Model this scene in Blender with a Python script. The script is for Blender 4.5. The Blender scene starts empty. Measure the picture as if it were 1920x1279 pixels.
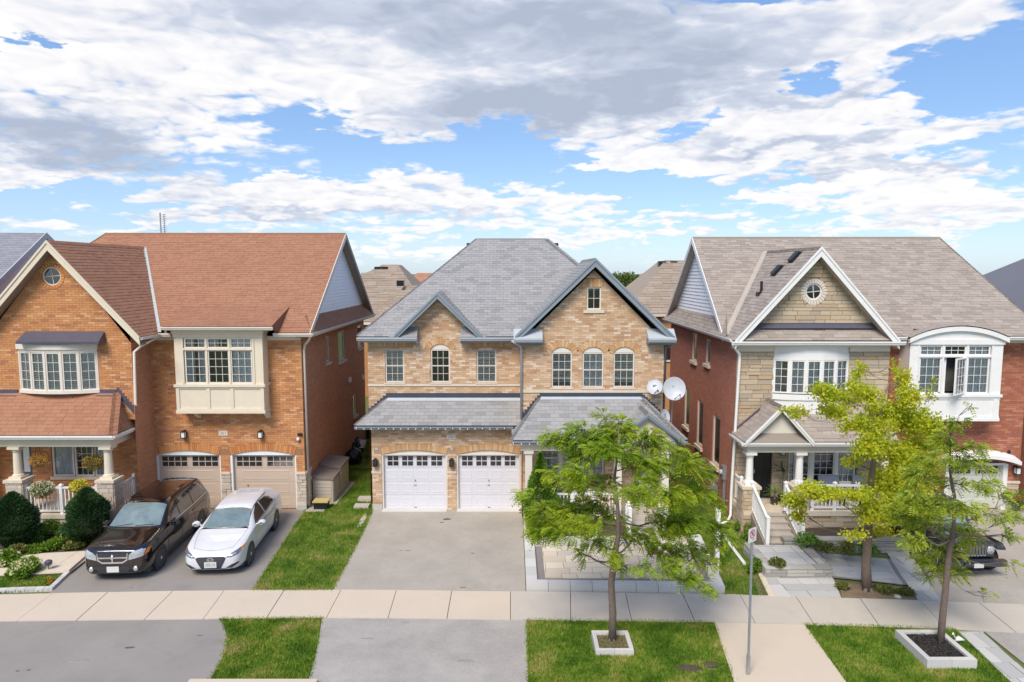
import bpy, bmesh, math, random
from mathutils import Vector, Matrix
from mathutils.geometry import delaunay_2d_cdt
from mathutils.bvhtree import BVHTree
PI = math.pi
scene = bpy.context.scene
col = scene.collection
# ---------------------------------------------------------------- camera
H = 9.3; TILT = math.radians(5.8); F = 1280.0
CT, ST = math.cos(TILT), math.sin(TILT)
cam = bpy.data.cameras.new('camera'); cam.lens = 24.0; cam.sensor_width = 36.0; cam.clip_end = 6000
camo = bpy.data.objects.new('camera', cam); col.objects.link(camo)
camo.location = (0, 0, H); camo.rotation_euler = (PI / 2 - TILT, 0, 0)
scene.camera = camo
# ---------------------------------------------------------------- view
vs = scene.view_settings
vs.view_transform = 'Standard'; vs.look = 'None'; vs.gamma = 1; vs.use_curve_mapping = False; vs.exposure = 0.88
scene.cycles.max_bounces = 6; scene.cycles.transparent_max_bounces = 24; scene.cycles.caustics_reflective = False
scene.cycles.caustics_refractive = False
# ---------------------------------------------------------------- sun
SUN_EL, SUN_AZ = math.radians(50), math.radians(203)      # azimuth clockwise from +y
sl = bpy.data.lights.new('sun', 'SUN'); sl.energy = 2.15; sl.angle = math.radians(26); sl.color = (1, .92, .80)
so = bpy.data.objects.new('sun', sl); col.objects.link(so)
sd = Vector((math.sin(SUN_AZ) * math.cos(SUN_EL), math.cos(SUN_AZ) * math.cos(SUN_EL), math.sin(SUN_EL)))
so.rotation_euler = sd.to_track_quat('Z', 'Y').to_euler(); so.location = (0, -20, 40)
# ---------------------------------------------------------------- world: sky with cumulus clouds
world = bpy.data.worlds.new('World'); scene.world = world; world.use_nodes = True
NT = world.node_tree; NT.nodes.clear()
def nd(nt, t, **kw):
    n = nt.nodes.new(t)
    for k, v in kw.items(): setattr(n, k, v)
    return n
def lk(nt, a, b): nt.links.new(a, b)
def mth(nt, op, a, b=None, c=None, clamp=False):
    n = nt.nodes.new('ShaderNodeMath'); n.operation = op; n.use_clamp = clamp
    for i, v in enumerate((a, b, c)):
        if v is None: continue
        if isinstance(v, (int, float)): n.inputs[i].default_value = v
        else: nt.links.new(v, n.inputs[i])
    return n.outputs[0]
def ramp(nt, fac, stops, interp='LINEAR'):
    r = nt.nodes.new('ShaderNodeValToRGB'); r.color_ramp.interpolation = interp
    e = r.color_ramp.elements
    while len(e) < len(stops): e.new(.5)
    for i, (p, c) in enumerate(stops):
        e[i].position = p; e[i].color = tuple(c) + (1,) if len(c) == 3 else c
    nt.links.new(fac, r.inputs[0]); return r.outputs[0]
def mixc(nt, fac, a, b, mode='MIX'):
    n = nt.nodes.new('ShaderNodeMix'); n.data_type = 'RGBA'; n.blend_type = mode; n.clamp_factor = True
    for s, v in ((n.inputs[0], fac), (n.inputs[6], a), (n.inputs[7], b)):
        if isinstance(v, (int, float)): s.default_value = v
        elif isinstance(v, (tuple, list)): s.default_value = tuple(v) + ((1,) if len(v) == 3 else ())
        else: nt.links.new(v, s)
    return n.outputs[2]
def noise(nt, vec, scale, detail=4, rough=.55, dist=0, dim='3D'):
    n = nt.nodes.new('ShaderNodeTexNoise'); n.noise_dimensions = dim
    n.inputs['Scale'].default_value = scale; n.inputs['Detail'].default_value = detail
    n.inputs['Roughness'].default_value = rough; n.inputs['Distortion'].default_value = dist
    if vec is not None: nt.links.new(vec, n.inputs['Vector'])
    return n.outputs['Fac']
def vmath(nt, op, a, b):
    n = nt.nodes.new('ShaderNodeVectorMath'); n.operation = op
    for i, v in enumerate((a, b)):
        if isinstance(v, (tuple, list)): n.inputs[i].default_value = v
        elif v is not None: nt.links.new(v, n.inputs[i])
    return n.outputs[0]
def build_sky(nt):
    tc = nd(nt, 'ShaderNodeTexCoord'); D = tc.outputs['Generated']
    sky = nd(nt, 'ShaderNodeTexSky', sky_type='NISHITA'); sky.sun_disc = False
    sky.sun_elevation = SUN_EL; sky.sun_rotation = SUN_AZ; sky.air_density = 1.0; sky.dust_density = .6; sky.ozone_density = 1.5
    sp = nd(nt, 'ShaderNodeSeparateXYZ'); lk(nt, D, sp.inputs[0]); dx, dy, dz = sp.outputs
    zz = mth(nt, 'MAXIMUM', dz, 0.0)
    hh = mth(nt, 'SQRT', mth(nt, 'ADD', mth(nt, 'MULTIPLY', dx, dx), mth(nt, 'MULTIPLY', dy, dy)))
    el = mth(nt, 'DIVIDE', zz, mth(nt, 'MAXIMUM', hh, .001)); az = mth(nt, 'ARCTAN2', dx, dy)
    # cloud relief: isotropic high up, flattened rows towards the horizon
    k = mth(nt, 'DIVIDE', 1.0, mth(nt, 'ADD', el, .30))
    c2 = nd(nt, 'ShaderNodeCombineXYZ'); lk(nt, mth(nt, 'MULTIPLY', dx, k), c2.inputs[0]); lk(nt, mth(nt, 'MULTIPLY', dy, k), c2.inputs[1])
    lk(nt, mth(nt, 'MULTIPLY', mth(nt, 'LOGARITHM', mth(nt, 'ADD', el, .13), 2.718), 1.25), c2.inputs[2]); Q = c2.outputs[0]
    aev = nd(nt, 'ShaderNodeCombineXYZ'); lk(nt, az, aev.inputs[0]); lk(nt, el, aev.inputs[1]); rots = {}
    wn = nd(nt, 'ShaderNodeTexNoise'); wn.inputs['Scale'].default_value = 4.2; wn.inputs['Detail'].default_value = 5; wn.inputs['Roughness'].default_value = .6; lk(nt, Q, wn.inputs['Vector'])
    wa = nd(nt, 'ShaderNodeVectorMath', operation='MULTIPLY_ADD'); lk(nt, vmath(nt, 'SUBTRACT', wn.outputs['Color'], (.5, .5, .5)), wa.inputs[0]); wa.inputs[1].default_value = (.34, .13, 0); lk(nt, aev.outputs[0], wa.inputs[2]); AEV = wa.outputs[0]
    def blob(a0, e0, ra, re, w, rot=0.0):
        """w / (1 + r^4) round a place in the sky"""
        c, s = math.cos(rot), math.sin(rot); src = AEV
        if rot:
            if rot not in rots:
                r = nd(nt, 'ShaderNodeVectorRotate', rotation_type='Z_AXIS'); lk(nt, AEV, r.inputs['Vector']); r.inputs['Angle'].default_value = -rot; rots[rot] = r.outputs[0]
            src = rots[rot]; a0, e0 = a0 * c + e0 * s, e0 * c - a0 * s
        v = nd(nt, 'ShaderNodeVectorMath', operation='MULTIPLY_ADD'); lk(nt, src, v.inputs[0]); v.inputs[1].default_value = (1 / ra, 1 / re, 0); v.inputs[2].default_value = (-a0 / ra, -e0 / re, 0)
        d = nd(nt, 'ShaderNodeVectorMath', operation='DOT_PRODUCT'); lk(nt, v.outputs[0], d.inputs[0]); lk(nt, v.outputs[0], d.inputs[1]); r2 = d.outputs['Value']
        return mth(nt, 'DIVIDE', w, mth(nt, 'MULTIPLY_ADD', r2, r2, 1.0))
    def AE(px, py):
        ax = (px - 960) / F; ay = (639.5 - py) / F
        d = (ax, CT + ay * ST, -ST + ay * CT); h = math.hypot(d[0], d[1])
        return math.atan2(d[0], d[1]), d[2] / h
    def PB(px, py, rx, ry, w, rot=0.0):
        a, e = AE(px, py); a1, _ = AE(px + rx, py); a0, _ = AE(px - rx, py); _, e1 = AE(px, py - ry); _, e0 = AE(px, py + ry)
        return blob(a, e, max(.02, (a1 - a0) / 2), max(.008, (e1 - e0) / 2), w, rot)
    def total(lst):
        t = lst[0]
        for b in lst[1:]: t = mth(nt, 'ADD', t, b)
        return t
    # where the cloud banks and the clear gaps lie
    cover = total([PB(430, 40, 850, 125, .62), PB(170, 215, 360, 100, .50), PB(960, 100, 430, 120, .55, -.12), PB(1580, 70, 380, 72, .56, .10), PB(1230, 200, 190, 80, .30),
                   PB(1560, 250, 290, 68, .62), PB(480, 370, 225, 36, .58), PB(845, 357, 165, 33, .60), PB(740, 225, 160, 34, .34, -.2), PB(880, 205, 170, 24, .3), PB(40, 320, 130, 30, .45),
                   PB(1115, 388, 75, 24, .50), PB(1300, 403, 60, 17, .5), PB(1255, 428, 40, 9, .4), PB(1690, 362, 190, 26, .40), PB(1800, 400, 200, 30, .42), PB(350, 413, 130, 13, .46), PB(600, 330, 60, 14, .36),
                   PB(850, 427, 160, 20, .38), PB(780, 470, 160, 14, .30), PB(60, 425, 110, 18, .34), PB(1300, 300, 190, 24, .48), PB(1500, 430, 180, 12, .34), PB(1480, 375, 70, 16, .36), PB(1700, 320, 260, 26, .40), PB(1090, 440, 90, 14, .3), PB(960, 490, 500, 10, .2)])
    gaps = total([PB(610, 262, 90, 36, .50, -.4), PB(900, 262, 150, 28, .52), PB(990, 285, 90, 20, .35), PB(1290, 240, 60, 28, .60, .3), PB(68, 80, 44, 12, .70), PB(1800, 150, 120, 55, .70, .2),
                  PB(1500, 150, 60, 14, .62), PB(1080, 335, 260, 22, .42), PB(160, 380, 130, 26, .45), PB(1420, 350, 130, 13, .30), PB(1895, 290, 60, 26, .42), PB(560, 320, 80, 9, .3), PB(1340, 440, 60, 40, .2), PB(1400, 12, 40, 8, .4), PB(1880, 60, 30, 14, .35)])
    def relief(vec):
        n = noise(nt, vec, 2.6, 2, .5, 0); f = noise(nt, vec, 7.0, 6, .54, .12)
        v = nd(nt, 'ShaderNodeTexVoronoi'); v.feature = 'F1'; v.inputs['Scale'].default_value = 9.5; lk(nt, WV, v.inputs['Vector']) if vec is Q else lk(nt, vmath(nt, 'ADD', WV, (0, 0, .05)), v.inputs['Vector'])
        v2 = nd(nt, 'ShaderNodeTexVoronoi'); v2.feature = 'F1'; v2.inputs['Scale'].default_value = 23; lk(nt, v.inputs['Vector'].links[0].from_socket, v2.inputs['Vector'])
        vv = mth(nt, 'MULTIPLY_ADD', mth(nt, 'MULTIPLY', v.outputs['Distance'], v.outputs['Distance']), -.42, mth(nt, 'MULTIPLY_ADD', mth(nt, 'MULTIPLY', v2.outputs['Distance'], v2.outputs['Distance']), -.20, .16))
        return mth(nt, 'ADD', mth(nt, 'MULTIPLY_ADD', n, .62, mth(nt, 'MULTIPLY', f, .36)), vv)
    wv = nd(nt, 'ShaderNodeTexNoise'); wv.inputs['Scale'].default_value = 5; wv.inputs['Detail'].default_value = 3; lk(nt, Q, wv.inputs['Vector'])
    vm = nd(nt, 'ShaderNodeVectorMath', operation='MULTIPLY_ADD'); lk(nt, wv.outputs['Color'], vm.inputs[0]); vm.inputs[1].default_value = (.22, .22, .22); lk(nt, Q, vm.inputs[2]); WV = vm.outputs[0]
    R1 = relief(Q); R2 = relief(vmath(nt, 'ADD', Q, (.0, .0, .05)))
    inside = mth(nt, 'MULTIPLY', mth(nt, 'ADD', dy, -.15), 3.0, clamp=True)
    dens = mth(nt, 'ADD', R1, mth(nt, 'SUBTRACT', cover, gaps))
    dens = mth(nt, 'ADD', dens, mth(nt, 'MULTIPLY', mth(nt, 'SUBTRACT', 1.0, inside), .20))
    def smooth(x, a, b):
        m = nt.nodes.new('ShaderNodeMapRange'); m.interpolation_type = 'SMOOTHSTEP'
        lk(nt, x, m.inputs[0]); m.inputs[1].default_value = a; m.inputs[2].default_value = b; return m.outputs[0]
    lowk = mth(nt, 'MULTIPLY', mth(nt, 'SUBTRACT', 1.0, mth(nt, 'MULTIPLY', el, 12.0), clamp=True), .03)
    dens = mth(nt, 'ADD', dens, lowk)
    dens = mth(nt, 'SUBTRACT', dens, mth(nt, 'MULTIPLY', mth(nt, 'SUBTRACT', 1.0, smooth(el, .16, .34)), .05))
    alpha = mth(nt, 'MULTIPLY', smooth(dens, .60, .90), smooth(el, .0, .03))
    edge = mth(nt, 'MULTIPLY', mth(nt, 'SUBTRACT', R1, R2), .85)          # relief falling away upwards = lit crown
    shade = total([PB(120, 270, 250, 48, .72, -.14), PB(1130, 180, 330, 50, .66, .1), PB(1000, 60, 480, 55, .52, -.05), PB(1000, 215, 200, 26, .2), PB(1540, 262, 250, 14, .40), PB(1500, 195, 130, 16, .42, -.05), PB(450, 30, 190, 40, .26), PB(150, 30, 200, 30, .12),
                   PB(610, 398, 230, 8, .34), PB(850, 385, 150, 6, .22), PB(1660, 318, 300, 10, .34), PB(1150, 20, 160, 40, .25), PB(360, 420, 140, 5, .18), PB(1300, 412, 60, 5, .2), PB(300, 200, 160, 14, .14), PB(1750, 410, 170, 8, .15)])
    sh = mth(nt, 'ADD', mth(nt, 'SUBTRACT', mth(nt, 'MULTIPLY', shade, 1.15), edge), mth(nt, 'MULTIPLY', smooth(dens, 1.15, 1.8), .12))
    ccol = ramp(nt, mth(nt, 'ADD', sh, .165, clamp=True), [(0, (.99, .975, .965)), (.28, (.87, .865, .885)), (.6, (.58, .63, .74)), (1, (.42, .475, .59))])
    bgs = nd(nt, 'ShaderNodeBackground'); bgs.inputs[1].default_value = .078
    lift = ramp(nt, mth(nt, 'MULTIPLY', el, 1.8, clamp=True), [(0, (2.6, 3.1, 3.9)), (.12, (1.7, 2.4, 3.7)), (.35, (1.1, 1.8, 3.2)), (.7, (.8, 1.5, 3.1)), (1, (.65, 1.3, 3.0))])
    skyc = mixc(nt, 1.0, sky.outputs[0], (.45, .52, .58), 'MULTIPLY')
    lk(nt, mixc(nt, 1.0, skyc, lift, 'ADD'), bgs.inputs[0])
    bgc = nd(nt, 'ShaderNodeBackground'); bgc.inputs[1].default_value = .60; lk(nt, ccol, bgc.inputs[0])
    mx = nd(nt, 'ShaderNodeMixShader'); lk(nt, mth(nt, 'MULTIPLY', alpha, .97), mx.inputs[0]); lk(nt, bgs.outputs[0], mx.inputs[1]); lk(nt, bgc.outputs[0], mx.inputs[2])
    out = nd(nt, 'ShaderNodeOutputWorld'); lk(nt, mx.outputs[0], out.inputs[0])
build_sky(NT)
world.cycles.sampling_method = 'MANUAL'; world.cycles.sample_map_resolution = 512

# ---------------------------------------------------------------- pixel rays -> places in the world (used once, to measure)
def ray(px, py):
    ax = (px - 960) / F; ay = (639.5 - py) / F
    return Vector((ax, CT + ay * ST, -ST + ay * CT))
def W(px, py, Y):
    d = ray(px, py); s = Y / d.y; return Vector((s * d.x, Y, H + s * d.z))
def G(px, py, z=0.0):
    d = ray(px, py); s = (z - H) / d.z; return Vector((s * d.x, s * d.y, z))
def WX(px, Y, py=640): return W(px, py, Y).x
def WZ(py, Y): return W(960, py, Y).z

# ---------------------------------------------------------------- materials
MATS = {}
def newmat(name):
    m = bpy.data.materials.new(name); m.use_nodes = True; nt = m.node_tree; nt.nodes.clear()
    b = nd(nt, 'ShaderNodeBsdfPrincipled'); o = nd(nt, 'ShaderNodeOutputMaterial'); lk(nt, b.outputs[0], o.inputs[0])
    MATS[name] = m; return m, nt, b, o
def objco(nt): return nd(nt, 'ShaderNodeTexCoord').outputs['Object']
def geopos(nt): return nd(nt, 'ShaderNodeNewGeometry').outputs['Position']
def bump(nt, b, h, strength=.3, dist=.01):
    n = nd(nt, 'ShaderNodeBump'); n.inputs['Strength'].default_value = strength; n.inputs['Distance'].default_value = dist
    lk(nt, h, n.inputs['Height']); lk(nt, n.outputs[0], b.inputs['Normal'])
def rnd(nt):
    g = nd(nt, 'ShaderNodeNewGeometry'); oi = nd(nt, 'ShaderNodeObjectInfo')
    return mth(nt, 'FRACT', mth(nt, 'ADD', g.outputs['Random Per Island'], mth(nt, 'MULTIPLY', oi.outputs['Random'], 7.31)))
def plain(name, c, rough=.6, var=.12, scale=6, bmp=.1, metal=0, fine=90, spec=None, coat=0):
    m, nt, b, o = newmat(name); p = geopos(nt)
    n = noise(nt, p, scale, 5, .6); n2 = noise(nt, p, fine, 3, .6)
    f = mth(nt, 'ADD', mth(nt, 'MULTIPLY', n, .6), mth(nt, 'MULTIPLY', n2, .4))
    lo = tuple(x * (1 - var) for x in c); hi = tuple(min(1, x * (1 + var)) for x in c)
    lk(nt, ramp(nt, f, [(.3, lo), (.7, hi)]), b.inputs['Base Color'])
    b.inputs['Roughness'].default_value = rough; b.inputs['Metallic'].default_value = metal
    if spec is not None: b.inputs['Specular IOR Level'].default_value = spec
    if coat: b.inputs['Coat Weight'].default_value = coat; b.inputs['Coat Roughness'].default_value = .04
    if bmp: bump(nt, b, n2, bmp, .01)
    return m
def pieces(name, pal, rough=.85, var=.25, fine=60, bmp=.3, scale=.7, wide=.18):
    """a surface laid from units: every unit takes its own tone from the palette"""
    m, nt, b, o = newmat(name); p = geopos(nt); r = rnd(nt)
    c = ramp(nt, r, [(i / len(pal), q) for i, q in enumerate(pal)], 'CONSTANT')
    n = noise(nt, p, fine, 4, .6); n2 = noise(nt, p, scale, 4, .6)
    k = mth(nt, 'ADD', 1 - var / 2 - wide / 2, mth(nt, 'ADD', mth(nt, 'MULTIPLY', n, var), mth(nt, 'MULTIPLY', n2, wide)))
    cb = nd(nt, 'ShaderNodeCombineColor'); [lk(nt, k, cb.inputs[i]) for i in range(3)]
    lk(nt, mixc(nt, 1.0, c, cb.outputs[0], 'MULTIPLY'), b.inputs['Base Color'])
    b.inputs['Roughness'].default_value = rough; bump(nt, b, n, bmp, .008); return m
def brickwall(name, c1, c2, mortar, axis='yz', bw=.26, bh=.083):
    m, nt, b, o = newmat(name); p = geopos(nt); s = nd(nt, 'ShaderNodeSeparateXYZ'); lk(nt, p, s.inputs[0])
    c = nd(nt, 'ShaderNodeCombineXYZ'); lk(nt, s.outputs[1 if axis == 'yz' else 0], c.inputs[0]); lk(nt, s.outputs[2], c.inputs[1])
    t = nd(nt, 'ShaderNodeTexBrick'); lk(nt, c.outputs[0], t.inputs['Vector']); t.inputs['Scale'].default_value = 1
    t.inputs['Brick Width'].default_value = bw; t.inputs['Row Height'].default_value = bh; t.inputs['Mortar Size'].default_value = .006
    t.inputs['Color1'].default_value = c1 + (1,); t.inputs['Color2'].default_value = c2 + (1,); t.inputs['Mortar'].default_value = mortar + (1,)
    n = noise(nt, p, 40, 4, .6); n2 = noise(nt, p, .5, 4, .6)
    k = mth(nt, 'ADD', .74, mth(nt, 'ADD', mth(nt, 'MULTIPLY', n, .26), mth(nt, 'MULTIPLY', n2, .26)))
    cb = nd(nt, 'ShaderNodeCombineColor'); [lk(nt, k, cb.inputs[i]) for i in range(3)]
    lk(nt, mixc(nt, 1.0, t.outputs['Color'], cb.outputs[0], 'MULTIPLY'), b.inputs['Base Color'])
    b.inputs['Roughness'].default_value = .9
    h = mth(nt, 'SUBTRACT', 1.0, t.outputs['Fac']); bump(nt, b, h, .6, .008); return m
def glassmat(name, tint=(.75, .8, .8), refl=.35, rough=.03):
    m, nt, b, o = newmat(name); nt.nodes.remove(b)
    tr = nd(nt, 'ShaderNodeBsdfTransparent'); tr.inputs[0].default_value = tint + (1,)
    gl = nd(nt, 'ShaderNodeBsdfGlossy'); gl.inputs[1].default_value = rough; gl.inputs[0].default_value = (.9, .94, 1, 1)
    fr = nd(nt, 'ShaderNodeFresnel'); fr.inputs[0].default_value = 1.5
    mx = nd(nt, 'ShaderNodeMixShader'); lk(nt, mth(nt, 'ADD', mth(nt, 'MULTIPLY', fr.outputs[0], 1.6), refl * .25, clamp=True), mx.inputs[0])
    lk(nt, tr.outputs[0], mx.inputs[1]); lk(nt, gl.outputs[0], mx.inputs[2]); lk(nt, mx.outputs[0], o.inputs[0]); return m
def paint(name, c, flake=0.0, rough=.25):
    m, nt, b, o = newmat(name); b.inputs['Base Color'].default_value = c + (1,); b.inputs['Roughness'].default_value = rough
    b.inputs['Metallic'].default_value = flake; b.inputs['Coat Weight'].default_value = 1; b.inputs['Coat Roughness'].default_value = .03
    n = noise(nt, geopos(nt), 3, 3, .5)
    lk(nt, ramp(nt, n, [(.3, tuple(x * .92 for x in c)), (.7, c)]), b.inputs['Base Color']); return m
def leafmat(name, stops, trans=.35):
    m, nt, b, o = newmat(name); r = rnd(nt)
    n = noise(nt, geopos(nt), 1.1, 3, .6)
    f = mth(nt, 'ADD', mth(nt, 'MULTIPLY', r, .6), mth(nt, 'MULTIPLY', mth(nt, 'SUBTRACT', n, .3), 1.0), clamp=True)
    c = ramp(nt, f, stops); lk(nt, c, b.inputs['Base Color']); b.inputs['Roughness'].default_value = .55
    b.inputs['Specular IOR Level'].default_value = .3
    t = nd(nt, 'ShaderNodeBsdfTranslucent'); lk(nt, mixc(nt, 1.0, c, (1.35, 1.25, .5), 'MULTIPLY'), t.inputs[0])
    mx = nd(nt, 'ShaderNodeMixShader'); mx.inputs[0].default_value = trans
    lk(nt, b.outputs[0], mx.inputs[1]); lk(nt, t.outputs[0], mx.inputs[2]); lk(nt, mx.outputs[0], o.inputs[0]); return m
M = {}
M['brick2'] = pieces('buff_brick', [(.60, .41, .265), (.54, .34, .20), (.65, .47, .32), (.50, .31, .18), (.60, .42, .27), (.70, .56, .43), (.56, .37, .225), (.46, .27, .16), (.63, .45, .30), (.57, .38, .235)], var=.34)
M['arch2'] = pieces('buff_arch_brick', [(.62, .38, .19), (.54, .29, .13), (.66, .45, .26), (.58, .33, .15)])
M['mortar2'] = plain('buff_mortar', (.36, .26, .18), .95, .15, 3, .3)
M['brick1'] = pieces('orange_brick', [(.55, .25, .10), (.52, .23, .09), (.59, .28, .12), (.48, .205, .085), (.54, .245, .10), (.65, .35, .17), (.53, .235, .095), (.40, .175, .09), (.56, .26, .11), (.57, .25, .10)], var=.24)
M['arch1'] = pieces('orange_arch_brick', [(.55, .22, .07), (.62, .28, .10), (.50, .18, .055), (.58, .25, .085)])
M['mortar1'] = plain('orange_mortar', (.33, .165, .085), .95, .15, 3, .3)
M['brick3'] = pieces('red_brick', [(.42, .15, .085), (.38, .13, .075), (.45, .175, .10), (.35, .115, .07), (.40, .145, .08), (.48, .205, .13), (.33, .12, .08)], var=.24)
M['mortar3'] = plain('red_mortar', (.24, .11, .08), .95, .15, 3, .3)
M['side1'] = brickwall('side_brick_orange', (.47, .205, .11), (.56, .265, .14), (.33, .19, .125))
M['side2'] = brickwall('side_brick_buff', (.50, .32, .18), (.60, .43, .28), (.36, .26, .18))
M['side3'] = brickwall('side_brick_red', (.42, .155, .095), (.51, .20, .125), (.28, .15, .115))
M['backbrick'] = brickwall('back_brick', (.50, .24, .10), (.56, .28, .13), (.38, .2, .1), 'xz')
M['stone3'] = pieces('tan_ledge_stone', [(.50, .40, .28), (.46, .36, .25), (.54, .44, .32), (.47, .35, .225), (.42, .345, .26), (.53, .42, .29)], var=.35, fine=25, bmp=.7)
M['stonemortar'] = plain('stone_joint', (.27, .225, .17), .95, .2, 5, .3)
M['stone1'] = pieces('pale_ledge_stone', [(.58, .49, .39), (.53, .44, .35), (.62, .53, .43), (.55, .46, .37), (.5, .43, .35)], var=.3, fine=25, bmp=.7)
M['planter_stone'] = pieces('grey_ledge_stone', [(.36, .34, .32), (.42, .395, .36), (.31, .295, .275), (.46, .43, .40)], var=.4, fine=22, bmp=.8)
M['shingle2'] = pieces('grey_shingle', [(.30, .295, .295), (.32, .31, .31), (.29, .285, .285), (.28, .275, .275), (.315, .31, .31), (.305, .30, .30), (.25, .245, .245), (.33, .32, .32)], rough=.95, var=.28, fine=110, bmp=.5)
M['shingle1'] = pieces('red_shingle', [(.35, .165, .095), (.365, .175, .105), (.335, .155, .09), (.355, .17, .10), (.32, .15, .088), (.36, .175, .10)], rough=.95, var=.26, fine=110, bmp=.5)
M['shingle3'] = pieces('taupe_shingle', [(.335, .28, .24), (.36, .305, .26), (.315, .265, .225), (.345, .29, .25), (.295, .245, .21), (.355, .30, .26), (.38, .325, .28)], rough=.95, var=.26, fine=110, bmp=.5)
M['roofback2'] = plain('grey_roof_felt', (.16, .165, .175), .95)
M['roofback1'] = plain('red_roof_felt', (.21, .09, .055), .95)
M['roofback3'] = plain('taupe_roof_felt', (.18, .15, .13), .95)
M['roof_far'] = pieces('far_brown_shingle', [(.33, .26, .20), (.31, .24, .185), (.35, .28, .22), (.3, .235, .18)], rough=.95, fine=60)
M['roof_far_red'] = plain('far_red_shingle', (.40, .2, .12), .95, .12, 4)
M['roof_dark'] = pieces('charcoal_shingle', [(.16, .165, .19), (.18, .185, .21), (.15, .155, .18)], rough=.95)
M['roof_slate'] = pieces('slate_grey_shingle', [(.25, .25, .28), (.27, .27, .30), (.235, .235, .265)], rough=.95)
M['fascia2'] = plain('slate_blue_aluminium', (.24, .28, .32), .45, .06, 3, .03)
M['fascia2d'] = plain('dark_soffit_aluminium', (.20, .225, .25), .5, .06, 3, .03)
M['gutter2'] = plain('grey_gutter', (.45, .48, .51), .4, .06, 3, .03)
M['flash2'] = plain('dark_flashing', (.055, .065, .09), .45, .2, 3, .05)
M['cream'] = plain('cream_trim', (.72, .63, .49), .5, .05, 3, .04)
M['creamw'] = plain('pale_cream_trim', (.72, .66, .58), .5, .05, 3, .04)
M['white'] = plain('white_trim', (.80, .79, .77), .45, .05, 3, .03)
M['pinkwhite'] = plain('pale_trim', (.70, .62, .54), .5, .06, 3, .04)
M['garage2'] = plain('white_garage_paint', (.66, .65, .69), .4, .03, 2, .04)
M['garage1'] = plain('taupe_garage_paint', (.56, .44, .345), .45, .04, 2, .04)
M['garage3'] = plain('pale_green_grey_garage_paint', (.55, .56, .50), .45, .04, 2, .04)
M['siding'] = plain('white_siding', (.88, .88, .89), .5, .03, 3, .03)
M['soffit'] = plain('brown_soffit', (.30, .24, .2), .6, .1, 3, .05)
M['soffit3'] = plain('tan_soffit', (.42, .37, .31), .6, .1, 3, .05)
M['lintel'] = plain('limestone_trim', (.66, .56, .44), .85, .12, 8, .3)
M['concrete'] = plain('poured_concrete', (.50, .45, .39), .9, .12, 2, .25)
M['concrete_step'] = plain('step_concrete', (.46, .41, .35), .9, .14, 2, .25)
M['found'] = plain('foundation_concrete', (.50, .47, .43), .9, .12, 2, .3)
M['black'] = plain('black_paint', (.012, .013, .016), .4, .1, 3, .03)
M['darkdoor'] = plain('black_door', (.018, .018, .022), .35, .2, 3, .03)
M['bluedoor'] = plain('slate_blue_door', (.07, .09, .14), .4, .1, 3, .03)
M['interior'] = plain('dim_interior', (.10, .10, .095), .9, .3, 2, 0)
M['interior_pale'] = plain('pale_interior', (.42, .41, .39), .9, .2, 2, 0); M['blind'] = plain('white_blind', (.86, .86, .84), .6, .04, 3, 0)
M['curtain'] = plain('grey_curtain', (.70, .68, .72), .8, .25, 9, .1)
M['sheer'] = plain('pale_sheer', (.84, .85, .86), .8, .08, 5, .1)
M['glass'] = glassmat('window_glass', (.96, .98, .97), .16)
M['glassdark'] = glassmat('garage_glass', (.16, .17, .18), .22)
M['metal'] = plain('galvanised_steel', (.45, .46, .47), .45, .15, 12, .05, .7)
M['dish'] = plain('white_dish_enamel', (.50, .52, .56), .4, .08, 5, .03)
M['lampglass'] = plain('frosted_lamp_glass', (.8, .8, .78), .3, .05, 4, 0)
M['rubber'] = plain('black_rubber', (.018, .018, .019), .85, .2, 10, .1)
M['bark'] = plain('grey_brown_bark', (.17, .125, .10), .95, .35, 14, .8, fine=60)
M['bark2'] = plain('rough_bark', (.20, .15, .115), .95, .4, 16, .9, fine=60)
M['mulch'] = pieces('black_mulch', [(.02, .018, .018), (.04, .034, .032), (.03, .026, .025), (.07, .055, .05)], rough=.95)
M['soil'] = plain('bare_soil', (.22, .155, .10), .98, .35, 5, .8)
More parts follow.
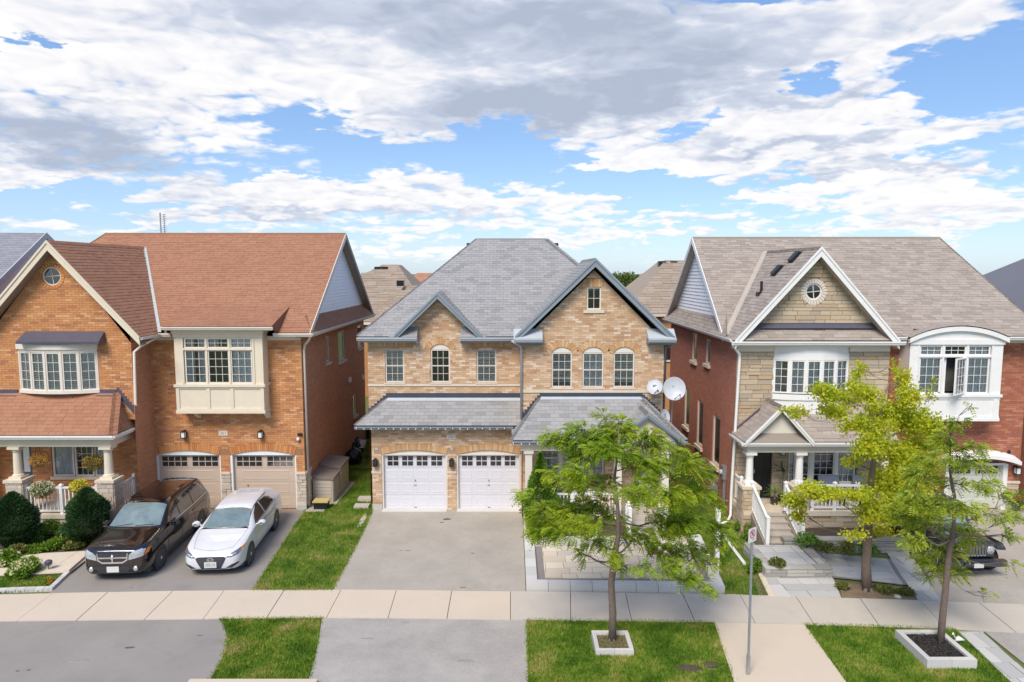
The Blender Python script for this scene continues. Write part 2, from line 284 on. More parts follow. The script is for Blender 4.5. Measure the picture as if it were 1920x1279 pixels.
def groundmats():
    def base(name, c, var, scale, fine, rough=.93, bstr=.4, spots=None, stain=None):
        m, nt, b, o = newmat(name); p = geopos(nt)
        a = noise(nt, p, scale, 6, .65); f = noise(nt, p, fine, 3, .7); g = noise(nt, p, fine * .25, 4, .7)
        t = mth(nt, 'ADD', mth(nt, 'MULTIPLY', a, .45), mth(nt, 'ADD', mth(nt, 'MULTIPLY', f, .35), mth(nt, 'MULTIPLY', g, .2)))
        cc = ramp(nt, t, [(.28, tuple(x * (1 - var) for x in c)), (.72, tuple(x * (1 + var) for x in c))])
        if spots:
            v = nd(nt, 'ShaderNodeTexVoronoi'); v.inputs['Scale'].default_value = spots[0]; lk(nt, p, v.inputs['Vector'])
            w = mth(nt, 'LESS_THAN', v.outputs['Distance'], spots[1]); cc = mixc(nt, mth(nt, 'MULTIPLY', w, .6), cc, spots[2])
        if stain:
            s = noise(nt, p, stain[0], 5, .7, .5); s = ramp(nt, s, [(.56, (0, 0, 0)), (.74, (1, 1, 1))]); cc = mixc(nt, mth(nt, 'MULTIPLY', s, stain[1]), cc, stain[2])
        lk(nt, cc, b.inputs['Base Color']); b.inputs['Roughness'].default_value = rough; bump(nt, b, f, bstr, .01); return m
    M['asphalt1'] = base('smooth_asphalt', (.285, .258, .232), .22, .6, 120, stain=(.9, .5, (.2, .18, .175)))
    M['asphalt2'] = base('weathered_asphalt', (.39, .35, .30), .28, .8, 75, spots=(38, .16, (.52, .48, .44)), stain=(.8, .35, (.26, .225, .20)))
    M['asphalt3'] = base('coarse_asphalt', (.365, .335, .305), .36, .9, 60, spots=(45, .2, (.56, .52, .5)), stain=(1.1, .3, (.27, .24, .235)))
    M['sidewalk'] = base('sidewalk_concrete', (.60, .50, .395), .09, .5, 90, stain=(.7, .3, (.5, .42, .345)))
    M['sidewalk_grey'] = base('greyer_sidewalk_concrete', (.52, .46, .39), .10, .6, 90, stain=(.7, .45, (.41, .37, .325)))
    M['road'] = base('road_asphalt', (.2, .19, .185), .2, .6, 80)
    M['ground'] = base('lawn_soil', (.12, .15, .04), .4, 1.4, 60, stain=(1.3, .5, (.24, .19, .09)))
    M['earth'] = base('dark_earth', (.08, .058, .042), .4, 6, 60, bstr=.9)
groundmats()
M['paver_beige'] = pieces('beige_paver', [(.62, .53, .41), (.56, .475, .375), (.66, .57, .45), (.60, .52, .42), (.50, .45, .385)], var=.2, wide=.1)
M['paver_grey'] = pieces('grey_paver', [(.47, .46, .445), (.52, .505, .48), (.43, .42, .41), (.55, .53, .5)], var=.2, wide=.1)
M['paver_dark'] = plain('charcoal_paver', (.245, .215, .21), .9, .15, 6, .3)
M['curbstone'] = pieces('pale_grey_coping', [(.56, .54, .52), (.51, .495, .475), (.60, .58, .55)], var=.25)

# ---------------------------------------------------------------- mesh helpers
def tag(o, label=None, cat=None, group=None, kind=None):
    for k, v in (('label', label), ('category', cat), ('group', group), ('kind', kind)):
        if v: o[k] = v
    return o
def linkobj(name, me, parent=None, loc=None):
    o = bpy.data.objects.new(name, me); col.objects.link(o)
    if parent is not None:
        o.parent = parent
        if parent.get('_w') and loc is None: o.location = -parent.location     # children written in world coordinates
    if loc is not None: o.location = loc
    return o
def thing(name, label, cat, loc=(0, 0, 0), group=None, worldparts=True, rz=0):
    o = bpy.data.objects.new(name, None); col.objects.link(o); o.location = loc; o.rotation_euler = (0, 0, rz)
    o.empty_display_size = .2
    if worldparts: o['_w'] = 1
    return tag(o, label, cat, group)
class MB:
    def __init__(s): s.v = []; s.f = []; s.m = []; s.sm = False
    def add(s, vs, fs, mi=0):
        n = len(s.v); s.v.extend([tuple(x) for x in vs]); s.f.extend([tuple(i + n for i in f) for f in fs]); s.m.extend([mi] * len(fs)); return s
    def quad(s, a, b, c, d, mi=0): return s.add([a, b, c, d], [(0, 1, 2, 3)], mi)
    def poly(s, pts, mi=0): return s.add(pts, [tuple(range(len(pts)))], mi)
    def box(s, x0, x1, y0, y1, z0, z1, mi=0):
        if x0 > x1: x0, x1 = x1, x0
        if y0 > y1: y0, y1 = y1, y0
        if z0 > z1: z0, z1 = z1, z0
        v = [(x0, y0, z0), (x1, y0, z0), (x1, y1, z0), (x0, y1, z0), (x0, y0, z1), (x1, y0, z1), (x1, y1, z1), (x0, y1, z1)]
        return s.add(v, [(0, 3, 2, 1), (4, 5, 6, 7), (0, 1, 5, 4), (1, 2, 6, 5), (2, 3, 7, 6), (3, 0, 4, 7)], mi)
    def fbox(s, fr, a0, a1, b0, b1, c0, c1, mi=0, back=True):
        """box in a frame: a along u, b along v, c along the normal"""
        v = [fr(a0, b0, c0), fr(a1, b0, c0), fr(a1, b1, c0), fr(a0, b1, c0), fr(a0, b0, c1), fr(a1, b0, c1), fr(a1, b1, c1), fr(a0, b1, c1)]
        f = [(4, 5, 6, 7), (0, 1, 5, 4), (1, 2, 6, 5), (2, 3, 7, 6), (3, 0, 4, 7)]
        if back: f.append((0, 3, 2, 1))
        return s.add(v, f, mi)
    def prism(s, pts, d, mi=0, back=True):
        n = len(pts); pts = [Vector(p) for p in pts]; d = Vector(d)
        f = [tuple(range(n, 2 * n))] + [((i), (i + 1) % n, (i + 1) % n + n, i + n) for i in range(n)]
        if back: f.append(tuple(reversed(range(n))))
        return s.add(pts + [p + d for p in pts], f, mi)
    def beam(s, p0, p1, w, h, up=(0, 0, 1), mi=0):
        """a bar from p0 to p1, w across, h along up, centred"""
        p0, p1 = Vector(p0), Vector(p1); d = (p1 - p0).normalized(); sd_ = d.cross(Vector(up))
        if sd_.length < 1e-4: sd_ = d.cross(Vector((1, 0, 0)))
        sd_.normalize(); u = sd_.cross(d).normalized(); a, b = sd_ * w / 2, u * h / 2
        v = [p0 - a - b, p0 + a - b, p0 + a + b, p0 - a + b, p1 - a - b, p1 + a - b, p1 + a + b, p1 - a + b]
        return s.add(v, [(0, 1, 2, 3), (7, 6, 5, 4), (0, 4, 5, 1), (1, 5, 6, 2), (2, 6, 7, 3), (3, 7, 4, 0)], mi)
    def tube(s, pts, r, n=8, mi=0, cap=True):
        pts = [Vector(p) for p in pts]; rs = r if isinstance(r, (list, tuple)) else [r] * len(pts); rings = []
        prev = None
        for i, p in enumerate(pts):
            d = (pts[min(i + 1, len(pts) - 1)] - pts[max(i - 1, 0)]).normalized()
            if prev is None: prev = d.orthogonal().normalized()
            prev = (prev - d * prev.dot(d)).normalized(); q = d.cross(prev)
            rings.append([p + (prev * math.cos(2 * PI * k / n) + q * math.sin(2 * PI * k / n)) * rs[i] for k in range(n)])
        v = [x for rg in rings for x in rg]; f = []
        for i in range(len(pts) - 1):
            for k in range(n): f.append((i * n + k, i * n + (k + 1) % n, (i + 1) * n + (k + 1) % n, (i + 1) * n + k))
        if cap: f.append(tuple(reversed(range(n)))); f.append(tuple((len(pts) - 1) * n + k for k in range(n)))
        return s.add(v, f, mi)
    def lathe(s, c, prof, n=20, axis='z', mi=0):
        c = Vector(c); v = []; f = []
        for (r, h) in prof:
            for k in range(n):
                a = 2 * PI * k / n; x, y = r * math.cos(a), r * math.sin(a)
                v.append(c + (Vector((x, y, h)) if axis == 'z' else Vector((x, h, y)) if axis == 'y' else Vector((h, x, y))))
        for i in range(len(prof) - 1):
            for k in range(n): f.append((i * n + k, i * n + (k + 1) % n, (i + 1) * n + (k + 1) % n, (i + 1) * n + k))
        f.append(tuple(reversed(range(n)))); f.append(tuple((len(prof) - 1) * n + k for k in range(n)))
        return s.add(v, f, mi)
    def mesh(s, name, mats, smooth=False):
        me = bpy.data.meshes.new(name); me.from_pydata(s.v, [], s.f)
        mats = mats if isinstance(mats, (list, tuple)) else [mats]
        for m in mats: me.materials.append(m)
        if len(mats) > 1: me.polygons.foreach_set('material_index', s.m)
        if smooth: me.polygons.foreach_set('use_smooth', [True] * len(me.polygons))
        me.update(); return me
    def build(s, name, mats, parent=None, smooth=False, loc=None, **kw):
        if not s.f: return None
        return tag(linkobj(name, s.mesh(name, mats, smooth), parent, loc), **kw)
class Fr:
    def __init__(s, o, u=(1, 0, 0), v=(0, 0, 1)):
        s.o = Vector(o); s.u = Vector(u).normalized(); s.v = Vector(v).normalized(); s.n = s.u.cross(s.v).normalized()
    def __call__(s, a, b, c=0.0): return s.o + s.u * a + s.v * b + s.n * c
    def inv(s, p): d = Vector(p) - s.o; return d.dot(s.u), d.dot(s.v)
def clip(poly, outer):
    """convex clip of poly by a counter-clockwise outer polygon, 2-D"""
    out = poly
    for i in range(len(outer)):
        ax, ay = outer[i]; bx, by = outer[(i + 1) % len(outer)]; ex, ey = bx - ax, by - ay
        inp, out = out, []
        if not inp: return []
        for j in range(len(inp)):
            p, q = inp[j], inp[(j + 1) % len(inp)]
            dp = ex * (p[1] - ay) - ey * (p[0] - ax); dq = ex * (q[1] - ay) - ey * (q[0] - ax)
            if dp >= 0: out.append(p)
            if (dp > 0 > dq) or (dp < 0 < dq):
                t = dp / (dp - dq); out.append((p[0] + (q[0] - p[0]) * t, p[1] + (q[1] - p[1]) * t))
    return out
def area(p): return .5 * sum(p[i][0] * p[(i + 1) % len(p)][1] - p[(i + 1) % len(p)][0] * p[i][1] for i in range(len(p)))
def ccw(p): return p if area(p) > 0 else list(reversed(p))
class Rect:
    def __init__(s, x0, x1, z0, z1): s.x0, s.x1, s.z0, s.z1 = x0, x1, z0, z1
    def iv(s, z): return (s.x0, s.x1) if s.z0 < z < s.z1 else None
    def brk(s): return [s.z0, s.z1]
class Arch(Rect):
    """rectangle x0..x1, z0..zs topped by an arc of rise h"""
    def __init__(s, x0, x1, z0, zs, h):
        s.x0, s.x1, s.z0, s.zs, s.h = x0, x1, z0, zs, h; s.z1 = zs + h; w = (x1 - x0) / 2; s.w = w
        s.R = (w * w + h * h) / (2 * h); s.c = (x0 + x1) / 2; s.cz = zs + h - s.R
    def grow(s, t):
        a = Arch(s.x0, s.x1, s.z0, s.zs, s.h); a.R += t; a.z1 += t; a.t = t
        a.g = t; return a
    def iv(s, z):
        if not (s.z0 < z < s.z1): return None
        t = getattr(s, 'g', 0)
        if z > s.zs - t * .5:
            d = s.R ** 2 - (z - s.cz) ** 2; w = math.sqrt(d) if d > 0 else 0
            w = min(w, s.w + t) if z > s.zs else (s.w + t if t and z > s.zs - t * .0 else s.w)
            return (s.c - w, s.c + w) if w > .01 else None
        return (s.x0, s.x1)
    def brk(s): return [s.z0] + [s.zs + (s.z1 - s.zs) * i / 10 for i in range(11)]
def subtract(iv, cuts):
    segs = [iv]
    for c in cuts:
        if c is None: continue
        nx = []
        for a, b in segs:
            if c[1] <= a or c[0] >= b: nx.append((a, b)); continue
            if c[0] > a: nx.append((a, c[0]))
            if c[1] < b: nx.append((c[1], b))
        segs = nx
    return [x for x in segs if x[1] - x[0] > .012]
class Stock:
    """units of one kind on one thing: the first 300 whole ones are objects of their own, the rest one part"""
    def __init__(s, thing_, name, stuff, mat, limit=300):
        s.t, s.name, s.stuff, s.mat, s.left = thing_, name, stuff, mat, limit; s.mb = MB(); s.cache = {}; s.n = 0
    def put(s, fr, poly, c0, full=None, th=None, slope=0.0, keep=True):
        """poly 2-D in frame; raised from c0 to th; slope: extra height at the low edge"""
        zlo = min(p[1] for p in poly); zhi = max(p[1] for p in poly); k = (zhi - zlo) or 1
        top = [(p[0], p[1], th + slope * (zhi - p[1]) / k) for p in poly]
        n = len(poly)
        if full is not None and s.left > 0 and keep:
            key = (round(full[0], 3), round(full[1], 3), round(th, 4), tuple(round(x, 3) for x in fr.u), tuple(round(x, 3) for x in fr.v))
            me = s.cache.get(key)
            cxm = sum(p[0] for p in poly) / n; cym = sum(p[1] for p in poly) / n
            if me is None:
                m = MB(); o = fr(cxm, cym, 0)
                m.add([fr(p[0], p[1], c0) - o for p in poly] + [fr(*p) - o for p in top],
                      [tuple(range(n, 2 * n))] + [(i, (i + 1) % n, (i + 1) % n + n, i + n) for i in range(n)])
                me = m.mesh(s.name, s.mat); s.cache[key] = me
            base = s.t.location if s.t.get('_w') else Vector((0, 0, 0))
            linkobj(s.name, me, s.t, loc=fr(cxm, cym, 0) - base); s.left -= 1; s.n += 1; return
        s.mb.add([fr(p[0], p[1], c0) for p in poly] + [fr(*p) for p in top],
                 [tuple(range(n, 2 * n))] + [(i, (i + 1) % n, (i + 1) % n + n, i + n) for i in range(n)])
    def close(s):
        o = s.mb.build(s.stuff, s.mat, s.t)
        if o: o['kind'] = 'stuff'
def lay(stock, fr, outers, holes=(), rh=.083, pw=.26, joint=.008, th=.009, slope=0.0, c0=0.0, seed=1, jw=0.0, jh=0.0, z_from=None, stag=.5, whole=True, lap=0.0):
    """courses of units over convex polygons of a frame"""
    rng = random.Random(seed)
    outers = [ccw(o) for o in outers]
    zmin = min(p[1] for o in outers for p in o) if z_from is None else z_from; zmax = max(p[1] for o in outers for p in o)
    xmin = min(p[0] for o in outers for p in o); xmax = max(p[0] for o in outers for p in o)
    z = zmin; r = 0
    while z < zmax:
        h = rh * (1 + (rng.random() - .5) * 2 * jh); za, zb = z, z + h - joint; zm = (za + zb) / 2
        x = math.floor(xmin / pw) * pw - pw * ((r % 2) * stag) - (rng.random() * pw if jw else 0)
        cuts = [hl.iv(zm) for hl in holes]
        while x < xmax:
            w = pw * (1 + (rng.random() - .5) * 2 * jw); xa, xb = x, x + w - joint; x += w
            if xb < xmin: continue
            thr = c0 + (th - c0) * (1 + (rng.random() - .5) * .9)
            for (sa, sb) in subtract((xa, xb), cuts):
                rect = [(sa, za - lap), (sb, za - lap), (sb, zb), (sa, zb)]
                for o in outers:
                    p = clip(rect, o)
                    if len(p) < 3 or area(p) < .0004: continue
                    # drop doubled points
                    q = [p[0]]
                    for t in p[1:]:
                        if abs(t[0] - q[-1][0]) + abs(t[1] - q[-1][1]) > 1e-4: q.append(t)
                    if abs(q[0][0] - q[-1][0]) + abs(q[0][1] - q[-1][1]) < 1e-4: q.pop()
                    if len(q) < 3: continue
                    full = (w, h) if (whole and len(q) == 4 and abs(area(q) - (xb - xa) * (zb - za + lap)) < 1e-5) else None
                    stock.put(fr, q, c0, full, th if not jw else thr, slope)
        z += h; r += 1
def wall_panel(mb, fr, outers, holes=(), depth=.12, c=0.0):
    """wall plane with real openings and their reveals"""
    for o in outers:
        o = ccw(o); zb = sorted({round(p[1], 4) for p in o} | {round(z, 4) for h in holes for z in h.brk()})
        z0, z1 = min(p[1] for p in o), max(p[1] for p in o); xa, xb = min(p[0] for p in o), max(p[0] for p in o)
        zb = [z for z in zb if z0 - 2e-4 <= z <= z1 + 2e-4]
        for a, b in zip(zb, zb[1:]):
            if b - a < 1e-4: continue
            for (sa, sb) in subtract((xa, xb), [h.iv((a + b) / 2) for h in holes]):
                p = clip([(sa, a), (sb, a), (sb, b), (sa, b)], o)
                if len(p) >= 3: mb.poly([fr(q[0], q[1], c) for q in p])
    for h in holes:
        zz = h.brk()
        top = [h.x0, h.x1]
        mb.quad(fr(h.x0, h.z0, c), fr(h.x0, h.z0, c - depth), fr(h.x1, h.z0, c - depth), fr(h.x1, h.z0, c))
        for a, b in zip(zz, zz[1:]):
            i = h.iv((a + b) / 2)
            if i is None: continue
            for x in i: mb.quad(fr(x, a, c), fr(x, b, c), fr(x, b, c - depth), fr(x, a, c - depth))
        i = h.iv(zz[-1] - .001)
        if i: mb.quad(fr(i[0], h.z1, c), fr(i[1], h.z1, c), fr(i[1], h.z1, c - depth), fr(i[0], h.z1, c - depth))
# ================================================================ house pieces
def window(parent, fr, x0, x1, z0, z1, cols=3, rowz=(.5,), sub=2, fm=None, fw=.055, mun=.016, rec=.07, blind='blind', room=.5, glass=None, name='window', seed=0, sashes=True, gap=.042):
    """window > panes, blind; rowz splits it into sashes, each sub rows high"""
    fm = fm or M['creamw']; glass = glass or M['glass']; rng = random.Random(seed + int(abs(x0) * 97))
    w = MB(); A = lambda *a: w.fbox(fr, *a)
    c0, c1 = -rec - .03, -rec + .03
    A(x0, x0 + fw, z0, z1, c0, c1); A(x1 - fw, x1, z0, z1, c0, c1); A(x0 + fw, x1 - fw, z0, z0 + fw, c0, c1); A(x0 + fw, x1 - fw, z1 - fw, z1, c0, c1)
    zs = [z0 + fw] + [z0 + (z1 - z0) * r for r in rowz] + [z1 - fw]; subs = sub if isinstance(sub, (list, tuple)) else [sub] * (len(zs) - 1)
    ix0, ix1 = x0 + fw, x1 - fw; panes = []
    for i in range(len(zs) - 1):
        a, b = zs[i] + (gap / 2 if i else 0), zs[i + 1] - (gap / 2 if i < len(zs) - 2 else 0)
        if i: A(ix0, ix1, zs[i] - gap / 2, zs[i] + gap / 2, c0 + .004, c1 - .008)
        pw = (ix1 - ix0) / cols; ph = (b - a) / subs[i]
        for k in range(1, cols): A(ix0 + pw * k - mun / 2, ix0 + pw * k + mun / 2, a, b, -rec - .006, -rec + .010)
        for k in range(1, subs[i]): A(ix0, ix1, a + ph * k - mun / 2, a + ph * k + mun / 2, -rec - .006, -rec + .012)
        for k in range(cols):
            for j in range(subs[i]): panes.append((ix0 + pw * k + mun / 2, ix0 + pw * (k + 1) - mun / 2, a + ph * j + mun / 2, a + ph * (j + 1) - mun / 2))
    wo = w.build(name, fm, parent)
    if parent.get('_w'): pass
    cache = {}
    for p in panes:
        key = (round(p[1] - p[0], 3), round(p[3] - p[2], 3)); cx, cz = (p[0] + p[1]) / 2, (p[2] + p[3]) / 2; o = fr(cx, cz, 0)
        if key not in cache:
            m = MB(); m.add([fr(a, b, -rec) - o for a, b in ((p[0], p[2]), (p[1], p[2]), (p[1], p[3]), (p[0], p[3]))], [(0, 1, 2, 3)]); cache[key] = m.mesh('pane', glass)
        linkobj('pane', cache[key], wo, loc=o)
    # what stands behind the glass
    if blind == 'blind':
        m = MB(); z = z0 + fw + .01; low = z0 + fw if rng.random() < .7 else z0 + (z1 - z0) * .1
        while z < z1 - fw:
            ta = .018
            if z > low: m.add([fr(ix0, z, -rec - .055), fr(ix1, z, -rec - .055), fr(ix1, z + .046, -rec - .034), fr(ix0, z + .046, -rec - .034)], [(0, 1, 2, 3)])
            z += .062
        m.build('blind', M['blind'], wo)
    elif blind == 'shutter':
        m = MB(); z = z0 + fw + .01; mid = (ix0 + ix1) / 2
        for a, b in ((ix0, ix1),):
            while z < z1 - fw:
                m.add([fr(a, z, -rec - .045), fr(b, z, -rec - .045), fr(b, z + .06, -rec - .034), fr(a, z + .06, -rec - .034)], [(0, 1, 2, 3)]); z += .068
        m.fbox(fr, mid - .02, mid + .02, z0 + fw, z1 - fw, -rec - .07, -rec - .035); m.build('shutter_blind', M['blind'], wo)
    elif blind in ('curtain', 'sheer', 'half'):
        m = MB(); n = 26; W_ = ix1 - ix0
        spans = [(0, 1)] if blind == 'sheer' else ([(0, .42), (.6, 1)] if blind == 'curtain' else [(0, .5)])
        for s0, s1 in spans:
            pts = [(ix0 + W_ * (s0 + (s1 - s0) * i / n), -rec - .058 - .018 * math.sin(i * 1.9 + seed)) for i in range(n + 1)]
            for (a, ca), (b, cb_) in zip(pts, pts[1:]): m.quad(fr(a, z0 + fw, ca), fr(b, z0 + fw, cb_), fr(b, z1 - fw, cb_), fr(a, z1 - fw, ca))
        m.build('curtain', M['sheer' if blind == 'sheer' else 'curtain'], wo)
    if room:
        m = MB(); d = -rec - room; e = .001
        a, b, c, dd = x0 + e, x1 - e, z0 + e, z1 - e; f_ = -rec - .031
        m.quad(fr(a, c, d), fr(b, c, d), fr(b, dd, d), fr(a, dd, d))
        m.quad(fr(a, c, d), fr(a, dd, d), fr(a, dd, f_), fr(a, c, f_)); m.quad(fr(b, c, d), fr(b, c, f_), fr(b, dd, f_), fr(b, dd, d))
        m.quad(fr(a, c, d), fr(a, c, f_), fr(b, c, f_), fr(b, c, d)); m.quad(fr(a, dd, d), fr(b, dd, d), fr(b, dd, f_), fr(a, dd, f_))
        m.build('room_lining', M['interior_pale' if blind else 'interior'], wo)
    return wo
def arch_bricks(parent, fr, arch, t, mat, name='arch_brick', n=None, c1=.014, over=0.0, th=.07):
    """a ring of voussoirs round the arc of an opening"""
    a0 = math.asin(min(1, (arch.w) / arch.R)); a0 += over
    n = n or max(7, int(2 * a0 * (arch.R + t / 2) / th)); cache = None
    for i in range(n):
        p, q = -a0 + 2 * a0 * i / n, -a0 + 2 * a0 * (i + 1) / n; g = .004 / arch.R; m_ = (p + q) / 2
        tt = t * (1 if i % 2 else .93)
        pts = [(arch.c + (arch.R + .004) * math.sin(p + g), arch.cz + (arch.R + .004) * math.cos(p + g)), (arch.c + (arch.R + tt) * math.sin(p + g), arch.cz + (arch.R + tt) * math.cos(p + g)),
               (arch.c + (arch.R + tt) * math.sin(q - g), arch.cz + (arch.R + tt) * math.cos(q - g)), (arch.c + (arch.R + .004) * math.sin(q - g), arch.cz + (arch.R + .004) * math.cos(q - g))]
        m = MB(); m.prism([fr(x, z, -.01) for x, z in reversed(pts)], fr.n * (.01 + c1), back=False); m.build(name, mat, parent)
def soldier(parent, fr, x0, x1, z0, z1, mat, name='soldier_brick', w=.078, c1=.014):
    n = max(2, round((x1 - x0) / w)); w = (x1 - x0) / n; me = None
    for i in range(n):
        a = x0 + w * i; o = fr(a, z0, 0)
        if me is None:
            m = MB(); m.fbox(fr, a + .003, a + w - .003, z0 + .003, z1 - .003, -.01, c1, back=False); m.v = [tuple(Vector(v) - o) for v in m.v]; me = m.mesh(name, mat)
        linkobj(name, me, parent, loc=o - (parent.location if parent.get('_w') else Vector((0, 0, 0))))
def lunette(parent, fr, arch, mat, c=-.05, name='arch_panel', fw=.0):
    n = 14; pts = []
    for i in range(n + 1):
        x = arch.x0 + (arch.x1 - arch.x0) * i / n; d = arch.R ** 2 - (x - arch.c) ** 2; pts.append((x, max(arch.zs, arch.cz + math.sqrt(max(d, 0)) - .004)))
    poly = [(arch.x0, arch.zs), (arch.x1, arch.zs)] + list(reversed(pts))[1:-1]
    m = MB(); m.prism([fr(x, z, c - .05) for x, z in poly], fr.n * .05); return m.build(name, mat, parent)
def gutter(parent, p0, p1, out, mat, name='gutter', w=.11, h=.12):
    """an open K-profile trough along an eave, out = horizontal outward direction"""
    p0, p1, out = Vector(p0), Vector(p1), Vector(out).normalized(); up = Vector((0, 0, 1))
    prof = [(0, 0), (0, -h), (w * .62, -h), (w * .78, -h * .55), (w, -h * .35), (w, .012), (w - .018, .012), (w - .018, -h * .3), (w * .6, -h + .016), (.012, -h + .016), (.012, 0)]
    m = MB(); n = len(prof); v = [p + out * a + up * b for p in (p0, p1) for a, b in prof]
    f = [(i, (i + 1) % n, (i + 1) % n + n, i + n) for i in range(n)] + [tuple(range(n)), tuple(range(2 * n - 1, n - 1, -1))]
    m.add(v, f); return m.build(name, mat, parent)
def downpipe(parent, pts, mat, r=.045, name='downpipe'):
    m = MB(); m.tube(pts, r, 8); return m.build(name, mat, parent, smooth=True)
def roof_slope(house, fr, outers, stock, felt, rh=.15, pw=.31, th=.014, seed=1, jw=0.0, thick=.14, name='roof', cover=True, z_from=0.0, stag=.5, **kw):
    """one pitched face: a solid deck with shingles laid over it"""
    m = MB()
    for o in outers:
        o = ccw(o); m.prism([fr(x, y, -thick) for x, y in o], fr.n * thick)
    r = m.build(name, felt, house)
    if cover: lay(stock, fr, outers, (), rh, pw, .006, th, .010, .001, seed, jw, 0, z_from, stag, lap=.02, **kw)
    return r
def slope_from(p0, p1, p_up):
    """frame whose u runs p0->p1 along the eave and v climbs towards p_up"""
    p0, p1, p_up = Vector(p0), Vector(p1), Vector(p_up); u = (p1 - p0).normalized(); d = p_up - p0; v = (d - u * d.dot(u)).normalized(); return Fr(p0, u, v)
def pts_in(fr, pts): return [fr.inv(p) for p in pts]
def ridge_caps(house, p0, p1, mat, name='ridge_cap', w=.15, n_step=.16, lift=.03, n=None, left=None, right=None):
    """folded caps along a ridge or hip; joined, as they are small"""
    p0, p1 = Vector(p0), Vector(p1); L = (p1 - p0).length; d = (p1 - p0).normalized(); k = max(1, int(L / n_step)); m = MB()
    side = d.cross(Vector((0, 0, 1))).normalized()
    l = Vector(left).normalized() if left else (side * -1 - Vector((0, 0, .7))).normalized(); r = Vector(right).normalized() if right else (side - Vector((0, 0, .7))).normalized()
    up = side.cross(d).normalized()
    if up.z < 0: up = -up
    for i in range(k):
        a = p0 + d * (L * i / k); b = p0 + d * (L * (i + 1.1) / k if i < k - 1 else L); ha, hb = lift + .012, lift
        m.add([a + l * w + up * ha * .8, a + up * ha, a + r * w + up * ha * .8, b + l * w + up * hb * .8, b + up * hb, b + r * w + up * hb * .8], [(0, 1, 4, 3), (1, 2, 5, 4), (0, 3, 4, 1)])
        m.add([a + l * w - up * .005, a + l * w + up * ha * .8, a + up * ha, a + r * w + up * ha * .8, a + r * w - up * .005, a - up * .01], [(0, 1, 2, 5), (5, 2, 3, 4)])
    o = m.build(name, mat, house); o['kind'] = 'stuff'; return o
def step_flash(house, fr, p0, p1, mat, n=8, w=.16, name='step_flashing'):
    """saw-tooth lead flashing running up a wall beside a roof"""
    m = MB(); x0, z0 = p0; x1, z1 = p1
    for i in range(n):
        a, b = i / n, (i + 1) / n
        xa, xb = x0 + (x1 - x0) * a, x0 + (x1 - x0) * b; za, zb = z0 + (z1 - z0) * a, z0 + (z1 - z0) * b
        lo, hi = (za, zb)
        zt = max(za, zb) + w; pts = [(xa, za - .08), (xb, zb - .08), (xb, zt), (xa, zt)]
        if xb < xa: pts = [pts[1], pts[0], pts[3], pts[2]]
        m.prism([fr(x, z, .012) for x, z in ccw(pts)], fr.n * (.012 + .004 * (i % 2)))
    return m.build(name, mat, house)
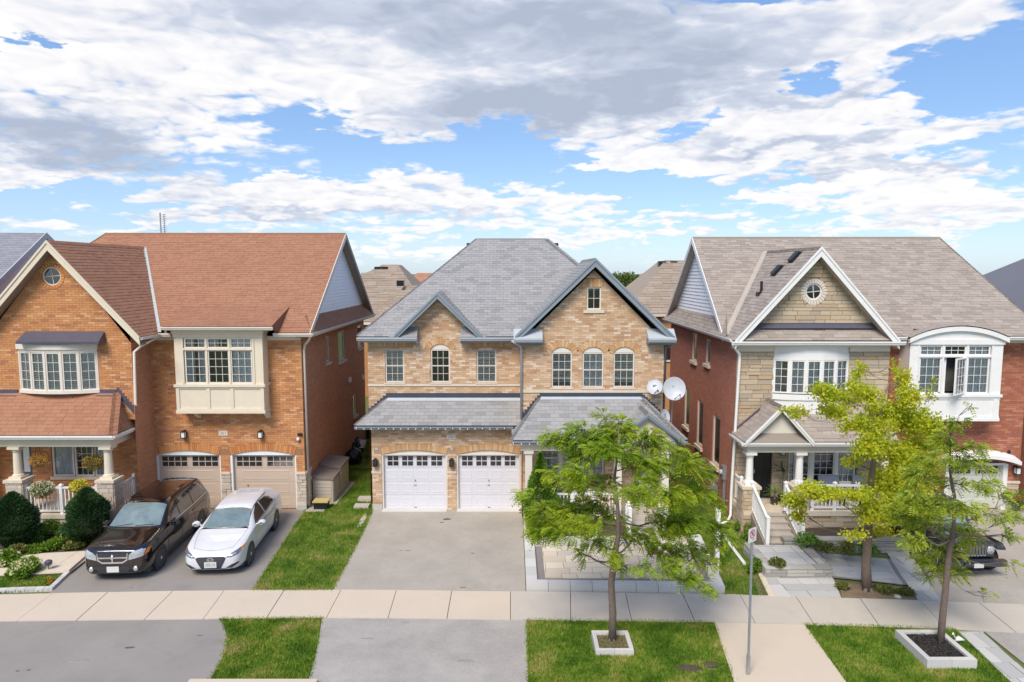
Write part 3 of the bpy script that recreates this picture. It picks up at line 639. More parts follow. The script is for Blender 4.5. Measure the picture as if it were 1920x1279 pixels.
def garage_door(parent, fr, x0, x1, z0, z1, mat, cols=4, win=('2x2', 4), hand=True, style=0):
    """garage_door > door_panel (raised fields), pane, handle"""
    d = MB(); rec = .14; A = lambda *a: d.fbox(fr, *a); n = 4 if style == 0 else 4
    hh = (z1 - z0) / n
    for i in range(n): A(x0, x1, z0 + hh * i + .004, z0 + hh * (i + 1) - .004, -rec - .04, -rec)
    A(x0, x1, z0, z1, -rec - .05, -rec - .012)
    wh = hh * .76; z = z0 + hh * (n - 1) + hh * .13
    pw = (x1 - x0) / cols
    cells = []
    groups = win
    for (ga, gb, nc, nr) in groups:
        gx0, gx1 = x0 + (x1 - x0) * ga, x0 + (x1 - x0) * gb
        # surround and bars, proud of the leaf
        b = .022
        A(gx0 - b, gx1 + b, z + wh, z + wh + b, -rec, -rec + .012); A(gx0 - b, gx1 + b, z - b, z, -rec, -rec + .012)
        A(gx0 - b, gx0, z, z + wh, -rec, -rec + .012); A(gx1, gx1 + b, z, z + wh, -rec, -rec + .012)
        for k in range(1, nc): xx = gx0 + (gx1 - gx0) * k / nc; A(xx - .013, xx + .013, z, z + wh, -rec, -rec + .012)
        for k in range(1, nr): zz = z + wh * k / nr; A(gx0, gx1, zz - .013, zz + .013, -rec, -rec + .013)
        for k in range(nc):
            for j in range(nr): cells.append((gx0 + (gx1 - gx0) * k / nc + .013, gx0 + (gx1 - gx0) * (k + 1) / nc - .013, z + wh * j / nr + .013, z + wh * (j + 1) / nr - .013))
    g = d.build('garage_door', mat, parent)
    cache = {}
    for p in cells:
        o = fr(p[0], p[2], 0); key = (round(p[1] - p[0], 3), round(p[3] - p[2], 3))
        if key not in cache:
            m = MB(); m.quad(*[fr(a, b_, -rec + .003) - o for a, b_ in ((p[0], p[2]), (p[1], p[2]), (p[1], p[3]), (p[0], p[3]))]); cache[key] = m.mesh('pane', M['glassdoor'])
        linkobj('pane', cache[key], g, loc=o)
    me = None; pw2 = pw if style == 0 else pw / 1
    nn = cols
    for i in range(n - 1):
        for k in range(nn):
            a, b = x0 + pw2 * k + pw2 * .12, x0 + pw2 * (k + 1) - pw2 * .12; c, e = z0 + hh * i + hh * .16, z0 + hh * (i + 1) - hh * .16; o = fr(a, c, 0)
            if me is None:
                m = MB(); q = .03; P = lambda x, y, h: fr(x, y, h) - o
                out = [(a, c), (b, c), (b, e), (a, e)]; inn = [(a + q, c + q), (b - q, c + q), (b - q, e - q), (a + q, e - q)]; in2 = [(a + 2 * q, c + 2 * q), (b - 2 * q, c + 2 * q), (b - 2 * q, e - 2 * q), (a + 2 * q, e - 2 * q)]
                v = [P(x, y, -rec + .0005) for x, y in out] + [P(x, y, -rec + .009) for x, y in inn] + [P(x, y, -rec + .003) for x, y in in2]
                f = [(i_, (i_ + 1) % 4, (i_ + 1) % 4 + 4, i_ + 4) for i_ in range(4)] + [(i_ + 4, (i_ + 1) % 4 + 4, (i_ + 1) % 4 + 8, i_ + 8) for i_ in range(4)] + [(8, 9, 10, 11)]
                m.add(v, f); me = m.mesh('door_panel', mat)
            linkobj('door_panel', me, g, loc=o)
    if hand:
        m = MB(); cx = (x0 + x1) / 2; m.fbox(fr, cx - .05, cx + .05, z0 + .93, z0 + .945, -rec, -rec + .03); m.fbox(fr, cx - .02, cx + .02, z0 + 1.1, z0 + 1.16, -rec, -rec + .03); m.fbox(fr, cx - .05, cx + .05, z0 + .03, z0 + .05, -rec, -rec + .03)
        m.build('handle', M['metal'], g)
    return g
MATS_ = None
def _glassdoor():
    m, nt, b, o = newmat('dark_door_glass'); b.inputs['Base Color'].default_value = (.035, .034, .036, 1); b.inputs['Roughness'].default_value = .06; b.inputs['Specular IOR Level'].default_value = .6
    return m
M['glassdoor'] = _glassdoor()
def lantern(parent, fr, x, z, s=.3, mat=None, name='wall_lamp', glass=True):
    m = MB(); mat = mat or M['black']; A = lambda *a: m.fbox(fr, *a); w = s * .3
    A(x - w * .5, x + w * .5, z - s * .1, z + s * .45, 0, .025); A(x - .015, x + .015, z + s * .3, z + s * .36, .02, .13)
    c = .13
    m.add([fr(x - w, z + s * .3, c - w), fr(x + w, z + s * .3, c - w), fr(x + w, z + s * .3, c + w), fr(x - w, z + s * .3, c + w), fr(x, z + s * .52, c)], [(0, 1, 4), (1, 2, 4), (2, 3, 4), (3, 0, 4), (3, 2, 1, 0)])
    A(x - w * .85, x + w * .85, z - s * .42, z - s * .35, c - w * .85, c + w * .85)
    for sx in (-1, 1):
        for sc in (-1, 1): A(x + sx * w * .75 - .008, x + sx * w * .75 + .008, z - s * .36, z + s * .31, c + sc * w * .75 - .008, c + sc * w * .75 + .008)
    o = m.build(name, mat, parent)
    m = MB(); m.fbox(fr, x - w * .66, x + w * .66, z - s * .34, z + s * .3, c - w * .66, c + w * .66); m.build('lamp_glass', M['lampglass'] if glass else M['glassdoor'], o)
    return o
def text_part(parent, body, loc, size, mat, rot=(PI / 2, 0, 0), name='lettering', ext=.002, align='CENTER', sx=1.0):
    cu = bpy.data.curves.new(name, 'FONT'); cu.body = body; cu.size = size; cu.extrude = ext; cu.align_x = align; cu.align_y = 'CENTER'; cu.resolution_u = 3
    to = bpy.data.objects.new('tmp_text', cu); col.objects.link(to); bpy.context.view_layer.update()
    me = bpy.data.meshes.new_from_object(to.evaluated_get(bpy.context.evaluated_depsgraph_get())); me.name = name
    bpy.data.objects.remove(to); me.materials.clear(); me.materials.append(mat)
    R = Matrix.Translation(Vector(loc)) @ __import__('mathutils').Euler(rot).to_matrix().to_4x4() @ Matrix.Diagonal((sx, 1, 1, 1)); me.transform(R)
    return linkobj(name, me, parent)
def number_plaque(house, fr, x, z, text, w=.34, h=.17):
    m = MB(); m.fbox(fr, x - w / 2, x + w / 2, z - h / 2, z + h / 2, 0, .03); o = m.build('house_number', M['creamw'], house)
    text_part(o, text, fr(x, z, .031), .17, M['plaque_ink'], name='number'); return o
M['plaque_ink'] = plain('grey_numeral', (.30, .25, .21), .7, .05, 3, 0)
def column(house, x, y, z0, z1, w=.26, mat=None, name='porch_column', rnd_=True):
    m = MB(); mat = mat or M['cream']; cx, cy = x, y
    m.box(cx - w * .72, cx + w * .72, cy - w * .72, cy + w * .72, z0, z0 + .09); m.box(cx - w * .7, cx + w * .7, cy - w * .7, cy + w * .7, z1 - .09, z1)
    if rnd_: m.lathe((cx, cy, 0), [(w * .6, z0 + .09), (w * .62, z0 + .14), (w * .5, z0 + .17), (w * .5, z0 + .2), (w * .43, z1 - .22), (w * .5, z1 - .18), (w * .58, z1 - .09)], 18)
    else: m.box(cx - w * .5, cx + w * .5, cy - w * .5, cy + w * .5, z0 + .09, z1 - .09)
    return m.build(name, mat, house, smooth=False)
def railing(house, pts, posts, h=.9, mat=None, gap=.125, base=.1, name='railing', zoff=(0, 0)):
    """white rail between p0 and p1 with square balusters and newel posts"""
    mat = mat or M['white']; p0, p1 = Vector(pts[0]), Vector(pts[1]); d = p1 - p0; L = Vector((d.x, d.y, 0)).length
    m = MB(); up = Vector((0, 0, 1)); m.beam(p0 + up * (h - .03), p1 + up * (h - .03), .08, .06); m.beam(p0 + up * base, p1 + up * base, .05, .05)
    r = m.build(name, mat, house); n = max(1, int(L / gap)); me = None
    for i in range(n):
        t = (i + .5) / n; b = p0 + d * t
        if me is None: q = MB(); q.box(-.019, .019, -.019, .019, base, h - .05); me = q.mesh('baluster', mat)
        linkobj('baluster', me, r, loc=b)
    q = MB(); q.box(-.055, .055, -.055, .055, 0, h + .06); q.add([(-.07, -.07, h + .06), (.07, -.07, h + .06), (.07, .07, h + .06), (-.07, .07, h + .06), (0, 0, h + .13)], [(0, 1, 4), (1, 2, 4), (2, 3, 4), (3, 0, 4), (3, 2, 1, 0)]); pm = q.mesh('post', mat)
    for t in posts: linkobj('post', pm, r, loc=p0 + d * t)
    return r
# ================================================================ gable / roof assemblies
def gable_roof(house, xl, xp, xr, zl, zp, zr, Yf, Yw, mainY, stock, felt, trim, soff, th=.014, jw=0.0, seed=3, drop=.24, rh=.15, pw=.31, name='gable_roof'):
    """a cross gable: two slopes running back into the main slope; mainY(z) gives where the main slope is at height z"""
    A = Vector((xp, Yf, zp)); B = Vector((xp, mainY(zp) + .05, zp))
    for s, xe, ze in ((-1, xl, zl), (1, xr, zr)):
        e0 = Vector((xe, Yf, ze)); e1 = Vector((xe, max(mainY(ze), Yf + .02), ze))
        fr = slope_from(e1 + Vector((0, 1, 0)), e0, A) if s < 0 else slope_from(e0, e0 + Vector((0, 1, 0)), A)
        roof_slope(house, fr, [pts_in(fr, [e0, A, B, e1])], stock, felt, rh, pw, th, seed + s, jw, name=name)
        up = Vector((0, 0, 1)); d = (A - e0).normalized(); nn = fr.n
        m = MB(); base = [e0, A]
        o0, o1 = e0 - nn * .02, A - up * .02 / max(.3, nn.z)
        m.prism([e0 + up * .01, A + up * .02, A - up * (drop + .02), e0 - up * drop * .8 if False else e0 - up * drop], (0, -.035, 0)); 
        m.build('rake_board', trim, house)
        m = MB(); m.prism([e0 + up * .02 + Vector((0, -.036, 0)), A + up * .035 + Vector((0, -.036, 0)), A - up * .07 + Vector((0, -.036, 0)), e0 - up * .075 + Vector((0, -.036, 0))], (0, -.03, 0)); m.build('rake_edge', trim, house)
        m = MB(); y0, y1 = Yf, Yw + .02
        k = drop * .95
        m.prism([e0 - up * k, A - up * k, A - up * (k + .02), e0 - up * (k + .02)], (0, y1 - y0, 0)); m.build('soffit', soff, house)
    ridge_caps(house, A + Vector((0, 0, .0)), B, stock.mat, left=(-(xp - xl), 0, -(zp - zl)), right=((xr - xp), 0, -(zp - zr)))
def eave_return(house, x0, x1, Y, Yw, z, mat, top, gut):
    """boxed eave return at the foot of a gable with a small sloping cap"""
    m = MB(); m.box(x0, x1, Y, Yw + .02, z - .3, z - .12); m.box(x0 + .02, x1 - .02, Y + .08, Yw + .02, z - .36, z - .3); m.build('eave_return', mat, house)
    m = MB(); m.add([(x0, Y - .02, z - .10), (x1, Y - .02, z - .10), (x1, Yw, z + .22), (x0, Yw, z + .22), (x0, Yw, z - .12), (x1, Yw, z - .12), (x0, Y - .02, z - .12), (x1, Y - .02, z - .12)], [(0, 1, 2, 3), (0, 3, 4, 6), (1, 7, 5, 2), (0, 6, 7, 1)]); m.build('return_cap', top, house)
    gutter(house, (x0, Y, z - .12), (x1, Y, z - .12), (0, -1, 0), gut)

# ================================================================ HOUSE in the middle: buff brick, grey roof, number 265
def house_buff():
    t = thing('brick_house', 'buff brick house with grey shingled roof and two white garage doors, number 265', 'house', (0, 26, 0))
    B = Stock(t, 'brick', 'brick_courses', M['brick2'], 300); S = Stock(t, 'shingle', 'shingle_courses', M['shingle2'], 300)
    Yg, Yu, Yb = 26.0, 26.65, 25.2
    XL, XM, XR = -5.67, .38, 5.64
    ze = 6.80
    # --- body: sides and back
    m = MB(); 
    for (x, y0, y1) in ((XL, Yu, 40), (XR, Yb, 40)): m.quad((x, y0, 0), (x, y1, 0), (x, y1, ze - .05), (x, y0, ze - .05))
    m.quad((XL, 40, 0), (XR, 40, 0), (XR, 40, ze - .05), (XL, 40, ze - .05)); m.quad((XM, Yb, 0), (XM, Yu, 0), (XM, Yu, ze), (XM, Yb, ze)); m.quad((-5.46, Yg, 0), (-5.46, Yu, 0), (-5.46, Yu, 3.6), (-5.46, Yg, 3.6))
    m.build('side_wall', M['side2'], t)
    # --- bay wall (nearest first, so that the largest bricks are the single ones)
    fb = Fr((0, Yb, 0)); zb = WZ(733.5, Yb)
    aw = []
    for pl, pr in ((1034, 1073), (1092, 1132), (1150, 1190)):
        x0, x1 = WX(pl, Yb, 690), WX(pr, Yb, 690); aw.append(Arch(x0, x1, WZ(727, Yb), WZ(661, Yb), WZ(650.5, Yb) - WZ(661, Yb)))
    gx0, gx1, gz0, gz1 = WX(1100, Yb, 560), WX(1127.5, Yb, 560), WZ(581, Yb), WZ(538, Yb); gw = Rect(gx0, gx1, gz0, gz1)
    zg0 = 6.70; xp = 3.02; zpk = WZ(489, Yb) - .0
    slope = (9.73 - 6.92) / 2.92
    gab = [(XM, zg0), (XR, zg0), (XR, zg0 + .02), (xp + .0, zg0 + (XR - xp) * slope + .14), (XM, zg0 + .02)]
    rectb = [(XM, 3.6), (XR, 3.6), (XR, zg0), (XM, zg0)]
    sold = Rect(gx0 - .03, gx1 + .03, gz1, gz1 + .30); sill = Rect(gx0 - .12, gx1 + .12, gz0 - .12, gz0); band = Rect(XM - 1, XR + 1, zb - .06, zb + .07)
    m = MB(); wall_panel(m, fb, [rectb, gab], aw + [gw]); m.build('wall', M['mortar2'], t)
    lay(B, fb, [rectb, gab], [a.grow(.24) for a in aw] + [gw, sold, sill, band], seed=5, z_from=3.6)
    soldier(t, fb, gx0 - .03, gx1 + .03, gz1, gz1 + .30, M['arch2'])
    for a in aw:
        arch_bricks(t, fb, a, .235, M['arch2'], over=.10); lunette(t, fb, a, M['creamw'], -.03)
    for i, a in enumerate(aw):
        window(t, fb, a.x0 + .004, a.x1 - .004, a.z0 + .004, a.zs, 3, (.5,), 2, M['pinkwhite'], seed=i, blind=('blind', 'sheer', 'blind')[i])
        m = MB(); m.fbox(fb, a.x0 - .05, a.x1 + .05, a.z0 - .055, a.z0 - .0, 0, .05); m.build('sill', M['lintel'], t)
    window(t, fb, gx0 + .003, gx1 - .003, gz0 + .003, gz1 - .003, 2, (), 2, M['creamw'], blind=None, seed=9, rec=.06)
    m = MB(); m.fbox(fb, gx0 - .12, gx1 + .12, gz0 - .12, gz0, 0, .05); m.build('sill', M['lintel'], t)
    m = MB(); m.fbox(fb, XM - .02, XR + .02, zb - .055, zb + .065, -.01, .03); m.build('stone_band', M['lintel'], t)
    # --- garage wall
    fg = Fr((0, Yg, 0)); doors = []
    for pl, pr in ((716, 839), (856, 978)):
        doors.append(Arch(WX(pl, Yg, 900), WX(pr, Yg, 900) - (0.0 if pr < 900 else .03), .0, WZ(853, Yg), WZ(844, Yg) - WZ(853, Yg)))
    XG = -5.46; rg = [(XG, 0), (XM + .02, 0), (XM + .02, 3.75), (XG, 3.75)]
    zs = WZ(885, Yg); bands = [Rect(XG - 1, doors[0].x0 + .02, zs - .06, zs + .05), Rect(doors[0].x1 - .02, doors[1].x0 + .02, zs - .06, zs + .05)]; fnd = Rect(XG - 1, doors[0].x0 + .01, -.1, .24)
    m = MB(); wall_panel(m, fg, [rg], doors, depth=.16); m.build('wall', M['mortar2'], t)
    lay(B, fg, [rg], [d.grow(.27) for d in doors] + bands + [fnd], seed=8, z_from=0)
    for d in doors:
        arch_bricks(t, fg, d, .27, M['arch2'], over=-.012, th=.075); lunette(t, fg, d, M['creamw'], -.05)
        w_ = [(.055 + i * .235, .055 + i * .235 + .185, 2, 2) for i in range(4)]
        garage_door(t, fg, d.x0 + .07, d.x1 - .07, .02, d.zs - .01, M['garage2'], 4, w_)
        m = MB(); m.fbox(fg, d.x0, d.x0 + .07, 0, d.zs, -.13, -.02); m.fbox(fg, d.x1 - .07, d.x1, 0, d.zs, -.13, -.02); m.fbox(fg, d.x0, d.x1, d.zs - .02, d.zs + .03, -.12, -.015); m.build('door_frame', M['pinkwhite'], t)
    m = MB(); m.fbox(fg, XG - .02, doors[0].x0, zs - .055, zs + .045, -.01, .035); m.fbox(fg, doors[0].x1, doors[1].x0, zs - .055, zs + .045, -.01, .035); m.build('stone_band', M['lintel'], t)
    m = MB(); m.fbox(fg, XG - .012, doors[0].x0, 0, .235, -.02, .014); m.build('foundation', M['found'], t)
    for p in (704.5, 847): lantern(t, fg, WX(p, Yg, 868), WZ(866, Yg), .34, glass=False)
    number_plaque(t, fg, WX(846, Yg, 819), WZ(819, Yg), '265')
    # --- upper left wall with the small gable
    fu = Fr((0, Yu, 0)); z2 = WZ(722, Yu)
    wx = [(722, 758), (807.5, 844), (893.5, 931)]; ops = []
    for i, (a, b) in enumerate(wx):
        x0, x1 = WX(a, Yu, 690), WX(b, Yu, 690)
        ops.append(Arch(x0, x1, WZ(717.5, Yu), WZ(655, Yu), WZ(645, Yu) - WZ(655, Yu)) if i == 1 else Rect(x0, x1, WZ(717.5, Yu), WZ(655, Yu)))
    gx = -2.86; zgk = 8.49
    ru = [(XL, 3.5), (XM, 3.5), (XM, 6.75), (XL, 6.75)]; gu = [(gx - 1.72, 6.75), (gx + 1.72, 6.75), (gx, 6.75 + 1.72 * .95)]
    band2 = Rect(XL - 1, XM + 1, z2 - .05, z2 + .06)
    s1 = Rect(ops[0].x0 - .9, ops[0].x1 + .75, ops[0].z1 + .0, 6.75); s1 = Rect(WX(693, Yu, 650), WX(775, Yu, 650), WZ(650, Yu), WZ(634, Yu)); s3 = Rect(WX(876, Yu), WX(946, Yu), WZ(650, Yu), WZ(634, Yu))
    m = MB(); wall_panel(m, fu, [ru, gu], ops); m.build('wall', M['mortar2'], t)
    lay(B, fu, [ru, gu], [ops[0], ops[1].grow(.24), ops[2], band2, s1, s3], seed=11, z_from=3.6)
    for s in (s1, s3): soldier(t, fu, s.x0 + .01, s.x1 - .01, s.z0, s.z1, M['arch2'])
    arch_bricks(t, fu, ops[1], .235, M['arch2'], over=.10); lunette(t, fu, ops[1], M['creamw'], -.03)
    for i, a in enumerate(ops):
        window(t, fu, a.x0 + .004, a.x1 - .004, a.z0 + .004, getattr(a, 'zs', a.z1) - .002, 3, (.5,), 2, M['pinkwhite'], seed=20 + i, blind=('blind', None, 'blind')[i])
        m = MB(); m.fbox(fu, a.x0 - .04, a.x1 + .04, a.z0 - .05, a.z0, 0, .045); m.build('sill', M['lintel'], t)
    m = MB(); m.fbox(fu, XL - .02, XM - .02, z2 - .045, z2 + .055, -.01, .03); m.build('stone_band', M['lintel'], t)
    # --- main roof
    e0, e1, r0, r1 = Vector((-5.93, 26.25, ze)), Vector((5.93, 26.25, ze)), Vector((-1.5, 30.7, 10.74)), Vector((1.5, 30.7, 10.74))
    fm = slope_from(e0, e1, (-5.93, 30.7, 10.74)); k = math.hypot(4.45, 3.94) / 4.45
    def P(x, Y): return (x + 5.93, (Y - 26.25) * k)
    def hipx(Y): return -5.93 + (Y - 26.25) / 4.45 * 4.43
    Yc = Yu + .1
    pieces_ = [[P(-5.93, 26.25), P(-3.67, 26.25), P(-3.67, Yc), P(hipx(Yc), Yc)], [P(-2.0, 26.25), P(5.93, 26.25), P(-hipx(Yc), Yc), P(-2.0, Yc)],
               [P(hipx(Yc), Yc), P(-hipx(Yc), Yc), P(1.5, 30.7), P(-1.5, 30.7)]]
    S.left = 120
    roof_slope(t, fm, pieces_, S, M['roofback2'], seed=2, rh=.148, pw=.31)
    S.left = 60
    m = MB(); zb_ = Vector((0, 0, -.14))
    for a, b, c, d in (((-5.93, 40.3, ze), (-5.93, 26.25, ze), (-1.5, 30.7, 10.74), (-1.5, 35.8, 10.74)), ((5.93, 26.25, ze), (5.93, 40.3, ze), (1.5, 35.8, 10.74), (1.5, 30.7, 10.74)), ((5.93, 40.3, ze), (-5.93, 40.3, ze), (-1.5, 35.8, 10.74), (1.5, 35.8, 10.74)), ((-1.5, 30.7, 10.74), (1.5, 30.7, 10.74), (1.5, 35.8, 10.74), (-1.5, 35.8, 10.74))):
        m.quad(a, b, c, d)
    m.build('roof', M['roofback2'], t)
    for a, b in ((e0, r0), (e1, r1)): ridge_caps(t, a + Vector((0, 0, .0)), b, M['shingle2'], left=(-.5, .5, .1) if a is e0 else (-.85, 0, -.05), right=(.85, 0, -.05) if a is e0 else (.5, .5, .1))
    m = MB(); m.box(-1.5, 1.5, 30.62, 30.8, 10.7, 10.775); m.build('ridge_cap', M['shingle2'], t)
    for p in (-1.9, 1.95):     # box vents peeping over the hips
        m = MB(); m.box(p - .2, p + .2, 31.9, 32.3, 10.25, 10.62); m.build('roof_vent', M['black'], t)
    # soffit and eave boards
    m = MB(); m.box(-5.93, -3.67, 26.25, Yu, ze - .2, ze - .15); m.box(-2.0, XM, 26.25, Yu, ze - .2, ze - .15); m.build('soffit', M['fascia2d'], t)
    m = MB(); m.box(-5.93, -3.67, 26.22, 26.25, ze - .22, ze - .02); m.box(-2.0, XM + .1, 26.22, 26.25, ze - .22, ze - .02); m.build('fascia', M['fascia2'], t)
    gutter(t, (-5.98, 26.22, ze - .03), (-3.67, 26.22, ze - .03), (0, -1, 0), M['gutter2']); gutter(t, (-2.0, 26.22, ze - .03), (XM - .25, 26.22, ze - .03), (0, -1, 0), M['gutter2'])
    mainY = lambda z: 26.25 + (z - ze) / (3.94 / 4.45)
    # small gable
    gable_roof(t, gx - 1.69, gx, gx + 1.69, 6.84, zgk, 6.84, 26.2, Yu, mainY, S, M['roofback2'], M['fascia2'], M['fascia2d'], seed=30, drop=.2)
    for a, b in ((-4.75, -3.67), (-2.0, -1.0)):
        m = MB(); m.add([(a, 26.22, ze - .0), (b, 26.22, ze - .0), (b, Yu, ze + .3), (a, Yu, ze + .3), (a, Yu, ze - .1), (b, Yu, ze - .1)], [(0, 1, 2, 3), (0, 3, 4), (1, 5, 2)]); m.build('return_cap', M['gutter2'], t)
        m = MB(); xx = b if a < -3 else a; m.box(xx - .02, xx + .02, 26.2, Yu, ze - .25, ze - .02); m.build('eave_return', M['fascia2'], t)
    # big gable over the bay
    gable_roof(t, .10, xp, 5.96, 6.92, 9.76, 6.92, 24.85, Yb, mainY, S, M['roofback2'], M['fascia2'], M['fascia2d'], seed=40, drop=.26)
    eave_return(t, .06, 1.12, 24.78, Yb, 6.98, M['fascia2d'], M['gutter2'], M['gutter2']); eave_return(t, 4.98, 5.99, 24.78, Yb, 6.98, M['fascia2d'], M['gutter2'], M['gutter2'])
    # --- pent roof over the garage
    a0, a1 = Vector((-5.95, 25.58, 3.45)), Vector((.36, 25.58, 3.45)); top = 4.33
    fp = slope_from(a0, a1, (-5.95, Yu, top)); f2 = lambda x, y, z: fp.inv((x, y, z))
    S.left = 70
    roof_slope(t, fp, [[f2(-5.95, 25.58, 3.45), f2(.36, 25.58, 3.45), f2(.36, Yu, top), f2(-4.87, Yu, top)]], S, M['roofback2'], seed=50, rh=.17, pw=.34, th=.016)
    fl = slope_from((-5.95, Yu + .3, 3.45), (-5.95, 25.58, 3.45), (-4.87, Yu, top)); roof_slope(t, fl, [pts_in(fl, [(-5.95, Yu, 3.45), (-5.95, 25.58, 3.45), (-4.87, Yu, top)])], S, M['roofback2'], seed=51)
    ridge_caps(t, a0, (-4.87, Yu, top), M['shingle2'], left=(-.5, .5, .0), right=(.8, 0, -.02))
    m = MB(); m.prism([fp(*f2(-5.95, 25.58, 3.45), -.14), fp(*f2(.36, 25.58, 3.45), -.14), (.36, Yg, 3.31), (-5.9, Yg, 3.31)], (0, 0, -.02)); m.build('soffit', M['fascia2d'], t)
    gutter(t, (-6.0, 25.56, 3.42), (.05, 25.56, 3.42), (0, -1, 0), M['fascia2'], w=.1, h=.1)
    m = MB(); m.fbox(fu, -4.92, XM - .03, top - .02, top + .2, 0, .035); m.build('flashing', M['flash2'], t)
    m = MB(); m.add([(-4.9, Yu - .02, top + .025), (XM - .03, Yu - .02, top + .025), (XM - .03, Yu - .16, top - .085), (-4.95, Yu - .16, top - .085)], [(0, 1, 2, 3)]); m.build('lead_flashing', M['gutter2'], t)
    step_flash(t, fu, (-4.87, 4.36), (-5.69, 3.66), M['flash2'], 7)
    # --- porch roof
    zt, zp_ = 4.64, 3.35; q0, q1 = Vector((.04, 23.7, zp_)), Vector((6.14, 23.7, zp_))
    fp = slope_from(q0, q1, (.04, Yb, zt)); S.left = 50
    roof_slope(t, fp, [pts_in(fp, [q0, q1, (4.79, Yb, zt), (1.13, Yb, zt)])], S, M['roofback2'], seed=60, rh=.17, pw=.34, th=.016)
    fl = slope_from((.04, Yb + .8, zp_), q0, (1.13, Yb, zt)); roof_slope(t, fl, [pts_in(fl, [(.04, Yb, zp_), q0, (1.13, Yb, zt)])], S, M['roofback2'], seed=61)
    fl = slope_from(q1, (6.14, Yb + .8, zp_), (4.79, Yb, zt)); roof_slope(t, fl, [pts_in(fl, [q1, (6.14, Yb, zp_), (4.79, Yb, zt)])], S, M['roofback2'], seed=62)
    ridge_caps(t, q0, (1.13, Yb, zt), M['shingle2'], left=(-.5, .5, 0), right=(.8, 0, -.02)); ridge_caps(t, q1, (4.79, Yb, zt), M['shingle2'], left=(-.8, 0, -.02), right=(.5, .5, 0))
    m = MB(); m.fbox(fb, 1.1, 4.82, zt - .02, zt + .16, 0, .04); m.build('flashing', M['flash2'], t)
    m = MB(); m.add([(1.1, Yb - .02, zt + .03), (4.8, Yb - .02, zt + .03), (4.86, Yb - .14, zt - .075), (1.05, Yb - .14, zt - .075)], [(0, 1, 2, 3)]); m.build('lead_flashing', M['gutter2'], t)
    step_flash(t, fb, (1.13, zt + .02), (XM, 3.78), M['flash2'], 8); step_flash(t, fb, (4.79, zt + .02), (XR, 3.85), M['flash2'], 9)
    gutter(t, (0, 23.68, zp_ - .02), (6.2, 23.68, zp_ - .02), (0, -1, 0), M['fascia2'], w=.1, h=.1)
    m = MB(); m.prism([(.06, 23.72, zp_ - .12), (6.12, 23.72, zp_ - .12), (6.12, Yb, zp_ - .12), (.06, Yb, zp_ - .12)], (0, 0, -.03)); m.build('porch_ceiling', M['creamw'], t)
    # little entrance gable
    gX, gz = WX(1215, 23.55, 773), WZ(775, 23.55); mY = lambda z: 23.7 + (z - zp_) / ((zt - zp_) / (Yb - 23.7))
    gable_roof(t, gX - 1.3, gX, gX + 1.3, zp_ + .02, gz, zp_ + .02, 23.45, 23.8, mY, S, M['roofback2'], M['fascia2'], M['fascia2d'], seed=70, drop=.13, rh=.15)
    m = MB(); m.prism([(gX - 1.15, 23.62, zp_ - .1), (gX + 1.15, 23.62, zp_ - .1), (gX, 23.62, gz - .12)], (0, .03, 0)); m.build('gable_panel', M['cream'], t)
    # beam and columns
    m = MB(); m.box(.3, 5.9, 23.86, 24.06, zp_ - .42, zp_ - .14); m.box(.3, .5, 24.06, Yb, zp_ - .42, zp_ - .14); m.box(5.7, 5.9, 24.06, Yb, zp_ - .42, zp_ - .14); m.build('porch_beam', M['cream'], t)
    for p in (991, 1158, 1246): column(t, WX(p, 23.96, 900), 23.96, .46 if p > 1000 else .0, zp_ - .42, .25, M['creamw'], rnd_=False)
    # porch floor, base, steps
    m = MB(); m.box(.42, 5.8, 23.75, Yb, .34, .46); m.build('porch_floor', M['concrete_step'], t)
    fpb = Fr((0, 23.85, 0)); rb = [(.45, 0), (4.0, 0), (4.0, .34), (.45, .34)]; m = MB(); wall_panel(m, fpb, [rb]); m.quad((5.78, 23.8, 0), (5.78, Yb, 0), (5.78, Yb, .34), (5.78, 23.8, .34)); m.build('porch_base', M['mortar2'], t); lay(B, fpb, [rb], [], seed=80, z_from=0)
    m = MB()
    for i in range(2): m.box(4.05, 5.35, 23.75 - .32 * (i + 1), 23.76, 0, .34 - .15 * i - .0)
    m.build('porch_step', M['concrete_step'], t)
    # wall behind the porch
    rw = [(XM + .02, .46), (XR, .46), (XR, 3.62), (XM + .02, 3.62)]; pw = [(1012, 1048), (1054, 1090), (1096, 1132)]; po = [Rect(WX(a, Yb, 880), WX(b, Yb, 880), 1.05, WZ(836, Yb)) for a, b in pw]
    dr = Rect(WX(1190, Yb, 900), WX(1228, Yb, 900), .46, 2.62)
    m = MB(); wall_panel(m, fb, [rw], po + [dr]); m.build('wall', M['mortar2'], t); lay(B, fb, [rw], [Rect(po[0].x0 - .05, po[2].x1 + .05, .98, po[0].z1 + .25), dr], seed=81, z_from=.46)
    m = MB(); m.fbox(fb, po[0].x0 - .06, po[2].x1 + .06, po[0].z1, po[0].z1 + .24, -.0, .02); m.fbox(fb, po[0].x0 - .06, po[2].x1 + .06, .96, 1.05, 0, .05)
    for i in range(2): m.fbox(fb, po[i].x1, po[i + 1].x0, 1.05, po[0].z1, -.1, .015)
    m.build('window_surround', M['creamw'], t)
    for i, a in enumerate(po): window(t, fb, a.x0, a.x1, a.z0, a.z1, 3, (.72,), (4, 2), M['creamw'], seed=40 + i, blind='blind')
    m = MB(); m.fbox(fb, dr.x0, dr.x1, dr.z0, dr.z1, -.1, -.05); d = m.build('front_door', M['white'], t)
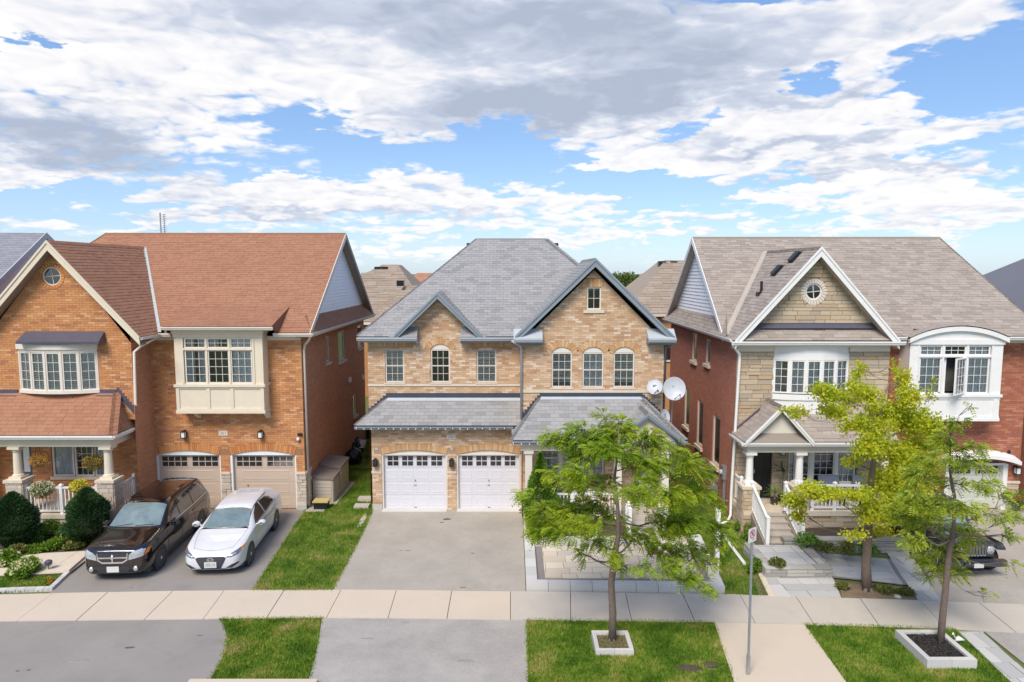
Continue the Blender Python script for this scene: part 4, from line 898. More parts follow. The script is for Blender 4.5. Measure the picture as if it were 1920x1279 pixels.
    m = MB(); [m.fbox(fb, dr.x0 + .12, dr.x1 - .12, a, b, -.05, -.035) for a, b in ((.65, 1.3), (1.42, 2.45))]; m.build('door_panel', M['garage2'], d); m = MB(); m.fbox(fb, dr.x0 + .06, dr.x0 + .1, 1.42, 1.5, -.05, .01); m.build('handle', M['metal'], d)
    # porch railing
    zr = .46
    railing(t, [(WX(1034, 23.85, 950), 23.86, zr), (WX(1152, 23.85, 950), 23.86, zr)], (0, .33, .66), .92)
    railing(t, [(4.12, 23.75, .46), (4.12, 23.1, .12)], (0, 1), .9, gap=.16); railing(t, [(5.3, 23.75, .46), (5.3, 23.1, .12)], (0, 1), .9, gap=.16)
    # downpipes
    x = WX(979, 25.1, 700); downpipe(t, [(.0, 24.7, 6.78), (x - .1, 24.95, 6.62), (x - .03, 25.12, 6.45), (x - .03, 25.12, 3.8)], M['gutter2'], .045)
    downpipe(t, [(5.97, 24.72, 6.8), (5.9, 24.9, 6.6), (5.72, 25.25, 6.5), (5.70, 25.3, 3.6)], M['fascia2d'], .045)
    x = WX(961, 25.5, 810); downpipe(t, [(x, 25.45, 3.36), (x, 25.4, 3.2), (x + .02, 25.45, 2.95)], M['fascia2'], .04)
    # threshold
    m = MB()
    for d in doors: m.box(d.x0 + .02, d.x1 - .02, Yg - .28, Yg + .16, 0, .035)
    m.build('threshold', M['curbstone'], t)
    B.close(); S.close(); return t
H2 = house_buff()

def bow_window(house, x0, x1, Y, z0, z1, bulge, n, mat, head, apron, kinds, fw=.05, subs=(4,), cols=2, headsteps=(0, .05), aprond=.0, rowz=(), name='bow_window', wname='window', gap_=.06):
    """n casements along a shallow arc, with moulded head and apron that follow it"""
    pl = []; w = (x1 - x0) / 2; xc = (x0 + x1) / 2; R = (w * w + bulge * bulge) / (2 * bulge); a = math.asin(w / R)
    for i in range(n + 1): t = -a + 2 * a * i / n; pl.append((xc + R * math.sin(t), Y + (R - bulge) - R * math.cos(t)))
    def slab(za, zb, off):
        pts = [(x0 - off, Y + .03, za)] + [(xc + (x - xc) * (1 + off / w), y - off, za) for x, y in pl] + [(x1 + off, Y + .03, za)]
        return list(pts), (0, 0, zb - za)
    m = MB()
    for za, zb, off in head: p, d = slab(za, zb, off); m.prism(p, d)
    b = m.build(name, mat, house)
    m = MB()
    for za, zb, off in apron: p, d = slab(za, zb, off); m.prism(p, d)
    m.build('apron', mat, b)
    for i in range(n):
        p, q = Vector((pl[i][0], pl[i][1], 0)), Vector((pl[i + 1][0], pl[i + 1][1], 0)); fr = Fr(p, q - p, (0, 0, 1)); L = (q - p).length
        m = MB(); m.fbox(fr, -.025, gap_ * .5, z0, z1, -.08, .03); m.fbox(fr, L - gap_ * .5, L + .025, z0, z1, -.08, .03); m.build('mullion', mat, house)
        window(house, fr, gap_ * .5, L - gap_ * .5, z0, z1, cols, rowz, subs, mat, fw, rec=.02, blind=kinds[i % len(kinds)], room=.35, seed=i * 3 + int(abs(x0)), name=wname)
    return b
# ================================================================ HOUSE on the left: orange brick, red roof, number 261
def house_orange():
    t = thing('brick_house', 'orange brick house with red shingled roof and two taupe garage doors, number 261', 'house', (-12, 26, 0))
    B = Stock(t, 'brick', 'brick_courses', M['brick1'], 300); S = Stock(t, 'shingle', 'shingle_courses', M['shingle1'], 300)
    Yg, Yw, Yf = 26.0, 24.65, 25.6
    XR, XC = -8.08, -13.85; ze = 7.01; XW = -19.4
    m = MB()
    m.quad((XR, Yg, 0), (XR, 37.1, 0), (XR, 37.1, ze + .1), (XR, Yg, ze + .1)); m.build('side_wall', M['side1_holes'], t) if False else None
    # right side wall with its openings
    fs = Fr((XR, Yg, 0), (0, 1, 0), (0, 0, 1)); so = []
    def sy(px): return XR * F / (px - 960) / 1.006
    for (a, b, za, zb) in ((611, 617.5, 679, 630), (634.5, 646.5, 676, 621), (671, 680, 652, 609), (659.5, 666, 779, 739)):
        ya, yb = sy(a), sy(b); yc = (ya + yb) / 2; so.append(Rect(ya - Yg, yb - Yg, WZ(za, yc), WZ(zb, yc)))
    m = MB(); wall_panel(m, fs, [[(0, 0), (11.1, 0), (11.1, ze), (0, ze)]], so); m.build('side_wall', M['side1'], t)
    for i, s in enumerate(so):
        window(t, fs, s.x0, s.x1, s.z0, s.z1, 1, (), 1, M['pinkwhite'], .09, rec=.06, blind=None, seed=i)
        m = MB(); m.fbox(fs, s.x0 - .08, s.x1 + .08, s.z0 - .11, s.z0, 0, .08); m.build('sill', M['lintel'], t)
    m = MB(); m.quad((XW, Yw, 0), (XW, 37.1, 0), (XW, 37.1, ze), (XW, Yw, ze)); m.quad((XW, 37.1, 0), (XR, 37.1, 0), (XR, 37.1, ze), (XW, 37.1, ze)); m.build('rear_wall', M['side1'], t)
    # --- wing: upper front
    fw_ = Fr((0, Yw, 0)); xp, zpk = -16.36, 10.37
    bx0, bx1 = WX(38, Yw, 690), WX(183, Yw, 690); bw = Rect(bx0 + .03, bx1 - .03, WZ(737, Yw), WZ(645, Yw))
    cxr, czr, rr = WX(97, Yw, 518), WZ(518, Yw), .34
    class Circ(Rect):
        def __init__(s, x, z, r): s.x, s.z, s.r = x, z, r; s.x0, s.x1, s.z0, s.z1 = x - r, x + r, z - r, z + r
        def iv(s, z):
            d = s.r ** 2 - (z - s.z) ** 2
            return (s.x - math.sqrt(d), s.x + math.sqrt(d)) if d > 1e-6 else None
        def brk(s): return [s.z - s.r * math.cos(PI * i / 16) for i in range(17)]
    global Circ_; Circ_ = Circ
    cw = Circ(cxr, czr, rr)
    sl = (zpk - 6.98) / 3.08
    rw = [(XW, 3.9), (XC + .02, 3.9), (XC + .02, 6.75), (XW, 6.75)]; gb = [(XW, 6.75), (XC + .02, 6.75), (xp, 6.75 + (XC - xp) * sl)]; gb = [(XW + .2, 6.75), (XC, 6.75), (xp, zpk - .2)]
    canopy = Rect(WX(30, Yw) - .0, WX(183, Yw), WZ(646, Yw), WZ(621, Yw))
    m = MB(); wall_panel(m, fw_, [rw, gb], [bw, cw]); m.build('wall', M['mortar1'], t)
    lay(B, fw_, [rw, gb], [bw, Circ(cxr, czr, rr + .11)], seed=1, z_from=3.6, jw=.0)
    round_window(t, fw_, cxr, czr, rr, M['arch1'], M['creamw'])
    zt, zb = WZ(660, Yw), WZ(733, Yw)
    bow_window(t, bx0, bx1, Yw, WZ(733, Yw) + .05, WZ(659, Yw) - .0, .32, 5, M['creamw'], [(WZ(659, Yw), WZ(647, Yw), .02), (WZ(654, Yw), WZ(644, Yw), .07)], [(4.9, WZ(739, Yw) + .1, .0), (WZ(739, Yw) + .06, WZ(733, Yw) + .06, .05)], ['shutter', 'shutter', 'shutter', 'shutter', 'shutter'])
    x0, x1 = WX(28, Yw - .5, 640), WX(184, Yw - .5, 640); za, zb_ = WZ(641, Yw - .5), WZ(621, Yw)
    m = MB(); m.add([(x0, Yw - .48, za), (x1, Yw - .48, za), (x1 - .05, Yw, zb_), (x0 + .05, Yw, zb_), (x0, Yw - .48, za - .08), (x1, Yw - .48, za - .08), (x0, Yw, za - .08), (x1, Yw, za - .08)], [(0, 1, 2, 3), (0, 4, 5, 1), (0, 3, 6, 4), (1, 5, 7, 2), (4, 6, 7, 5)]); m.build('window_canopy', M['canopy'], t)
    # wing return wall
    m = MB(); m.quad((XC, Yw, 0), (XC, Yg, 0), (XC, Yg, ze), (XC, Yw, ze)); m.build('return_wall', M['side1'], t)
    # --- garage wall
    fg = Fr((0, Yg, 0)); doors = []
    for pl, pr in ((293, 415.5), (433, 556.5)): doors.append(Arch(WX(pl, Yg, 900), WX(pr, Yg, 900), 0, WZ(854, Yg), WZ(845, Yg) - WZ(854, Yg)))
    rg = [(XC, 0), (XR, 0), (XR, 6.85), (XC, 6.85)]; bay = Rect(WX(332, Yg, 700), WX(495, Yg, 700), WZ(765, Yg), WZ(622, Yg))
    zs = WZ(888, Yg); piers = [Rect(doors[0].x1, doors[1].x0, -.1, zs + .08), Rect(doors[1].x1, XR + 1, -.1, zs + .08)]
    m = MB(); wall_panel(m, fg, [rg], doors + [Rect(bay.x0 + .15, bay.x1 - .15, bay.z0 + 1, bay.z1 - .15)], depth=.16); m.build('wall', M['mortar1'], t)
    lay(B, fg, [rg], [d.grow(.30) for d in doors] + piers + [bay], seed=3, z_from=3.6 - 44 * .083)
    for d in doors:
        arch_bricks(t, fg, d, .30, M['arch1'], over=-.015, th=.08); lunette(t, fg, d, M['white'], -.03)
        garage_door(t, fg, d.x0 + .09, d.x1 - .05, .02, d.zs - .01, M['garage1'], 1, [(.045, .455, 4, 2), (.535, .955, 4, 2)], style=1, hand=False)
        m = MB(); m.fbox(fg, d.x0, d.x0 + .09, 0, d.zs, -.13, -.01); m.fbox(fg, d.x1 - .05, d.x1, 0, d.zs, -.13, -.01); m.build('door_frame', M['white'], t)
        m = MB(); m.fbox(fg, d.x0 + .6, d.x0 + .62, .9, 1.0, -.14, -.1); m.build('handle', M['metal'], t)
    St = Stock(t, 'ledge_stone', 'ledge_stone_courses', M['stone1'], 200)
    for p, (xa, xb) in zip(piers, ((doors[0].x1, doors[1].x0), (doors[1].x1, XR + .03))):
        lay(St, fg, [[(xa, .22), (xb, .22), (xb, zs - .02), (xa, zs - .02)]], (), .13, .42, .012, .04, seed=int(xa * 10), jw=.3, jh=.25)
        m = MB(); m.fbox(fg, xa, xb, zs - .02, zs + .07, 0, .07); m.build('stone_cap', M['lintel'], t)
        m = MB(); m.fbox(fg, xa, xb, 0, .22, 0, .05); m.build('foundation', M['found'], t)
    m = MB(); m.fbox(fs, 0, .75, zs - .02, zs + .07, 0, .06); m.build('stone_cap', M['lintel'], t); lay(St, fs, [[(0, .2), (.72, .2), (.72, zs - .02), (0, zs - .02)]], (), .13, .42, .012, .035, seed=77, jw=.3, jh=.25)
    for p in (347, 490.5): lantern(t, fg, WX(p, Yg, 812), WZ(813, Yg), .34)
    number_plaque(t, fg, WX(419, Yg, 812), WZ(812, Yg), '261', .34, .19)
    m = MB(); m.fbox(fg, WX(553, Yg), WX(562, Yg), WZ(817, Yg), WZ(812, Yg), 0, .06); o = m.build('security_light', M['black'], t)
    m = MB(); m.lathe(fg(WX(560, Yg, 820), WZ(822, Yg), .08), [(.02, -.07), (.06, -.05), (.06, .03), (.02, .05)], 10); m.build('lamp_head', M['white'], o)
    # --- box bay over the garage
    Yb = 25.45; fb = Fr((0, Yb, 0)); b0, b1 = WX(329, Yb, 700), WX(494, Yb, 700); zl, zh = WZ(774, Yb), WZ(617, Yb)
    w0, w1 = WX(345, Yb, 680), WX(474, Yb, 680); wz0, wz1, wt = WZ(719, Yb), WZ(634, Yb), WZ(654.5, Yb)
    m = MB(); ops = []
    n3 = (w1 - w0) / 3
    for i in range(3): ops.append((w0 + n3 * i + .03, w0 + n3 * (i + 1) - .03))
    hol = [Rect(w0, w1, wz0, wz1)]
    wall_panel(m, fb, [[(b0, zl), (b1, zl), (b1, zh), (b0, zh)]], hol, .1)
    for x in (b0, b1): m.quad((x, Yb, zl), (x, Yg, zl), (x, Yg, zh), (x, Yb, zh))
    m.quad((b0, Yb, zl), (b1, Yb, zl), (b1, Yg, zl), (b0, Yg, zl)); bo = m.build('box_bay', M['cream'], t)
    m = MB(); A = lambda *a: m.fbox(fb, *a)
    A(b0 - .06, b1 + .06, WZ(625, Yb), zh, 0, .09); A(b0 - .03, b1 + .03, WZ(632, Yb), WZ(625, Yb), 0, .05); zs_ = WZ(723, Yb); A(b0 - .06, b1 + .06, zs_ - .05, zs_ + .05, 0, .08); A(b0 - .03, b1 + .03, zl - .02, zl + .1, 0, .05)
    for a, b in ((b0, b0 + .12), (b1 - .12, b1), (b0 + (b1 - b0) * .345, b0 + (b1 - b0) * .345 + .13), (b0 + (b1 - b0) * .615, b0 + (b1 - b0) * .615 + .13)): A(a, b, zl + .1, zs_ - .05, 0, .035)
    A(b0, b1, zs_ - .12, zs_ - .05, 0, .034); A(b0, b1, zl + .1, zl + .17, 0, .034); A(w0 - .07, w0, wz0, wz1, 0, .03); A(w1, w1 + .07, wz0, wz1, 0, .03)
    for i in (1, 2): A(w0 + n3 * i - .03, w0 + n3 * i + .03, wz0, wz1, -.1, .02)
    A(w0, w1, wt - .04, wt + .03, -.1, .03)
    for s in (1,):
        m.box(b1, b1 + .06, Yb, Yg - .0, WZ(625, Yb), zh); m.box(b1, b1 + .05, Yb, Yg, zs_ - .05, zs_ + .05); m.box(b1, b1 + .03, Yb, Yg, zl, zl + .1)
    m.build('bay_trim', M['cream'], bo)
    for x in (WX(352, Yb) + .0, WX(491, Yb) - .1):
        m = MB(); m.prism([(x, Yg, zl - .02), (x, Yg - .38, zl - .02), (x, Yg - .34, zl - .12), (x, Yg - .1, zl - .3), (x, Yg, zl - .32)], (.14, 0, 0)); m.build('corbel', M['cream'], t)
    for i, (a, b) in enumerate(ops):
        window(t, fb, a, b, wz0, wt - .04, 3, (), 4, M['creamw'], .045, rec=.05, blind=('curtain', None, 'sheer')[i], seed=i + 5); window(t, fb, a, b, wt + .03, wz1, 3, (), 2, M['creamw'], .045, rec=.05, blind=('curtain', 'half', 'sheer')[i], seed=i + 8)
    # bay roof flares out of the main slope
    be0, be1 = Vector((WX(303, Yb - .35, 612), Yb - .32, WZ(612, Yb - .32))), Vector((WX(509, Yb - .35, 612), Yb - .32, WZ(612, Yb - .32)))
    kmain = 4.03 / 6.03; mainz = lambda Y: ze + (Y - Yf) * kmain; mainY = lambda z: Yf + (z - ze) / kmain
    yr = 27.0; fr = slope_from(be0, be1, (be0.x, yr, mainz(yr) + .0)); S.left = 60
    roof_slope(t, fr, [pts_in(fr, [be0, be1, (be1.x + .1, yr, mainz(yr)), (be0.x - .1, yr, mainz(yr))])], S, M['roofback1'], seed=5, jw=.3, thick=.06, th=.008)
    m = MB(); m.add([be1, (be1.x + .1, yr, mainz(yr)), (be1.x + .1, Yf + .05, mainz(Yf + .05)), (be1.x, Yf, ze - .05)], [(0, 1, 2, 3)]); m.add([be0, (be0.x - .1, yr, mainz(yr)), (be0.x - .1, Yf + .05, mainz(Yf + .05)), (be0.x, Yf, ze - .05)], [(0, 1, 2, 3)]); m.build('bay_roof_cheek', M['roofback1'], t)
    m = MB(); m.box(be0.x + .02, be1.x - .02, Yb - .3, Yg, be0.z - .16, be0.z - .09); m.build('soffit', M['cream'], t)
    gutter(t, (be0.x - .03, Yb - .3, be0.z - .03), (be1.x + .03, Yb - .3, be0.z - .03), (0, -1, 0), M['creamw'], w=.09, h=.1)
    # --- main roof (gable end on the right with siding and a skirt)
    Yr, zr = 31.6, 11.03; Yk = 37.45; XE = -7.62; XRl = -18.6
    e0, e1 = Vector((-21.5, Yf, ze)), Vector((XE, Yf, ze)); fm = slope_from(e0, e1, (e0.x, Yr, zr)); S.left = 150
    bx = (be0.x - .0, be1.x + .0)
    def Q(x, Y): return fm.inv((x, Y, mainz(Y)))
    Yq = 25.86
    roof_slope(t, fm, [[Q(-13.1, Yf), Q(bx[0] + .1, Yf), Q(bx[0] + .1, Yq), Q(-13.1, Yq)], [Q(bx[1] - .1, Yf), Q(XE, Yf), Q(XE, Yq), Q(bx[1] - .1, Yq)], [Q(-21, Yq), Q(XE, Yq), Q(XE, Yr), Q(XRl, Yr)]], S, M['roofback1'], seed=7, jw=.25, th=.008)
    m = MB(); fbk = slope_from((XE, Yk, ze), (XRl - 3, Yk, ze), (XE, Yr, zr)); m.prism([(XE, Yk, ze), (-21.2, Yk, ze), (XRl, Yr, zr), (XE, Yr, zr)], (0, 0, -.14)); m.prism([(XRl, Yr, zr), (-21.2, Yk, ze), (-21.2, Yf, ze)], (0, 0, -.14)); m.build('roof', M['roofback1'], t)
    m = MB(); m.box(XRl, XE, Yr - .09, Yr + .09, zr - .06, zr + .035); m.build('ridge_cap', M['shingle1'], t)
    ridge_caps(t, (XRl, Yr, zr), (-21.2, Yf, ze), M['shingle1'])
    # rake boards, soffit
    for (ya, za, yb, zb2) in ((Yf, ze, Yr, zr), (Yk, ze, Yr, zr)):
        up = Vector((0, 0, 1)); p, q = Vector((XE, ya, za)), Vector((XE, yb, zb2))
        m = MB(); m.prism([p + up * .02, q + up * .02, q - up * .24, p - up * .2], (.03, 0, 0)); m.build('rake_board', M['soffit'] if ya > 30 else M['pinkwhite'], t)
        m = MB(); m.prism([p - up * .15, q - up * .15, q - up * .18, p - up * .18], (-.5, 0, 0)); m.build('rake_soffit', M['soffit'], t)
    # siding triangle + clapboards
    Xs = -7.98; zsd = 7.58; m = MB(); fsd = Fr((Xs, 0, 0), (0, 1, 0), (0, 0, 1)); y0, y1 = Yf + (zsd - ze) / kmain + .1, Yk - (zsd - ze) / ((zr - ze) / (Yk - Yr)) - .1
    tri = [(y0, zsd), (y1, zsd), (Yr, zr - .22)]; m.poly([fsd(a, b) for a, b in tri]); m.build('gable_wall', M['siding'], t)
    Sd = Stock(t, 'clapboard', 'clapboard_courses', M['siding'], 60); lay(Sd, fsd, [tri], (), .15, 12.0, .006, .006, .03, seed=2, z_from=zsd, whole=False)
    Sd.close()
    # skirt roof down the side
    zq = 7.0; fsk = slope_from((XE + .07, Yf, zq), (XE + .07, Yk - .4, zq), (Xs, Yf, zsd + .04)); m = MB(); S.left = 0
    roof_slope(t, fsk, [pts_in(fsk, [(XE + .07, Yf + .05, zq), (XE + .07, Yk, zq), (Xs, Yk - .6, zsd + .04), (Xs, Yf + .75, zsd + .04)])], S, M['roofback1'], seed=9, jw=.2, thick=.03, th=.006)
    m = MB(); m.box(XR - .02, XE + .05, Yf + .1, Yk, zq - .14, zq - .1); m.build('soffit', M['soffit'], t); m = MB(); m.box(XE + .03, XE + .06, Yf, Yk, zq - .16, zq); m.build('fascia', M['pinkwhite'], t)
    gutter(t, (XE + .06, Yf - .05, zq - .01), (XE + .06, Yk, zq - .01), (1, 0, 0), M['creamw'], w=.09, h=.1)
    m = MB(); m.box(-13.3, bx[0], Yf, Yg, ze - .16, ze - .12); m.box(bx[1], XE, Yf, Yg, ze - .16, ze - .12); m.build('soffit', M['pinkwhite'], t)
    gutter(t, (-13.3, Yf, ze - .02), (bx[0] + .1, Yf, ze - .02), (0, -1, 0), M['creamw']); gutter(t, (bx[1] - .1, Yf, ze - .02), (XE + .1, Yf, ze - .02), (0, -1, 0), M['creamw'])
    m = MB(); m.fbox(fg, XC + .05, bay.x0 - .05, ze - .32, ze - .16, 0, .03); m.fbox(fg, bay.x1 + .05, XR, ze - .32, ze - .16, 0, .03); m.build('frieze', M['cream'], t)
    # --- wing gable
    S.left = 90
    gable_roof(t, -19.44, xp, -13.28, 6.98, zpk, 6.98, 24.25, Yw, mainY, S, M['roofback1'], M['cream'], M['soffit'], th=.008, jw=.25, seed=20, drop=.3)
    gutter(t, (-13.27, 24.25, 6.97), (-13.27, Yf, 6.97), (1, 0, 0), M['creamw'], w=.09, h=.1)
    # valley metal
    n_ = Vector((0, -kmain, 1)).normalized(); vp = Vector((-13.36, Yf - .02, ze)); vq = Vector((xp, mainY(zpk) + .0, zpk))
    d = (vq - vp).normalized(); sd_ = Vector((1, 0, 0)); lft = Vector((-3.08, 0, 3.39)).normalized()
    m = MB(); up_ = Vector((0, 0, .03)); m.add([vp + up_, vp + sd_ * .17 + up_, vq + sd_ * .09 + up_, vq + up_], [(0, 1, 2, 3)]); m.add([vp + up_, vq + up_, vq + up_ + Vector((-.02, -.05, .02)), vp + up_ + Vector((-.10, 0, .11))], [(0, 1, 2, 3)]); m.build('valley_flashing', M['valley'], t)
    # --- porch
    zp, zt_ = 3.6, 4.92; Ye = 23.45; XP = -13.98
    q0, q1 = Vector((-20.5, Ye, zp)), Vector((XP, Ye, zp)); fp = slope_from(q0, q1, (q0.x, Yw, zt_)); xh = WX(220, Yw, 740); S.left = 60
    roof_slope(t, fp, [pts_in(fp, [q0, q1, (xh, Yw, zt_), (-20.5, Yw, zt_)])], S, M['roofback1'], seed=30, jw=.25, th=.008)
    fl = slope_from(q1, (XP, Yg, zp), (xh, Yw, zt_)); roof_slope(t, fl, [pts_in(fl, [q1, (XP, Yg, zp), (XC + 0, Yg, zp + .0), (xh, Yw + .4, zt_), (xh, Yw, zt_)][:2] + [(xh, Yg, zt_), (xh, Yw, zt_)])], S, M['roofback1'], seed=31, jw=.2, th=.008, name='roof') if False else None
    # right-hand slope wraps the corner and dies into the return wall
    XPo = XP + 0.62
    E_ = 0
    kside = (zt_ - zp) / (XP - xh)
    fl = slope_from(q1, (XP, Yg, zp), (xh, Ye, zt_)); roof_slope(t, fl, [pts_in(fl, [q1, (XP, Yg, zp), (xh, Yg, zt_), (xh, Yw, zt_)])], S, M['roofback1'], seed=31, jw=.2, th=.008)
    ridge_caps(t, q1, (xh, Yw, zt_), M['shingle1'], left=(-.8, 0, -.02), right=(.5, .5, 0))
    gutter(t, (-20.5, Ye - .0, zp - .02), (XP + .05, Ye, zp - .02), (0, -1, 0), M['white']); gutter(t, (XP, Ye - .05, zp - .02), (XP, Yg, zp - .02), (1, 0, 0), M['white'])
    m = MB()
    for a, b in ((0, 35), (183, 219)): m.fbox(fw_, WX(a, Yw, 735) + .02, WX(b, Yw, 735), zt_ - .1, zt_ + .1, 0, .05); m.fbox(fw_, WX(a, Yw, 735) + .02, WX(b, Yw, 735), zt_ - .18, zt_ - .1, 0, .14)
    m.build('flashing', M['canopy'], t); step_flash(t, fw_, (xh, zt_ + .0), (XC + .0, zt_ - .75), M['canopy'], 7, .18)
    m = MB(); m.prism([(-20.5, Ye + .02, zp - .14), (XP - .02, Ye + .02, zp - .14), (XP - .02, Yg, zp - .14), (-20.5, Yg, zp - .14)], (0, 0, -.03)); m.build('porch_ceiling', M['creamw'], t)
    XB = XP - .22
    m = MB(); m.box(-20.5, XB, 23.68, 23.9, zp - .47, zp - .17); m.box(XB - .22, XB, 23.9, Yg, zp - .47, zp - .17); m.build('porch_beam', M['cream'], t)
    Ypc = 23.8; c1, c2 = WX(33, Ypc, 860), WX(203, Ypc, 860); zc0 = WZ(896, Ypc)
    zfl = WZ(962, 23.7)
    for c in (c1, c2):
        column(t, c, Ypc, zc0, zp - .47, .30, M['cream'])
        m = MB(); m.box(c - .34, c + .34, Ypc - .34, Ypc + .34, zc0 - .1, zc0); m.build('pier_cap', M['lintel'], t)
        fpc = Fr((0, Ypc - .28, 0)); m = MB(); m.box(c - .28, c + .28, Ypc - .28, Ypc + .28, 0, zc0 - .1); m.build('pier', M['stonemortar'], t)
        lay(St, fpc, [[(c - .28, .0), (c + .28, .0), (c + .28, zc0 - .1), (c - .28, zc0 - .1)]], (), .14, .4, .012, .035, seed=int(c * 7), jw=.3, jh=.25)
        fpr = Fr((c + .28, Ypc - .28, 0), (0, 1, 0), (0, 0, 1)); lay(St, fpr, [[(0, 0), (.56, 0), (.56, zc0 - .1), (0, zc0 - .1)]], (), .14, .4, .012, .035, seed=int(c * 9), jw=.3, jh=.25)
    # porch slab, front base, side base with cap
    m = MB(); m.box(-20.5, c2 + .3, 23.55, Yw + .8, zfl - .16, zfl); m.build('porch_floor', M['lintel'], t)
    m = MB(); m.box(-20.5, c2, 23.6, 23.9, 0, zfl - .16); m.build('porch_base', M['lintel'], t)
    xs = c2 + .28
    fsd2 = Fr((xs, 24.1, 0), (0, 1, 0), (0, 0, 1)); L = Yg - 24.1
    zw = WZ(882, Yg - .05); 
    yA = 24.9
    m = MB(); m.quad((xs, 24.0, 0), (xs, Yg, 0), (xs, Yg, 1.25), (xs, 24.0, 1.25)) if False else None
    lay(St, fsd2, [[(.9, 0), (L, 0), (L, 1.28), (.9, 1.28)], [(0, 0), (.9, 0), (.9, zfl - .1), (0, zfl - .1)]], (), .13, .42, .012, .04, seed=55, jw=.3, jh=.25)
    m = MB(); m.box(xs - .15, xs - .005, 25.0, Yg, 0, 1.28); m.box(xs - .15, xs - .005, 24.0, 25.0, 0, zfl - .1); m.build('side_base', M['stonemortar'], t)
    m = MB(); m.box(xs - .17, xs + .09, 25.0, Yg, 1.28, 1.36); m.box(xs - .17, xs + .09, 24.1, 25.0, zfl - .12, zfl - .02); m.build('stone_cap', M['lintel'], t)
    railing(t, [(xs - .05, 24.15, zfl), (xs - .05, 24.95, zfl)], (1,), .98, gap=.12)
    railing(t, [(WX(48, 23.66, 940), 23.66, zfl), (c2 - .36, 23.66, zfl)], (0, .5, 1), .98, gap=.13)
    # wall behind the porch
    Yp = 25.2; fpw = Fr((0, Yp, 0)); w_a, w_b = WX(97, Yp, 860), WX(197, Yp, 860); wz0, wz1 = WZ(893, Yp), WZ(822, Yp); op = Rect(w_a, w_b, wz0, wz1)
    dr = Rect(WX(37, Yp, 870), WX(58, Yp, 870) + .05, zfl, wz1)
    R_ = [(-20.5, zfl), (XC, zfl), (XC, 3.5), (-20.5, 3.5)]
    m = MB(); wall_panel(m, fpw, [R_], [op, dr]); m.build('wall', M['mortar1'], t); lay(B, fpw, [R_], [op, dr], seed=33, z_from=.1)
    third = (w_b - w_a) / 3
    window(t, fpw, w_a + .02, w_a + third * 1.25, wz0, wz1, 1, (), 1, M['creamw'], .07, rec=.04, blind='sheer', seed=3); window(t, fpw, w_a + third * 1.3, w_a + third * 2.35, wz0, wz1, 3, (), 5, M['creamw'], .06, rec=.04, blind=None, seed=4); window(t, fpw, w_a + third * 2.4, w_b - .02, wz0, wz1, 1, (), 1, M['creamw'], .06, rec=.04, blind='sheer', seed=5)
    m = MB(); m.fbox(fpw, w_a - .06, w_b + .06, wz0 - .12, wz0, 0, .06); m.build('sill', M['lintel'], t)
    m = MB(); m.fbox(fpw, dr.x0, dr.x1, dr.z0, dr.z1, -.1, -.06); d = m.build('front_door', M['bluedoor'], t); m = MB(); m.fbox(fpw, dr.x0 + .12, dr.x1 - .12, 1.75, 2.75, -.06, -.05); m.build('pane', M['sheer'], d)
    m = MB(); m.lathe((WX(71, 24.6, 832), 24.6, 3.0), [(.09, 0), (.13, .03), (.13, .22), (.1, .26)], 14); o = m.build('porch_lamp', M['lampglass'], t); m = MB(); m.lathe((WX(71, 24.6, 832), 24.6, 3.0), [(.15, .26), (.15, .32), (.03, .4)], 14); m.build('lamp_cap', M['black'], o)
    # downpipes
    downpipe(t, [(-13.2, Yf - .1, 6.9), (-13.5, 24.75, 6.62), (-13.72, 24.62, 6.4), (-13.78, 24.62, 4.5), (-13.74, 24.6, 4.42)], M['pinkwhite'], .05)
    downpipe(t, [(-7.6, Yf + .0, 6.88), (-7.75, Yf + .3, 6.7), (-7.98, Yg + .14, 6.5), (-8.02, Yg + .14, 6.3), (-8.02, Yg + .2, .1)], M['pinkwhite'], .05)
    # small fittings on the side wall
    for px, py in ((653, 712), (678, 707)):
        y = sy(px); m = MB(); m.box(XR, XR + .1, y - .1, y + .1, WZ(py, y) - .12, WZ(py, y) + .12); m.build('wall_vent', M['white'], t)
    B.close(); S.close(); St.close(); return t
M['canopy'] = plain('dark_slate_metal', (.085, .08, .11), .45, .15, 4, .04)
M['valley'] = plain('weathered_valley_metal', (.44, .47, .46), .5, .12, 6, .05)
